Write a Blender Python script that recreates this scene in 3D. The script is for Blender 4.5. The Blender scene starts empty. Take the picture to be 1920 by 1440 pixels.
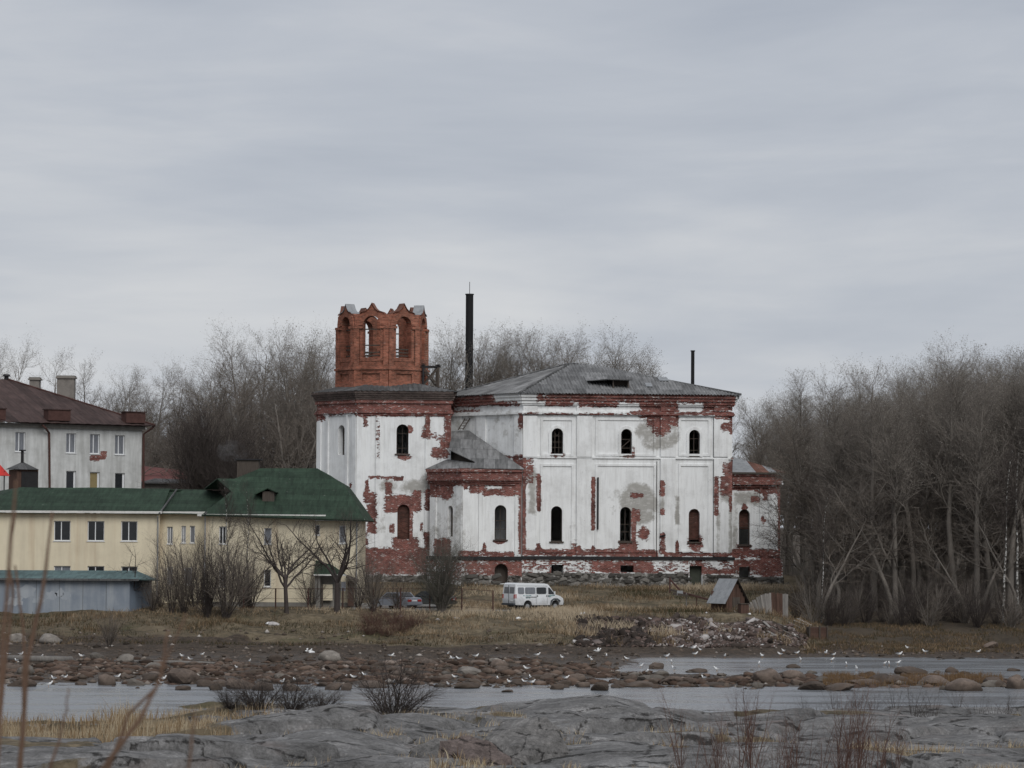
import bpy, bmesh, math, random
import numpy as np
from mathutils import Matrix, Vector
from mathutils.geometry import delaunay_2d_cdt

# ------------------------------------------------------------------ camera, sky, sun, exposure
SC = bpy.context.scene
COL = SC.collection
F = 5700.0            # focal length in photograph pixels (photograph 1920 wide)
CAMZ = 9.0            # camera height above the river
PITCH = math.atan(280.0 / F)
ROLL = math.radians(0.35)
CAM_M = Matrix.Rotation(math.radians(90) + PITCH, 3, 'X') @ Matrix.Rotation(ROLL, 3, 'Z')
cam_d = bpy.data.cameras.new('camera')
cam_d.sensor_width = 36.0
cam_d.lens = F / 1920.0 * 36.0
cam_d.clip_start = 0.5
cam_d.clip_end = 9000.0
cam_d.dof.use_dof = True
cam_d.dof.focus_distance = 268.0
cam_d.dof.aperture_fstop = 6.3
cam = bpy.data.objects.new('camera', cam_d)
COL.objects.link(cam)
cam.matrix_world = Matrix.Translation((0, 0, CAMZ)) @ CAM_M.to_4x4()
SC.camera = cam

SUN_TO = Vector((0.30, -0.85, 0.80)).normalized()      # towards the light behind the clouds
world = bpy.data.worlds.new('World')
SC.world = world
world.use_nodes = True
wn = world.node_tree
wn.nodes.clear()


def nd(nt, typ, props=None, ins=None):
    n = nt.nodes.new(typ)
    for k, v in (props or {}).items():
        setattr(n, k, v)
    for k, v in (ins or {}).items():
        s = n.inputs[k]
        if isinstance(v, bpy.types.NodeSocket):
            nt.links.new(v, s)
        else:
            s.default_value = v
    return n


def ramp(nt, fac, stops):
    n = nt.nodes.new('ShaderNodeValToRGB')
    nt.links.new(fac, n.inputs[0])
    el = n.color_ramp.elements
    while len(el) > 1:
        el.remove(el[-1])
    for i, (p, c) in enumerate(stops):
        if i == 0:
            e = el[0]
            e.position = p
        else:
            e = el.new(p)
        if isinstance(c, (int, float)):
            c = (c, c, c)
        e.color = (c[0], c[1], c[2], 1)
    return n.outputs[0]


def rampv(nt, fac, a, b):
    return ramp(nt, fac, [(a, 0.0), (b, 1.0)])


def mixc(nt, fac, a, b, blend='MIX'):
    n = nt.nodes.new('ShaderNodeMix')
    n.data_type = 'RGBA'
    n.blend_type = blend
    for s, v in ((n.inputs[0], fac), (n.inputs[6], a), (n.inputs[7], b)):
        if isinstance(v, bpy.types.NodeSocket):
            nt.links.new(v, s)
        elif isinstance(v, (int, float)):
            s.default_value = v if s.type == 'VALUE' else (v, v, v, 1)
        else:
            s.default_value = (v[0], v[1], v[2], 1)
    return n.outputs[2]


def math_(nt, op, a, b=0.0, clamp=False):
    n = nt.nodes.new('ShaderNodeMath')
    n.operation = op
    n.use_clamp = clamp
    for s, v in ((n.inputs[0], a), (n.inputs[1], b)):
        if isinstance(v, bpy.types.NodeSocket):
            nt.links.new(v, s)
        else:
            s.default_value = v
    return n.outputs[0]


def mapping(nt, vec, scale=(1, 1, 1), loc=(0, 0, 0), rot=(0, 0, 0)):
    return nd(nt, 'ShaderNodeMapping', None, {'Vector': vec, 'Scale': scale, 'Location': loc, 'Rotation': rot}).outputs[0]


def noise(nt, vec, scale, detail=4.0, rough=0.55, dist=0.0):
    return nd(nt, 'ShaderNodeTexNoise', None, {'Vector': vec, 'Scale': scale, 'Detail': detail, 'Roughness': rough,
                                               'Distortion': dist}).outputs[0]


tc = nd(wn, 'ShaderNodeTexCoord')
sky = nd(wn, 'ShaderNodeTexSky', {'sky_type': 'NISHITA', 'sun_disc': False})
sky.sun_elevation = math.asin(SUN_TO.z)
sky.sun_rotation = math.atan2(SUN_TO.x, SUN_TO.y)
dirv = tc.outputs['Generated']
c1 = noise(wn, mapping(wn, dirv, (3.6, 3.6, 14.0), (0.37, 0, 0.36)), 1.0, 7.0, 0.54, 0.45)
c2 = noise(wn, mapping(wn, dirv, (7.0, 7.0, 46.0), (3.1, 0, 1.15)), 1.0, 5.0, 0.5, 0.5)
cm = math_(wn, 'ADD', math_(wn, 'MULTIPLY', c1, 0.72), math_(wn, 'MULTIPLY', c2, 0.28))
cloud = ramp(wn, cm, [(0.31, (0.340, 0.372, 0.432)), (0.49, (0.438, 0.464, 0.512)), (0.66, (0.575, 0.584, 0.602))])
skys = mixc(wn, 1.0, sky.outputs[0], (0.1, 0.1, 0.1), 'MULTIPLY')
veil = mixc(wn, 0.96, skys, cloud)
bg = nd(wn, 'ShaderNodeBackground', None, {'Color': veil, 'Strength': 1.0})
wo = nd(wn, 'ShaderNodeOutputWorld', None, {'Surface': bg.outputs[0]})

sun_d = bpy.data.lights.new('sun', 'SUN')
sun_d.energy = 1.5
sun_d.angle = math.radians(38)
sun_d.color = (1.0, 0.98, 0.95)
sun = bpy.data.objects.new('sun', sun_d)
COL.objects.link(sun)
sun.rotation_euler = (-SUN_TO).to_track_quat('-Z', 'Y').to_euler()
sun.location = (20, -40, 60)

SC.view_settings.view_transform = 'Standard'
SC.view_settings.look = 'None'
SC.view_settings.gamma = 1.0
SC.view_settings.exposure = 0.15
SC.view_settings.use_curve_mapping = False
SC.render.engine = 'CYCLES'
SC.cycles.max_bounces = 6
SC.cycles.diffuse_bounces = 3
SC.cycles.transparent_max_bounces = 8
SC.cycles.use_denoising = True

# ------------------------------------------------------------------ helpers
def ray(px, py):
    v = CAM_M @ Vector(((px - 960.0) / F, (720.0 - py) / F, -1.0))
    return v.x / v.y, v.z / v.y


def at(px, py, Y):
    sx, sz = ray(px, py)
    return Vector((sx * Y, Y, CAMZ + sz * Y))


WM = {}


def put(o, name_label=None, parent=None, W=None):
    COL.objects.link(o)
    W = W if W is not None else Matrix.Identity(4)
    WM[o.name] = W
    if parent is not None:
        o.parent = parent
        o.matrix_basis = WM[parent.name].inverted() @ W
    else:
        o.matrix_basis = W
    return o


def tag(o, label=None, cat=None, group=None, kind=None):
    if label:
        o['label'] = label
    if cat:
        o['category'] = cat
    if group:
        o['group'] = group
    if kind:
        o['kind'] = kind
    return o


def empty(name, loc, rz=0.0, label=None, cat=None, group=None):
    o = bpy.data.objects.new(name, None)
    o.empty_display_size = 0.3
    put(o, None, None, Matrix.Translation(loc) @ Matrix.Rotation(rz, 4, 'Z'))
    return tag(o, label, cat, group)


def mesh(name, verts, faces, mat=None, smooth=False):
    me = bpy.data.meshes.new(name)
    me.from_pydata([tuple(v) for v in verts], [], [tuple(f) for f in faces])
    if mat is not None:
        me.materials.append(mat)
    if smooth:
        me.polygons.foreach_set('use_smooth', [True] * len(me.polygons))
    me.update()
    return me


def fast_mesh(name, V, Fc, mat=None, smooth=False):
    """V (n,3) array, Fc (m,k) array with k constant"""
    V = np.asarray(V, dtype=np.float32)
    Fc = np.asarray(Fc, dtype=np.int32)
    me = bpy.data.meshes.new(name)
    k = Fc.shape[1]
    me.vertices.add(len(V))
    me.vertices.foreach_set('co', V.ravel())
    me.loops.add(Fc.size)
    me.loops.foreach_set('vertex_index', Fc.ravel())
    me.polygons.add(len(Fc))
    me.polygons.foreach_set('loop_start', np.arange(0, Fc.size, k, dtype=np.int32))
    me.polygons.foreach_set('loop_total', np.full(len(Fc), k, dtype=np.int32))
    if smooth:
        me.polygons.foreach_set('use_smooth', np.ones(len(Fc), dtype=bool))
    if mat is not None:
        me.materials.append(mat)
    me.update()
    me.validate()
    return me


def attr(me, name, vals):
    a = me.attributes.new(name, 'FLOAT', 'POINT')
    a.data.foreach_set('value', np.asarray(vals, dtype=np.float32))


def obj(name, me, parent=None, W=None):
    o = bpy.data.objects.new(name, me)
    return put(o, None, parent, W)


def clone(o, parent=None, W=None):
    c = o.copy()
    return put(c, None, parent, W)


class Geo:
    """collects boxes, tubes and polygons into one mesh"""
    def __init__(s):
        s.v = []
        s.f = []

    def add(s, vs, fs):
        b = len(s.v)
        s.v += [tuple(v) for v in vs]
        s.f += [tuple(i + b for i in f) for f in fs]
        return s

    def box(s, x0, x1, y0, y1, z0, z1, M=None):
        vs = [Vector((x, y, z)) for z in (z0, z1) for y in (y0, y1) for x in (x0, x1)]
        if M is not None:
            vs = [M @ v for v in vs]
        return s.add(vs, [(0, 2, 3, 1), (4, 5, 7, 6), (0, 1, 5, 4), (2, 6, 7, 3), (0, 4, 6, 2), (1, 3, 7, 5)])

    def bar(s, a, b, w, h=None):
        a = Vector(a)
        b = Vector(b)
        h = h or w
        d = (b - a)
        L = d.length
        q = d.to_track_quat('X', 'Z').to_matrix().to_4x4()
        M = Matrix.Translation(a) @ q
        return s.box(0, L, -w / 2, w / 2, -h / 2, h / 2, M)

    def tube(s, pts, rads, n=8, caps=True):
        pts = [Vector(p) for p in pts]
        if isinstance(rads, (int, float)):
            rads = [rads] * len(pts)
        b = len(s.v)
        up = Vector((0.13, 0.31, 0.94)).normalized()
        for i, p in enumerate(pts):
            d = (pts[min(i + 1, len(pts) - 1)] - pts[max(i - 1, 0)]).normalized()
            u = d.cross(up)
            if u.length < 1e-3:
                u = d.cross(Vector((1, 0, 0)))
            u.normalize()
            w = d.cross(u)
            for k in range(n):
                t = 2 * math.pi * k / n
                s.v.append(tuple(p + (u * math.cos(t) + w * math.sin(t)) * rads[i]))
        for i in range(len(pts) - 1):
            for k in range(n):
                a = b + i * n + k
                c = b + i * n + (k + 1) % n
                s.f.append((a, c, c + n, a + n))
        if caps:
            s.f.append(tuple(b + k for k in range(n))[::-1])
            s.f.append(tuple(b + (len(pts) - 1) * n + k for k in range(n)))
        return s

    def poly(s, pts):
        return s.add(pts, [tuple(range(len(pts)))])

    def slab(s, pts, t):
        """polygon pts given thickness t along its normal (downwards)"""
        pts = [Vector(p) for p in pts]
        nrm = Vector((0, 0, 0))
        for i in range(len(pts)):
            a, b = pts[i], pts[(i + 1) % len(pts)]
            nrm += a.cross(b)
        nrm.normalize()
        if nrm.z < 0:
            nrm = -nrm
        n = len(pts)
        low = [p - nrm * t for p in pts]
        fs = [tuple(range(n)), tuple(range(2 * n - 1, n - 1, -1))]
        for i in range(n):
            j = (i + 1) % n
            fs.append((i, i + n, j + n, j))
        return s.add(pts + low, fs)

    def make(s, name, mat, parent=None, W=None, smooth=False):
        me = mesh(name, s.v, s.f, mat, smooth)
        bm = bmesh.new()
        bm.from_mesh(me)
        bmesh.ops.recalc_face_normals(bm, faces=bm.faces)
        bm.to_mesh(me)
        bm.free()
        return obj(name, me, parent, W)


def in_poly(pts, P):
    """vectorised point in polygon, pts (n,2), P list of (x,y)"""
    x, y = pts[:, 0], pts[:, 1]
    ins = np.zeros(len(pts), bool)
    n = len(P)
    j = n - 1
    for i in range(n):
        xi, yi = P[i]
        xj, yj = P[j]
        if yi != yj:
            c = ((yi > y) != (yj > y)) & (x < (xj - xi) * (y - yi) / (yj - yi) + xi)
            ins ^= c
        j = i
    return ins


def plate_data(outline, holes=(), y0=0.0, y1=0.3, step=None, hole_depth=None):
    """flat plate in local x (along) / z (up) standing between depth y0 (outside) and y1, with real openings"""
    V = []
    E = []

    def loop(P):
        b = len(V)
        for p in P:
            V.append((p[0], p[1]))
        for i in range(len(P)):
            E.append((b + i, b + (i + 1) % len(P)))

    def dens(P):
        if not step:
            return list(P)
        out = []
        for i in range(len(P)):
            a, b = P[i], P[(i + 1) % len(P)]
            L = math.hypot(b[0] - a[0], b[1] - a[1])
            n = max(1, int(L / (step * 1.5)))
            for k in range(n):
                out.append((a[0] + (b[0] - a[0]) * k / n, a[1] + (b[1] - a[1]) * k / n))
        return out
    outline = dens(outline)
    holes = [dens(h) for h in holes]
    loop(outline)
    for h in holes:
        loop(h)
    if step:
        xs = [p[0] for p in outline]
        zs = [p[1] for p in outline]
        gx = np.arange(min(xs) + step * 0.7, max(xs) - step * 0.4, step)
        gz_ = np.arange(min(zs) + step * 0.7, max(zs) - step * 0.4, step)
        if len(gx) and len(gz_):
            G = np.stack(np.meshgrid(gx, gz_), -1).reshape(-1, 2)
            G[:, 0] += (np.arange(len(G)) % 7 - 3) * step * 0.02
            keep = in_poly(G, outline)
            for h in holes:
                hh = np.array(h)
                c = hh.mean(0)
                big = [tuple(c + (q - c) * (1 + step * 0.5 / max(0.2, np.linalg.norm(q - c)))) for q in hh]
                keep &= ~in_poly(G, big)
            V += [tuple(g) for g in G[keep]]
    vs, es, fs, ov, oe, of = delaunay_2d_cdt([Vector(v) for v in V], E, [], 0, 1e-5)
    P = np.array([(v.x, v.y) for v in vs])
    T = np.array([tuple(f) for f in fs], dtype=np.int64)
    cen = P[T].mean(1)
    keep = in_poly(cen, outline)
    for h in holes:
        keep &= ~in_poly(cen, h)
    T = T[keep]
    a = P[T]
    area = (a[:, 1, 0] - a[:, 0, 0]) * (a[:, 2, 1] - a[:, 0, 1]) - (a[:, 2, 0] - a[:, 0, 0]) * (a[:, 1, 1] - a[:, 0, 1])
    T[area < 0] = T[area < 0][:, ::-1]
    n = len(P)
    verts = [(p[0], y0, p[1]) for p in P]
    faces = [tuple(int(i) for i in t) for t in T]           # outward (-y)
    cnt = {}
    for t in faces:
        for i in range(3):
            e = (t[i], t[(i + 1) % 3])
            cnt[e] = 1
    bound = [e for e in cnt if (e[1], e[0]) not in cnt]
    bset = sorted({i for e in bound for i in e})
    idx = {}
    for i in bset:
        idx[i] = len(verts)
        verts.append((P[i][0], y1, P[i][1]))
    for a_, b_ in bound:
        faces.append((b_, a_, idx[a_], idx[b_]))
    return verts, faces


def plate(name, mat, outline, holes=(), y0=0.0, y1=0.3, step=None, parent=None, W=None, field=None):
    v, f = plate_data(outline, holes, y0, y1, step)
    me = mesh(name, v, f, mat)
    if field is not None:
        A = np.array(v)
        pe, gr = field(A[:, 0], A[:, 2])
        attr(me, 'peel', pe)
        attr(me, 'grey', gr)
    return obj(name, me, parent, W)


def rect(u0, z0, u1, z1):
    return [(u0, z0), (u1, z0), (u1, z1), (u0, z1)]


def arch(u0, z0, u1, z1, n=12, squash=1.0):
    """round-headed opening, z1 = crown"""
    r = (u1 - u0) / 2
    h = r * squash
    c = (u0 + u1) / 2
    pts = [(u0, z0), (u1, z0)]
    for k in range(n + 1):
        t = math.pi * k / n
        pts.append((c + r * math.cos(t), z1 - h + h * math.sin(t)))
    return pts


class Plane:
    """a standing wall plane: local x along the wall, y into the building, z up (world height)"""
    def __init__(s, px0, Y0, a):
        sx, _ = ray(px0, 900)
        s.X0, s.Y0, s.a = sx * Y0, Y0, math.radians(a)
        s.ca, s.sa = math.cos(s.a), math.sin(s.a)
        s.W = Matrix.Translation((s.X0, s.Y0, 0)) @ Matrix.Rotation(s.a, 4, 'Z')
        s.patch = []
        s.gpatch = []
        s.base = -0.75

    def uz(s, px, py):
        sx, sz = ray(px, py)
        u = (sx * s.Y0 - s.X0) / (s.ca - sx * s.sa)
        return u, CAMZ + sz * (s.Y0 + u * s.sa)

    def u(s, px, py=900):
        return s.uz(px, py)[0]

    def z(s, px, py):
        return s.uz(px, py)[1]

    def rect(s, x0, y0, x1, y1):
        """photo rectangle (x0,y0 top-left) as wall rectangle"""
        ua, zb = s.uz(x0, (y0 + y1) / 2)[0], s.uz((x0 + x1) / 2, y1)[1]
        ub, zt = s.uz(x1, (y0 + y1) / 2)[0], s.uz((x0 + x1) / 2, y0)[1]
        return ua, zb, ub, zt

    def pt(s, u, z, y=0.0):
        return Vector((s.X0 + u * s.ca - y * s.sa, s.Y0 + u * s.sa + y * s.ca, z))

    def peel(s, *items):
        for it in items:
            s.patch.append(s._conv(it))
        return s

    def grey(s, *items):
        for it in items:
            s.gpatch.append(s._conv(it))
        return s

    def _conv(s, it):
        k, x0, y0, x1, y1 = it[:5]
        cap = it[5] if len(it) > 5 else 0.8
        if k == 'r':
            return ('r',) + s.rect(x0, y0, x1, y1) + (cap,)
        u, z = s.uz(x0, y0)
        m = (s.Y0 + u * s.sa) / F
        return ('e', u, z, x1 * m / max(0.3, s.ca), y1 * m, cap)

    @staticmethod
    def _sd(p, U, Z):
        if p[0] == 'r':
            _, u0, z0, u1, z1, cap = p
            dx = np.minimum(U - u0, u1 - U)
            dz = np.minimum(Z - z0, z1 - Z)
            d = np.where((dx > 0) & (dz > 0), np.minimum(dx, dz), -np.hypot(np.minimum(dx, 0), np.minimum(dz, 0)))
        else:
            _, cu, cz, ru, rz, cap = p
            q = np.hypot((U - cu) / ru, (Z - cz) / rz)
            d = (1 - q) * min(ru, rz)
        hm = min(abs(p[3] - p[1]), abs(p[4] - p[2])) / 2 if p[0] == 'r' else min(p[3], p[4])
        return np.minimum(d * min(5.0, max(1.6, 0.9 / max(hm, .05))), cap)

    def field(s, U, Z):
        pe = np.full(len(U), s.base)
        for p in s.patch:
            pe = np.maximum(pe, s._sd(p, U, Z))
        gr = np.full(len(U), -0.8)
        for p in s.gpatch:
            gr = np.maximum(gr, s._sd(p, U, Z))
        return pe, gr

    def plate(s, name, mat, outline, holes=(), y0=0.0, y1=0.3, step=0.2, parent=None, wear=True):
        return plate(name, mat, outline, holes, y0, y1, step, parent, s.W, s.field if wear else None)


def vnoise(x, y, seed=0):
    """vectorised value noise, -1..1"""
    xi = np.floor(x).astype(np.int64)
    yi = np.floor(y).astype(np.int64)
    xf = x - xi
    yf = y - yi
    u = xf * xf * (3 - 2 * xf)
    v = yf * yf * (3 - 2 * yf)

    def h(a, b):
        n = (a * 374761393 + b * 668265263 + seed * 1274126177) & 0xffffffff
        n = ((n ^ (n >> 13)) * 1274126177) & 0xffffffff
        n = n ^ (n >> 16)
        return (n & 0xffff) / 32767.5 - 1.0
    return (h(xi, yi) * (1 - u) + h(xi + 1, yi) * u) * (1 - v) + (h(xi, yi + 1) * (1 - u) + h(xi + 1, yi + 1) * u) * v


def fbm(x, y, oct=4, seed=0, gain=0.5):
    s = 0
    a = 1.0
    for i in range(oct):
        s = s + a * vnoise(x, y, seed + i * 17)
        x = x * 2.03 + 5.1
        y = y * 2.03 + 1.7
        a *= gain
    return s


def smooth01(x, a, b):
    t = np.clip((x - a) / (b - a), 0, 1)
    return t * t * (3 - 2 * t)

# ------------------------------------------------------------------ materials
def new_mat(name):
    m = bpy.data.materials.new(name)
    m.use_nodes = True
    nt = m.node_tree
    nt.nodes.clear()
    out = nt.nodes.new('ShaderNodeOutputMaterial')
    b = nt.nodes.new('ShaderNodeBsdfPrincipled')
    nt.links.new(b.outputs[0], out.inputs[0])
    return m, nt, b


def setb(nt, b, color=None, rough=None, spec=None, normal=None, metal=None):
    for k, v in (('Base Color', color), ('Roughness', rough), ('Specular IOR Level', spec), ('Normal', normal), ('Metallic', metal)):
        if v is None:
            continue
        s = b.inputs[k]
        if isinstance(v, bpy.types.NodeSocket):
            nt.links.new(v, s)
        elif k == 'Base Color':
            s.default_value = (v[0], v[1], v[2], 1)
        else:
            s.default_value = v


def bump(nt, h, strength=0.4, dist=0.05):
    return nd(nt, 'ShaderNodeBump', None, {'Height': h, 'Strength': strength, 'Distance': dist}).outputs[0]


def ocoord(nt):
    return nd(nt, 'ShaderNodeTexCoord').outputs['Object']


def gcoord(nt):
    return nd(nt, 'ShaderNodeNewGeometry').outputs['Position']


def sc3(c, k):
    return (c[0] * k, c[1] * k, c[2] * k)


def simple(name, c, rough=0.8, var=0.35, scale=2.5, stretch=(1, 1, 1), spec=0.25, bmp=0.25, metal=None, per_object=0.0, world=False):
    m, nt, b = new_mat(name)
    v = mapping(nt, gcoord(nt) if world else ocoord(nt), stretch)
    n1 = noise(nt, v, scale, 6, 0.62)
    n2 = noise(nt, v, scale * 7, 4, 0.6)
    n = math_(nt, 'ADD', math_(nt, 'MULTIPLY', n1, 0.65), math_(nt, 'MULTIPLY', n2, 0.35))
    col = ramp(nt, n, [(0.28, sc3(c, 1 - var)), (0.5, c), (0.72, sc3(c, 1 + var * 0.8))])
    if per_object:
        r = nd(nt, 'ShaderNodeObjectInfo').outputs['Random']
        k = math_(nt, 'ADD', math_(nt, 'MULTIPLY', r, 2 * per_object), 1 - per_object)
        col = mixc(nt, 1.0, col, k, 'MULTIPLY')
    setb(nt, b, col, rough, spec, bump(nt, n2, bmp, 0.03), metal)
    return m


def brick_color(nt, v, base, mortar):
    """brick courses on a standing wall (local x along, z up)"""
    sep = nd(nt, 'ShaderNodeSeparateXYZ', None, {0: v})
    cmb = nd(nt, 'ShaderNodeCombineXYZ', None, {0: sep.outputs[0], 1: sep.outputs[2], 2: 0.0})
    bt = nd(nt, 'ShaderNodeTexBrick', {'offset': 0.5}, {'Vector': cmb.outputs[0], 'Color1': (*sc3(base, 0.70), 1),
            'Color2': (*sc3(base, 1.30), 1), 'Mortar': (*mortar, 1), 'Scale': 1.0, 'Mortar Size': 0.012,
            'Brick Width': 0.28, 'Row Height': 0.09, 'Bias': 0.0})
    big = noise(nt, v, 0.55, 5, 0.6)
    fine = noise(nt, mapping(nt, v, (1, 1, 2.6)), 2.2, 5, 0.65)
    col = mixc(nt, 1.0, bt.outputs[0], ramp(nt, big, [(0.3, 0.62), (0.6, 1.1)]), 'MULTIPLY')
    col = mixc(nt, 1.0, col, ramp(nt, fine, [(0.3, 0.55), (0.55, 1.15)]), 'MULTIPLY')
    return col, bt.outputs[1]


def church_plaster(name, white=(0.83, 0.84, 0.835), brick=(0.195, 0.054, 0.043)):
    m, nt, b = new_mat(name)
    v = ocoord(nt)
    peel = nd(nt, 'ShaderNodeAttribute', {'attribute_name': 'peel'}).outputs['Fac']
    grey = nd(nt, 'ShaderNodeAttribute', {'attribute_name': 'grey'}).outputs['Fac']
    # plaster breaks away brick by brick: part of the break-up is sampled per brick
    sep = nd(nt, 'ShaderNodeSeparateXYZ', None, {0: v})
    row = math_(nt, 'FLOOR', math_(nt, 'DIVIDE', sep.outputs[2], 0.10))
    half = math_(nt, 'MULTIPLY', math_(nt, 'MODULO', row, 2.0), 0.16)
    colm = math_(nt, 'FLOOR', math_(nt, 'DIVIDE', math_(nt, 'ADD', sep.outputs[0], half), 0.32))
    cell = nd(nt, 'ShaderNodeCombineXYZ', None, {0: colm, 1: row, 2: 0.0}).outputs[0]
    wn_ = nd(nt, 'ShaderNodeTexWhiteNoise', {'noise_dimensions': '2D'}, {'Vector': cell}).outputs[0]
    nA = noise(nt, mapping(nt, v, (1.0, 1.0, 1.5)), 0.9, 8, 0.70)
    nB = noise(nt, mapping(nt, v, (1.0, 1.0, 2.6)), 4.2, 4, 0.6)
    nn = math_(nt, 'ADD', math_(nt, 'MULTIPLY', math_(nt, 'SUBTRACT', nA, 0.5), 2.1), math_(nt, 'MULTIPLY', math_(nt, 'SUBTRACT', nB, 0.5), 1.3))
    nn = math_(nt, 'ADD', nn, math_(nt, 'MULTIPLY', math_(nt, 'SUBTRACT', wn_, 0.5), 0.5))
    pm = rampv(nt, math_(nt, 'ADD', peel, math_(nt, 'MULTIPLY', nn, 0.62)), 0.0, 0.06)
    nC = noise(nt, mapping(nt, v, (1, 1, 1), (7, 3, 1)), 0.8, 8, 0.72)
    gm = rampv(nt, math_(nt, 'ADD', grey, math_(nt, 'MULTIPLY', math_(nt, 'SUBTRACT', nC, 0.5), 3.2)), -0.35, 0.55)
    streak = noise(nt, mapping(nt, v, (3.2, 3.2, 0.30)), 1.0, 7, 0.66)
    blot = noise(nt, v, 0.42, 8, 0.68)
    wcol = mixc(nt, ramp(nt, streak, [(0.46, 0.0), (0.76, 0.42)]), white, (0.40, 0.39, 0.37))
    wcol = mixc(nt, ramp(nt, blot, [(0.47, 0.0), (0.74, 0.55)]), wcol, (0.42, 0.415, 0.40))
    spk = noise(nt, v, 7.5, 3, 0.7)
    wcol = mixc(nt, ramp(nt, spk, [(0.64, 0.0), (0.72, 0.5)]), wcol, (0.17, 0.155, 0.145))
    # single fallen-out bricks
    cl = noise(nt, mapping(nt, v, (1, 1, 1), (13, 1, 5)), 0.45, 5, 0.6)
    chip = rampv(nt, math_(nt, 'ADD', wn_, math_(nt, 'MULTIPLY', cl, 0.22)), 1.065, 1.075)
    gcol = mixc(nt, noise(nt, v, 2.5, 6, 0.7), (0.27, 0.26, 0.24), (0.50, 0.49, 0.46))
    gcol = mixc(nt, math_(nt, 'MULTIPLY', rampv(nt, wn_, 0.80, 0.86), 0.35), gcol, (0.62, 0.61, 0.59))
    wcol = mixc(nt, gm, wcol, gcol)
    wcol = mixc(nt, math_(nt, 'MULTIPLY', chip, 0.85), wcol, (0.085, 0.040, 0.034))
    bcol, bfac = brick_color(nt, v, brick, (0.27, 0.20, 0.175))
    dk = noise(nt, mapping(nt, v, (1, 1, 1.3), (3, 8, 2)), 0.5, 6, 0.65)
    bcol = mixc(nt, ramp(nt, dk, [(0.48, 0.0), (0.70, 0.65)]), bcol, (0.055, 0.027, 0.027))
    rem = rampv(nt, math_(nt, 'ADD', noise(nt, mapping(nt, v, (1, 1, 2.6)), 2.6, 6, 0.74), math_(nt, 'MULTIPLY', wn_, 0.08)), 0.625, 0.655)
    bcol = mixc(nt, math_(nt, 'MULTIPLY', rem, 0.8), bcol, (0.60, 0.575, 0.55))
    col = mixc(nt, pm, wcol, bcol)
    h = math_(nt, 'SUBTRACT', math_(nt, 'MULTIPLY', spk, 0.12), math_(nt, 'MULTIPLY', math_(nt, 'MAXIMUM', pm, chip), 0.7))
    setb(nt, b, col, 0.92, 0.12, bump(nt, h, 0.9, 0.08))
    return m


def brick_mat(name, base, mortar, dirt=0.5, soot=(0.05, 0.04, 0.035)):
    m, nt, b = new_mat(name)
    v = ocoord(nt)
    col, fac = brick_color(nt, v, base, mortar)
    d = noise(nt, mapping(nt, v, (1, 1, 0.6)), 0.8, 6, 0.65)
    col = mixc(nt, ramp(nt, d, [(0.45, 0.0), (0.75, dirt)]), col, soot)
    pale = noise(nt, mapping(nt, v, (1, 1, 2.5)), 2.6, 5, 0.7)
    col = mixc(nt, ramp(nt, pale, [(0.64, 0.0), (0.72, 0.55)]), col, (0.5, 0.42, 0.37))
    setb(nt, b, col, 0.92, 0.12, bump(nt, fac, 0.5, -0.03))
    return m


def roof_sheets(name, c, sx=1.1, sz=1.7, var=0.3, seam=0.5):
    """sheets laid in rows; local x along the eave, local y up the slope"""
    m, nt, b = new_mat(name)
    v = ocoord(nt)
    bt = nd(nt, 'ShaderNodeTexBrick', {'offset': 0.35}, {'Vector': v, 'Color1': (*sc3(c, 1 - var), 1), 'Color2': (*sc3(c, 1 + var), 1),
            'Mortar': (*sc3(c, seam), 1), 'Scale': 1.0, 'Mortar Size': 0.022, 'Brick Width': sx, 'Row Height': sz, 'Bias': -0.1})
    big = noise(nt, v, 0.4, 6, 0.65)
    st = noise(nt, mapping(nt, v, (3.0, 0.35, 1)), 1.2, 6, 0.65)
    col = mixc(nt, 1.0, bt.outputs[0], ramp(nt, big, [(0.3, 0.68), (0.62, 1.15)]), 'MULTIPLY')
    col = mixc(nt, 1.0, col, ramp(nt, st, [(0.28, 0.55), (0.6, 1.12)]), 'MULTIPLY')
    lich = noise(nt, v, 2.4, 6, 0.7)
    col = mixc(nt, ramp(nt, lich, [(0.62, 0.0), (0.75, 0.4)]), col, (0.30, 0.30, 0.27))
    setb(nt, b, col, 0.85, 0.2, bump(nt, bt.outputs[1], 0.4, -0.03))
    return m


M_CHURCH = church_plaster('church_plaster')
M_BELFRY = brick_mat('belfry_brick', (0.30, 0.098, 0.060), (0.30, 0.20, 0.15), 0.45)
M_INFILL = brick_mat('infill_brick', (0.10, 0.038, 0.030), (0.10, 0.075, 0.06), 0.8)
M_SOOTB = brick_mat('sooty_brick', (0.085, 0.062, 0.055), (0.14, 0.12, 0.11), 0.6)
M_SLATE = roof_sheets('slate_sheets', (0.205, 0.205, 0.205))
M_SLATED = roof_sheets('dark_slate_sheets', (0.115, 0.115, 0.115), 0.9, 1.5)
M_STONE = simple('foundation_stone', (0.115, 0.108, 0.098), 0.95, 0.55, 1.3, bmp=0.6, per_object=0.55)
M_LIME = None
M_IRON = simple('dark_iron', (0.022, 0.021, 0.022), 0.65, 0.4)
M_WOODD = simple('dark_timber', (0.075, 0.062, 0.052), 0.9, 0.45, 2.0, (6, 6, 0.7))
M_WOODG = simple('grey_weathered_wood', (0.22, 0.205, 0.19), 0.92, 0.45, 2.0, (5, 5, 0.6), per_object=0.3)
M_WOODB = simple('brown_painted_boards', (0.085, 0.050, 0.038), 0.85, 0.45, 2.0, (5, 5, 0.6), per_object=0.22)
M_ZINC = simple('old_zinc', (0.30, 0.31, 0.32), 0.55, 0.4, 2.0, metal=0.3)
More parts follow.
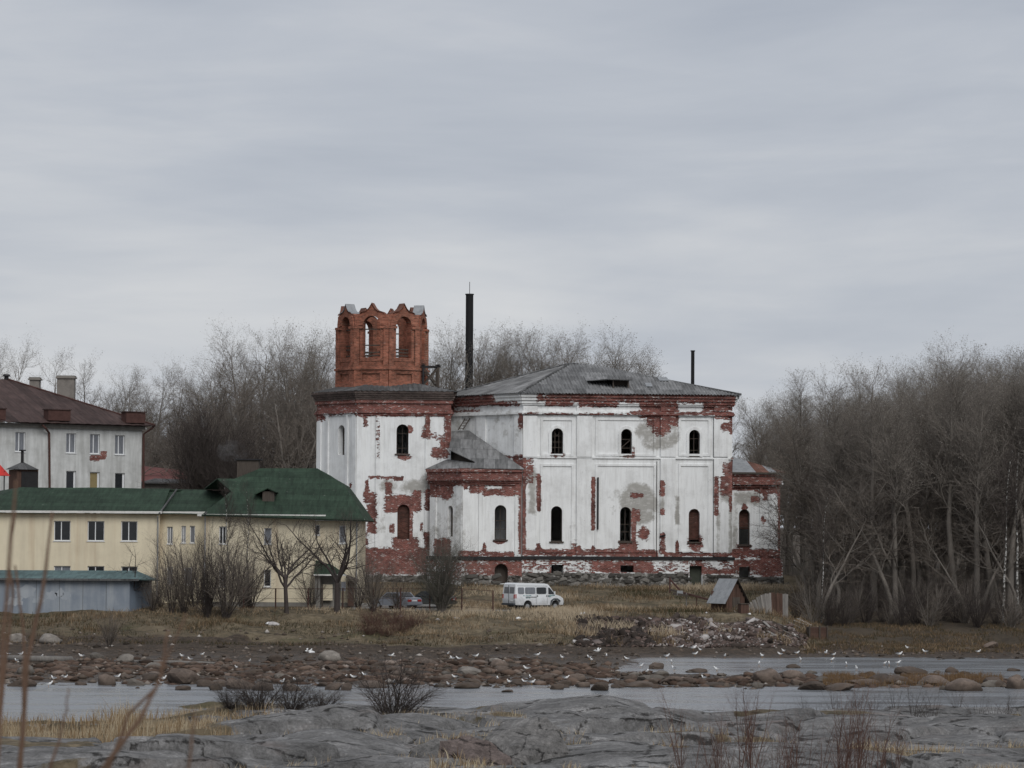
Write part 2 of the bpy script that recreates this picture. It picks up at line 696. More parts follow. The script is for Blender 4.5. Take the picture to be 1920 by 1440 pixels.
M_RUST = simple('rusty_sheet', (0.155, 0.075, 0.055), 0.85, 0.5, 1.5, (1, 1, 1), per_object=0.25)
M_RUSTY = simple('rusty_red_iron', (0.078, 0.040, 0.034), 0.85, 0.4)
M_GREENR = roof_sheets('green_bitumen_roof', (0.030, 0.052, 0.034), 7.0, 1.05, 0.16, 0.55)
M_TEAL = roof_sheets('teal_metal_roof', (0.095, 0.145, 0.145), 2.2, 4.0, 0.08, 0.7)
M_BROWNR = roof_sheets('brown_metal_roof', (0.072, 0.048, 0.044), 1.1, 40.0, 0.22, 0.5)
M_REDR = simple('faded_red_roof', (0.16, 0.068, 0.064), 0.8, 0.35, 1.0)
M_REDC = simple('bright_red_canopy', (0.50, 0.035, 0.028), 0.6, 0.15)
M_WHITE = simple('white_paint', (0.76, 0.76, 0.76), 0.6, 0.12, 3.0, spec=0.35)
M_WHITEF = simple('white_window_frame', (0.70, 0.71, 0.72), 0.5, 0.08)
M_GUTTER = simple('white_eave_board', (0.62, 0.61, 0.58), 0.7, 0.25, 1.2)
M_GREYHOUSE = None
M_BARK = simple('bark', (0.170, 0.152, 0.133), 0.95, 0.5, 1.2, (1, 1, 0.3), world=False)
M_TWIG = simple('twigs', (0.172, 0.146, 0.123), 0.95, 0.25, 0.5)
M_TWIGP = simple('pale_twigs', (0.190, 0.167, 0.145), 0.95, 0.25, 0.5)
M_BARKD = simple('dark_bark', (0.058, 0.048, 0.044), 0.95, 0.4, 1.5)
M_TWIGD = simple('dark_twigs', (0.068, 0.056, 0.050), 0.95, 0.3, 0.5)
M_TWIGR = simple('reddish_twigs', (0.112, 0.064, 0.050), 0.9, 0.3, 0.8)
M_STALK = simple('brown_stalks', (0.135, 0.082, 0.055), 0.9, 0.3, 3.0)
M_TWIGG = simple('grey_green_twigs', (0.112, 0.107, 0.088), 0.95, 0.3, 0.8)
M_BUD = simple('catkins', (0.30, 0.275, 0.24), 0.95, 0.3, 1.0)
M_GLASSD = simple('dark_window_glass', (0.018, 0.020, 0.023), 0.12, 0.3, 1.0, spec=0.5, bmp=0.02)
M_GLASSC = simple('curtained_window_glass', (0.17, 0.18, 0.20), 0.18, 0.4, 1.6, (3, 1, 0.7), spec=0.5, bmp=0.02)
M_RUBBER = simple('tyre_rubber', (0.018, 0.018, 0.019), 0.8, 0.3)
M_GULL = simple('white_feathers', (0.78, 0.78, 0.77), 0.8, 0.06)
M_GULLG = simple('grey_feathers', (0.20, 0.205, 0.215), 0.8, 0.15)
M_BEAK = simple('orange_beak_and_legs', (0.45, 0.22, 0.05), 0.7, 0.1)
M_PALECONC = simple('pale_rubble', (0.36, 0.34, 0.33), 0.95, 0.5, 2.0, per_object=0.4)
M_CONC = simple('grey_brick_chimney', (0.215, 0.195, 0.175), 0.92, 0.35, 1.5)


def lime_mat():
    m, nt, b = new_mat('rubble_and_lime')
    v = ocoord(nt)
    n = noise(nt, mapping(nt, v, (1, 1, 1.6)), 1.5, 7, 0.72)
    setb(nt, b, ramp(nt, n, [(0.40, (0.035, 0.032, 0.028)), (0.50, (0.10, 0.094, 0.085)), (0.56, (0.22, 0.21, 0.195)), (0.66, (0.48, 0.47, 0.45))]), 0.95, 0.15, bump(nt, n, 0.8, 0.15))
    return m


M_LIME = lime_mat()


def birch_mat():
    m, nt, b = new_mat('birch_bark')
    v = ocoord(nt)
    n = noise(nt, mapping(nt, v, (2, 2, 3.2)), 1.6, 4, 0.6)
    setb(nt, b, ramp(nt, n, [(0.47, (0.05, 0.045, 0.04)), (0.56, (0.34, 0.33, 0.31)), (0.7, (0.46, 0.45, 0.43))]), 0.9, 0.15)
    return m


M_BIRCH = birch_mat()


def stucco(name, c, dirtc, amount=0.5, spots=0.0, rust=0.0):
    """painted or limewashed render with vertical run-down stains"""
    m, nt, b = new_mat(name)
    v = ocoord(nt)
    st = noise(nt, mapping(nt, v, (1.6, 1.6, 0.16)), 1.0, 6, 0.62)
    bl = noise(nt, v, 0.5, 7, 0.65)
    fi = noise(nt, v, 5.0, 5, 0.7)
    col = mixc(nt, ramp(nt, st, [(0.42, 0.0), (0.75, amount)]), c, dirtc)
    col = mixc(nt, ramp(nt, bl, [(0.45, 0.0), (0.72, amount * 0.8)]), col, dirtc)
    if spots:
        col = mixc(nt, ramp(nt, fi, [(0.62, 0.0), (0.70, spots)]), col, sc3(dirtc, 0.45))
    if rust:
        rs = noise(nt, mapping(nt, v, (0.9, 0.9, 0.05), (3, 0, 0)), 1.0, 4, 0.55)
        col = mixc(nt, ramp(nt, rs, [(0.56, 0.0), (0.70, rust)]), col, (0.30, 0.16, 0.07))
    setb(nt, b, col, 0.9, 0.15, bump(nt, fi, 0.25, 0.02))
    return m


M_YELLOW = stucco('cream_render', (0.71, 0.635, 0.475), (0.42, 0.36, 0.27), 0.35, 0.0, 0.30)
M_HOUSE = stucco('dirty_white_render', (0.60, 0.61, 0.60), (0.27, 0.27, 0.255), 0.75, 0.5)
M_BLUEG = stucco('blue_grey_paint', (0.205, 0.235, 0.275), (0.40, 0.42, 0.43), 0.55, 0.0)
M_DARKW = stucco('drab_render', (0.24, 0.23, 0.21), (0.12, 0.11, 0.10), 0.6, 0.3)


def ground_mat():
    m, nt, b = new_mat('ground')
    v = gcoord(nt)
    A = lambda n: nd(nt, 'ShaderNodeAttribute', {'attribute_name': n}).outputs['Fac']
    n1 = noise(nt, v, 0.35, 7, 0.65)
    n2 = noise(nt, v, 2.1, 7, 0.7)
    n3 = noise(nt, mapping(nt, v, (1, 0.6, 1)), 9.0, 4, 0.7)
    nmix = math_(nt, 'ADD', math_(nt, 'MULTIPLY', n1, 0.5), math_(nt, 'MULTIPLY', n2, 0.5))
    # dry grass bank
    gcol = ramp(nt, nmix, [(0.33, (0.026, 0.023, 0.015)), (0.43, (0.066, 0.054, 0.034)), (0.53, (0.135, 0.106, 0.068)), (0.68, (0.250, 0.205, 0.135))])
    gr = rampv(nt, noise(nt, v, 0.22, 5, 0.6), 0.56, 0.68)
    gcol = mixc(nt, math_(nt, 'MULTIPLY', gr, 0.5), gcol, (0.058, 0.060, 0.024))
    # tidal mud, weed and pebbles
    mcol = ramp(nt, math_(nt, 'ADD', math_(nt, 'MULTIPLY', n2, 0.55), math_(nt, 'MULTIPLY', n3, 0.45)),
                [(0.36, (0.018, 0.014, 0.010)), (0.50, (0.054, 0.040, 0.029)), (0.60, (0.105, 0.075, 0.053)), (0.70, (0.22, 0.175, 0.135))])
    # grey glaciated granite
    lay = noise(nt, mapping(nt, v, (0.55, 1.0, 1.6), (0, 0, 0), (0, 0, 0.2)), 0.55, 10, 0.70, 0.3)
    lay2 = noise(nt, mapping(nt, v, (1.0, 1.2, 1.0)), 2.3, 8, 0.75)
    lay3 = noise(nt, v, 9.0, 6, 0.75)
    rmix = math_(nt, 'ADD', math_(nt, 'MULTIPLY', lay, 0.46), math_(nt, 'ADD', math_(nt, 'MULTIPLY', lay2, 0.27), math_(nt, 'MULTIPLY', lay3, 0.27)))
    rcol = ramp(nt, rmix, [(0.38, (0.036, 0.035, 0.034)), (0.46, (0.098, 0.095, 0.093)), (0.53, (0.160, 0.156, 0.153)), (0.63, (0.33, 0.322, 0.318))])
    pink = rampv(nt, noise(nt, v, 0.30, 4, 0.6), 0.56, 0.70)
    rcol = mixc(nt, math_(nt, 'MULTIPLY', pink, 0.35), rcol, (0.22, 0.165, 0.145))
    crack = nd(nt, 'ShaderNodeTexVoronoi', {'feature': 'DISTANCE_TO_EDGE'}, {'Vector': mapping(nt, v, (0.22, 0.42, 0.5), (0, 0, 0), (0, 0, 0.35)), 'Scale': 1.0}).outputs[0]
    ck = ramp(nt, math_(nt, 'ADD', crack, math_(nt, 'MULTIPLY', math_(nt, 'SUBTRACT', lay2, 0.5), 0.30)), [(0.0, 0.0), (0.03, 1.0)])
    rcol = mixc(nt, 1.0, rcol, mixc(nt, ck, (0.25, 0.24, 0.23), (1, 1, 1)), 'MULTIPLY')
    # gravel track
    pcol = ramp(nt, n2, [(0.3, (0.12, 0.115, 0.11)), (0.65, (0.25, 0.245, 0.235))])
    # forest floor
    fcol = ramp(nt, nmix, [(0.3, (0.030, 0.024, 0.018)), (0.62, (0.085, 0.066, 0.046))])
    j = math_(nt, 'MULTIPLY', math_(nt, 'SUBTRACT', n2, 0.5), 0.9)
    edge = lambda a: rampv(nt, math_(nt, 'ADD', A(a), j), 0.42, 0.58)
    col = mixc(nt, edge('mud'), gcol, mcol)
    col = mixc(nt, edge('forest'), col, fcol)
    col = mixc(nt, edge('path'), col, pcol)
    col = mixc(nt, edge('rock'), col, rcol)
    ro = math_(nt, 'SUBTRACT', 0.95, math_(nt, 'MULTIPLY', A('wet'), 0.45))
    h = math_(nt, 'ADD', math_(nt, 'MULTIPLY', n2, 0.6), math_(nt, 'ADD', math_(nt, 'MULTIPLY', n3, 0.25), math_(nt, 'ADD', math_(nt, 'MULTIPLY', lay2, 0.5), math_(nt, 'MULTIPLY', lay3, 0.3))))
    bs = math_(nt, 'SUBTRACT', 0.75, math_(nt, 'MULTIPLY', A('rock'), 0.45))
    setb(nt, b, col, ro, 0.3, nd(nt, 'ShaderNodeBump', None, {'Height': h, 'Strength': bs, 'Distance': 0.16}).outputs[0])
    return m


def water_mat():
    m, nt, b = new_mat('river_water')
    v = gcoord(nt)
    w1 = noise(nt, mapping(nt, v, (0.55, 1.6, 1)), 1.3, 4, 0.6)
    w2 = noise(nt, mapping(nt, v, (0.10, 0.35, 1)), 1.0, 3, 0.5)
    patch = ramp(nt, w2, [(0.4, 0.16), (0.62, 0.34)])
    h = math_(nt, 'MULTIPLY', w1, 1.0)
    setb(nt, b, (0.205, 0.217, 0.232), patch, 0.6, bump(nt, h, 0.22, 0.15))  # pale base colour stands in for bright sky reflected by the ripples
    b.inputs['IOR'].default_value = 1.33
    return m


M_GROUND = ground_mat()
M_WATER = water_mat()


def boulder_mat(name, c, wetc):
    """boulder with a dark tide line round its foot (a stain with its own height above the river)"""
    m, nt, b = new_mat(name)
    v = gcoord(nt)
    n1 = noise(nt, v, 1.1, 7, 0.68)
    n2 = noise(nt, v, 5.0, 5, 0.7)
    r = nd(nt, 'ShaderNodeObjectInfo').outputs['Random']
    n = math_(nt, 'ADD', math_(nt, 'MULTIPLY', n1, 0.6), math_(nt, 'MULTIPLY', n2, 0.4))
    col = ramp(nt, n, [(0.32, sc3(c, 0.45)), (0.52, c), (0.70, sc3(c, 1.7))])
    col = mixc(nt, 1.0, col, math_(nt, 'ADD', math_(nt, 'MULTIPLY', r, 0.8), 0.6), 'MULTIPLY')
    z = nd(nt, 'ShaderNodeSeparateXYZ', None, {0: v}).outputs[2]
    wet = ramp(nt, math_(nt, 'ADD', z, math_(nt, 'MULTIPLY', math_(nt, 'SUBTRACT', n1, 0.5), 0.5)), [(0.15, 1.0), (0.55, 0.0)])
    col = mixc(nt, math_(nt, 'MULTIPLY', wet, 0.75), col, wetc)
    setb(nt, b, col, 0.85, 0.3, bump(nt, n, 0.7, 0.08))
    return m


M_BOULD = boulder_mat('brown_boulder', (0.120, 0.092, 0.075), (0.060, 0.045, 0.034))
M_BOULG = boulder_mat('grey_boulder', (0.175, 0.158, 0.140), (0.075, 0.062, 0.050))
def granite(name, k):
    m, nt, b = new_mat(name)
    v = gcoord(nt)
    a1 = noise(nt, v, 0.8, 8, 0.7)
    a2 = noise(nt, v, 2.8, 8, 0.75)
    a3 = noise(nt, v, 10.0, 6, 0.75)
    n = math_(nt, 'ADD', math_(nt, 'MULTIPLY', a1, 0.4), math_(nt, 'ADD', math_(nt, 'MULTIPLY', a2, 0.3), math_(nt, 'MULTIPLY', a3, 0.3)))
    col = ramp(nt, n, [(0.38, sc3(k, 0.22)), (0.46, sc3(k, 0.62)), (0.53, k), (0.64, sc3(k, 2.0))])
    cr = nd(nt, 'ShaderNodeTexVoronoi', {'feature': 'DISTANCE_TO_EDGE'}, {'Vector': mapping(nt, v, (0.8, 0.6, 1.1), (0, 0, 0), (0.3, 0.4, 0.35)), 'Scale': 1.0}).outputs[0]
    ck = ramp(nt, math_(nt, 'ADD', cr, math_(nt, 'MULTIPLY', math_(nt, 'SUBTRACT', a2, 0.5), 0.3)), [(0.0, 0.25), (0.03, 1.0)])
    setb(nt, b, mixc(nt, 1.0, col, ck, 'MULTIPLY'), 0.9, 0.2, bump(nt, n, 0.8, 0.15))
    return m


M_ROCK = granite('split_granite', (0.165, 0.158, 0.152))
M_ROCKP = granite('pinkish_granite', (0.135, 0.108, 0.099))


def grass_mat(name, stops):
    m, nt, b = new_mat(name)
    t = nd(nt, 'ShaderNodeAttribute', {'attribute_name': 'tint'}).outputs['Fac']
    setb(nt, b, ramp(nt, t, stops), 0.9, 0.15)
    return m


M_GRASSN = grass_mat('dry_reeds', [(0.0, (0.10, 0.06, 0.032)), (0.3, (0.21, 0.14, 0.075)), (0.6, (0.31, 0.245, 0.16)), (1.0, (0.44, 0.38, 0.275))])
M_GRASSB = grass_mat('bank_grass', [(0.0, (0.034, 0.034, 0.016)), (0.25, (0.074, 0.052, 0.031)), (0.5, (0.152, 0.105, 0.064)), (0.75, (0.275, 0.205, 0.130)), (1.0, (0.39, 0.32, 0.23))])
M_GRASSR = grass_mat('moss_tufts', [(0.0, (0.05, 0.06, 0.015)), (0.6, (0.11, 0.105, 0.03)), (1.0, (0.22, 0.16, 0.07))])
M_RUBBLE = grass_mat('brick_rubble', [(0.0, (0.035, 0.028, 0.024)), (0.30, (0.070, 0.055, 0.047)), (0.50, (0.125, 0.088, 0.076)), (0.65, (0.20, 0.168, 0.155)), (0.82, (0.34, 0.31, 0.295)), (1.0, (0.55, 0.53, 0.52))])

# ------------------------------------------------------------------ ground and river
LUMPS = [  # px, Y, radius x, radius y, height
    (985, 138, 8.0, 9.0, 0.85), (1150, 139, 5.0, 7.0, 0.5), (800, 131, 5.0, 5.5, 0.55), (700, 124, 4.0, 5.0, 0.5),
    (1230, 120, 6.5, 5.0, 0.35), (470, 103, 6.5, 5.0, 0.72), (640, 105, 4.0, 5.0, 0.55), (120, 96, 5.0, 4.0, 0.45), (300, 99, 4.5, 4.0, 0.5),
    (560, 122, 5.0, 4.0, 0.55), (1720, 118, 9.0, 6.0, 0.42), (1880, 128, 8.0, 7.0, 0.45), (1500, 131, 6.0, 4.5, 0.30), (1350, 105, 5.0, 4.0, 0.30),
    (1000, 108, 5.0, 4.0, 0.35), (1620, 100, 7.0, 4.0, 0.4),
]


def river_shape(X, Y):
    px = 960 + F * X / Y
    right = smooth01(px, 1400, 1560)
    L = np.interp(Y, [150, 172, 178, 184, 200, 222, 231, 240, 247, 256, 262, 270, 279, 300, 400, 2000, 9000],
                  [-.9, -.6, -.12, .10, .16, .24, .55, 1.65, 2.62, 2.60, 2.80, 3.5, 4.25, 5.0, 6, 10, 30])
    R = np.interp(Y, [150, 172, 178, 184, 192, 197, 215, 226, 240, 244, 252, 264, 280, 300, 400, 2000, 9000],
                  [-.9, -.6, -.20, .06, .06, -.4, -.4, 0.02, .42, .9, 1.7, 2.7, 4.0, 5.0, 6, 10, 30])
    far = L * (1 - right) + R * right
    chan = smooth01(px, 1080, 1330) * (smooth01(Y, 192, 199) - smooth01(Y, 219, 227)) * (1 - right)
    far = far - 0.65 * chan
    creek = smooth01(px, 860, 1010) * (1 - smooth01(px, 1330, 1420)) * np.exp(-((Y - 188) / 2.2) ** 2)
    far = far - 0.32 * creek
    pool = np.exp(-((px - 985) / 60) ** 2) * np.exp(-((Y - 220) / 3.0) ** 2) + np.exp(-((px - 470) / 120) ** 2) * np.exp(-((Y - 216) / 2.0) ** 2)
    far = far - 0.36 * pool
    near = np.interp(Y, [3, 30, 60, 90, 120, 140, 157, 164, 172], [7.3, 5.5, 3.8, 2.0, 1.10, .55, 0.02, -.5, -.9])
    left = 1 - smooth01(px, 250, 520)
    near = near + left * np.interp(Y, [60, 108, 126, 140, 157], [0, 0.0, -.30, -.58, -.3])
    wgt = smooth01(Y, 163, 173)
    return near * (1 - wgt) + far * wgt, px


def slabs(X, Y):
    """granite sheeted into slabs: each has its own height and tilt, with open joints between"""
    a = X * 0.17 + 0.25 * vnoise(X * .3, Y * .3, 71) + Y * 0.05
    b = Y * 0.21 + 0.25 * vnoise(X * .3, Y * .3, 72) - X * 0.06
    ai = np.floor(a)
    bi = np.floor(b)
    f1 = np.full(X.shape, 9.0)
    f2 = np.full(X.shape, 9.0)
    h = np.zeros(X.shape)

    def rnd_(i, j, k):
        n = (i.astype(np.int64) * 73856093) ^ (j.astype(np.int64) * 19349663) ^ (k * 83492791)
        n = (n * 1103515245 + 12345) & 0x7fffffff
        n = (n ^ (n >> 11)) * 1103515245 & 0x7fffffff
        return (n >> 8 & 0xffff) / 65535.0
    for di in (-1, 0, 1):
        for dj in (-1, 0, 1):
            ci, cj = ai + di, bi + dj
            ox = a - (ci + .15 + .7 * rnd_(ci, cj, 1))
            oy = b - (cj + .15 + .7 * rnd_(ci, cj, 2))
            d = np.hypot(ox, oy)
            hh = (rnd_(ci, cj, 3) - .5) * .40 + ox * (rnd_(ci, cj, 4) - .5) * .6 + oy * (rnd_(ci, cj, 5) - .65) * .8 - .22 * np.minimum(d, .8) ** 2
            near_ = d < f1
            f2 = np.where(near_, f1, np.minimum(f2, d))
            h = np.where(near_, hh, h)
            f1 = np.minimum(f1, d)
    return h, np.exp(-((f2 - f1) / 0.055) ** 2)


def gz(X, Y):
    X = np.asarray(X, float)
    Y = np.asarray(Y, float)
    z, px = river_shape(X, Y)
    # near rock lumps
    for (lp, lY, rx, ry, h) in LUMPS:
        lx = (lp - 960) / F * lY
        q = ((X - lx) / rx) ** 2 + ((Y - lY) / ry) ** 2
        z = z + h * np.where(q < 1, (1 - q) ** 2 * 1.0, 0)
    nearw = 1 - smooth01(Y, 155, 164)
    r1 = fbm(X * 0.13, Y * 0.30, 4, 3)
    r2 = fbm(X * 0.5 + r1 * 0.4, Y * 0.75, 4, 9)
    ledge = np.abs(fbm(X * 0.10 + 3, Y * 0.42 + X * 0.05, 3, 21))
    r3 = fbm(X * 1.3, Y * 1.5, 3, 61)
    sl, ckd = slabs(X, Y)
    z = z + nearw * (0.26 * r1 + 0.045 * r2 + 0.03 * r3 + (sl - 0.16 * ckd) * smooth01(Y, 55, 80) * smooth01(158 - Y, 0, 8))
    barw = smooth01(Y, 170, 178) * (1 - smooth01(Y, 228, 238))
    z = z + barw * (0.11 * fbm(X * 0.5, Y * 0.5, 4, 31) + 0.05 * fbm(X * 2.2, Y * 2.2, 2, 37))
    bankw = smooth01(Y, 228, 236) * (1 - smooth01(Y, 246, 251))
    z = z + bankw * (0.28 * fbm(X * 0.35, Y * 0.4, 4, 41))
    up = smooth01(Y, 255, 266)
    z = z + up * 0.15 * fbm(X * 0.3, Y * 0.3, 3, 51) * (1 - smooth01(Y, 300, 340))
    return z


def g1(X, Y):
    return float(gz(np.array([X]), np.array([Y]))[0])


def hit(px, py, lo=85.0, hi=300.0):
    """where the line of sight through a photo pixel meets the ground or the river"""
    sx, sz = ray(px, py)
    Ys = np.arange(lo, hi, 0.25)
    zr = CAMZ + sz * Ys
    zg = np.maximum(gz(sx * Ys, Ys), 0.0)
    k = np.argmax(zr <= zg)
    if zr[k] > zg[k]:
        k = len(Ys) - 1
    Y = Ys[k]
    return Vector((sx * Y, Y, float(zg[k])))


def on_ground(px, Y, sink=0.0):
    sx, _ = ray(px, 1100)
    X = sx * Y
    return Vector((X, Y, g1(X, Y) - sink))


def build_ground():
    s = np.concatenate([[-7, -3, -1.2, -.6, -.38, -.29], np.linspace(-.225, .225, 420), [.29, .38, .6, 1.2, 3, 7]])
    Yr = np.concatenate([[3, 8, 15, 25, 40, 55, 68, 76], np.arange(80, 165, 0.27), np.arange(165, 256, 0.42), np.arange(256, 300, 1.2),
                         [305, 315, 330, 360, 400, 480, 600, 900, 1500, 3000, 7000]])
    S, YY = np.meshgrid(s, Yr)
    XX = S * YY
    Z = gz(XX.ravel(), YY.ravel()).reshape(XX.shape)
    V = np.stack([XX, YY, Z], -1).reshape(-1, 3)
    nr, nc = XX.shape
    i = np.arange(nr - 1)[:, None] * nc + np.arange(nc - 1)[None]
    Fc = np.stack([i, i + 1, i + 1 + nc, i + nc], -1).reshape(-1, 4)
    me = fast_mesh('ground', V, Fc, M_GROUND, True)
    X, Y, Zv = V[:, 0], V[:, 1], V[:, 2]
    px = 960 + F * X / Y
    nb = fbm(X * 0.12, Y * 0.14, 4, 77)
    grassy = (1 - smooth01(px + nb * 160, 330, 520)) * smooth01(Y, 104, 116)
    pockets = smooth01(fbm(X * 0.16, Y * 0.25, 3, 88), 0.45, 0.7)
    rock = (1 - smooth01(Y, 160, 165)) * (1 - grassy) * (1 - 0.8 * pockets * smooth01(Y, 60, 100))
    mud = smooth01(Y, 163, 168) * (1 - smooth01(Y + nb * 3 - smooth01(px, 1400, 1600) * 6, 228, 234)) + 0.4 * grassy
    rub = smooth01(px, 1070, 1095) * (1 - smooth01(px, 1480, 1540)) * smooth01(Y, 228, 232) * (1 - smooth01(Y + nb * 2, 242, 246))
    mud = np.maximum(mud, rub)
    trackY = np.interp(px, [300, 480, 700, 900, 1000], [249.5, 250.5, 252.0, 252.6, 253.0])
    path = np.exp(-((Y - trackY) / 2.4) ** 4) * smooth01(px, 380, 470) * (1 - smooth01(px, 930, 1010))
    path = np.maximum(path, smooth01(px, 640, 690) * (1 - smooth01(px, 800, 870)) * smooth01(Y, 250, 252) * (1 - smooth01(Y, 262, 265)))
    forest = smooth01(px, 1440, 1560) * smooth01(Y + nb * 3, 236, 242)
    forest = np.maximum(forest, smooth01(Y, 300, 310))
    wet = (1 - smooth01(Zv, 0.05, 0.35)) * smooth01(Y, 165, 170)
    for n_, a_ in (('rock', rock), ('mud', mud), ('path', path), ('forest', forest), ('wet', wet)):
        attr(me, n_, a_)
    tag(obj('ground', me), kind='structure')
    Xw = [-400, 400]
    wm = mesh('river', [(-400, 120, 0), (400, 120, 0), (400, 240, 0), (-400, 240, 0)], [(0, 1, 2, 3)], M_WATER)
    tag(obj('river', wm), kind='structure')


build_ground()

# ------------------------------------------------------------------ the ruined church
def plane_between(p, q):
    """wall plane from world point p (left, seen from outside) to q (right)"""
    o = Plane(960, 280, 0)
    o.X0, o.Y0 = p.x, p.y
    o.a = math.atan2(q.y - p.y, q.x - p.x)
    o.ca, o.sa = math.cos(o.a), math.sin(o.a)
    o.W = Matrix.Translation((o.X0, o.Y0, 0)) @ Matrix.Rotation(o.a, 4, 'Z')
    return o, math.hypot(q.x - p.x, q.y - p.y)


def plane_hit(p1, p2, p3, px, py):
    sx, sz = ray(px, py)
    d = Vector((sx, 1, sz))
    o = Vector((0, 0, CAMZ))
    n = (p2 - p1).cross(p3 - p1)
    t = n.dot(p1 - o) / n.dot(d)
    return o + d * t


def slope(name, mat, parent, P0, P1, T0, T1, wave=0.30, amp=0.04, step=0.06):
    """corrugated roof slope: eave P0-P1, upper corners T0 (over P0) and T1"""
    ex = (P1 - P0)
    L = ex.length
    ex.normalize()
    up = (T0 - P0) - ex * (T0 - P0).dot(ex)
    H = up.length
    up.normalize()
    nz = ex.cross(up)
    W = Matrix((ex, up, nz)).transposed().to_4x4()
    W.translation = P0
    x0 = (T0 - P0).dot(ex)
    x1 = (T1 - P0).dot(ex)
    xs = np.arange(0, L + step, step)
    vs, fs = [], []
    for x in xs:
        x = min(x, L)
        v = H
        if x < x0:
            v = H * x / x0
        if x > x1:
            v = min(v, H * (L - x) / max(1e-6, L - x1))
        w = amp * math.sin(2 * math.pi * x / wave)
        jag = 0.05 * math.sin(x * 2.1) * math.sin(x * 5.7 + 1)
        vs += [(x, -abs(jag), w), (x, v, w), (x, -abs(jag), w - 0.03)]
    for i in range(len(xs) - 1):
        a = i * 3
        fs += [(a, a + 3, a + 4, a + 1), (a + 2, a + 5, a + 3, a)]
    return obj(name, mesh(name, vs, fs, mat), parent, W)


CH = empty('church', at(1000, 1096, 284), 0, 'derelict white church with flaking plaster, red brick patches and an octagonal brick belfry', 'church')
FM = Plane(980, 280, 5)
U1 = FM.u(1373)
ZB = 3.2
A_ = FM.pt(0, 0)
B_ = FM.pt(U1, 0)
c48 = math.radians(48)
E_ = A_ + Vector((-math.cos(c48), math.sin(c48), 0)) * 10.6
F0, L0 = plane_between(E_, A_)
back = Vector((-FM.sa, FM.ca, 0))
C_ = B_ + back * 20
D_ = E_ + back * 12.5
ZTOP = FM.z(1170, 741)

FM.base = -0.80
FM.peel(('r', 1005, 739, 1376, 756, 0.30), ('r', 1030, 739, 1210, 748), ('r', 1020, 755, 1075, 763, 0.2), ('r', 1084, 756, 1160, 764, 0.45), ('r', 980, 774, 1180, 778, 0.22),
        ('r', 1180, 744, 1378, 756), ('r', 1200, 752, 1272, 784), ('r', 1212, 780, 1266, 800, 0.42), ('r', 1222, 796, 1256, 812, 0.28), ('r', 1230, 790, 1247, 818), ('r', 1318, 740, 1378, 772),
        ('r', 1340, 770, 1378, 786, 0.5), ('e', 1361, 800, 11, 9), ('r', 1368, 780, 1378, 815), ('r', 1262, 774, 1272, 800),
        ('r', 1180, 772, 1378, 779, 0.5), ('e', 1378, 868, 8, 14), ('r', 1354, 868, 1378, 905, 0.3),
        ('r', 977, 858, 986, 1040), ('r', 986, 860, 1000, 905, 0.1), ('r', 1006, 888, 1014.5, 960), ('r', 1108, 894, 1116, 996), ('r', 1237, 899, 1246, 931), ('r', 1237, 954, 1246, 966),
        ('r', 1237, 998, 1247, 1040), ('r', 1338, 893, 1347, 968), ('r', 1350, 893, 1378, 930, 0.35), ('r', 1366, 930, 1373, 960, 0.5), ('r', 1182, 924, 1207, 934, 0.35),
        ('r', 1186, 954, 1201, 976, 0.3), ('r', 1183, 958, 1193, 1038, 0.7), ('e', 1207, 1001, 12, 13), ('r', 1160, 1016, 1196, 1040), ('e', 1304, 1018, 15, 16),
        ('r', 1266, 1012, 1273, 1040), ('r', 1034, 1014, 1056, 1019, 0.4), ('r', 1072, 1010, 1082, 1035, 0.1), ('r', 1080, 1022, 1090, 1042), ('r', 1108, 1022, 1116, 1042), ('r', 1005, 1019, 1014, 1042),
        ('r', 980, 1030, 1235, 1043, 0.32), ('r', 1120, 1030, 1230, 1044, 0.6), ('r', 1245, 1036, 1378, 1044, 0.35), ('r', 1165, 854, 1192, 859, 0.3), ('r', 1034, 853, 1060, 858, 0.2))
FM.peel(('r', 975, 1050, 1378, 1076, 0.0), ('r', 1110, 1052, 1225, 1074, 0.38), ('r', 980, 1060, 1040, 1076, 0.12), ('r', 1300, 1066, 1378, 1076, 0.4))
FM.grey(('e', 1196, 945, 38, 42), ('e', 1165, 945, 22, 30, 0.1), ('r', 988, 868, 1007, 965), ('e', 1235, 815, 45, 34, 0.5), ('r', 1264, 930, 1275, 985), ('r', 1238, 925, 1246, 958), ('r', 1348, 915, 1372, 945),
        ('r', 1342, 960, 1350, 1038), ('r', 1366, 950, 1376, 1040), ('r', 1068, 985, 1084, 1030, 0.1), ('e', 1240, 745, 40, 8, 0.2))


def arch_px(P, x0, y0, x1, y1):
    u0, z0, u1, z1 = P.rect(x0, y0, x1, y1)
    return arch(u0, z0, u1, z1)


UPW = [(1034.2, 803, 1055.8, 854), (1164.4, 804.2, 1184.8, 855.3), (1292, 806, 1312.2, 856.6)]
LOW = [(1033, 949, 1054.3, 1015.4), (1162.5, 950.5, 1183.2, 1015.4), (1291.4, 954, 1312, 1016.2)]
BAS = [(1033, 1058.7, 1055.6, 1074.8), (1162.7, 1060, 1187.5, 1073)]
DOOR = (1292, 1061, 1315, 1102)
holes = [arch_px(FM, *w) for w in UPW + LOW] + [rect(*FM.rect(*w)) for w in BAS] + [rect(*FM.rect(*DOOR))]
FM.plate('front_wall', M_CHURCH, rect(0, ZB, U1, ZTOP), holes, 0, 0.95, 0.19, CH)
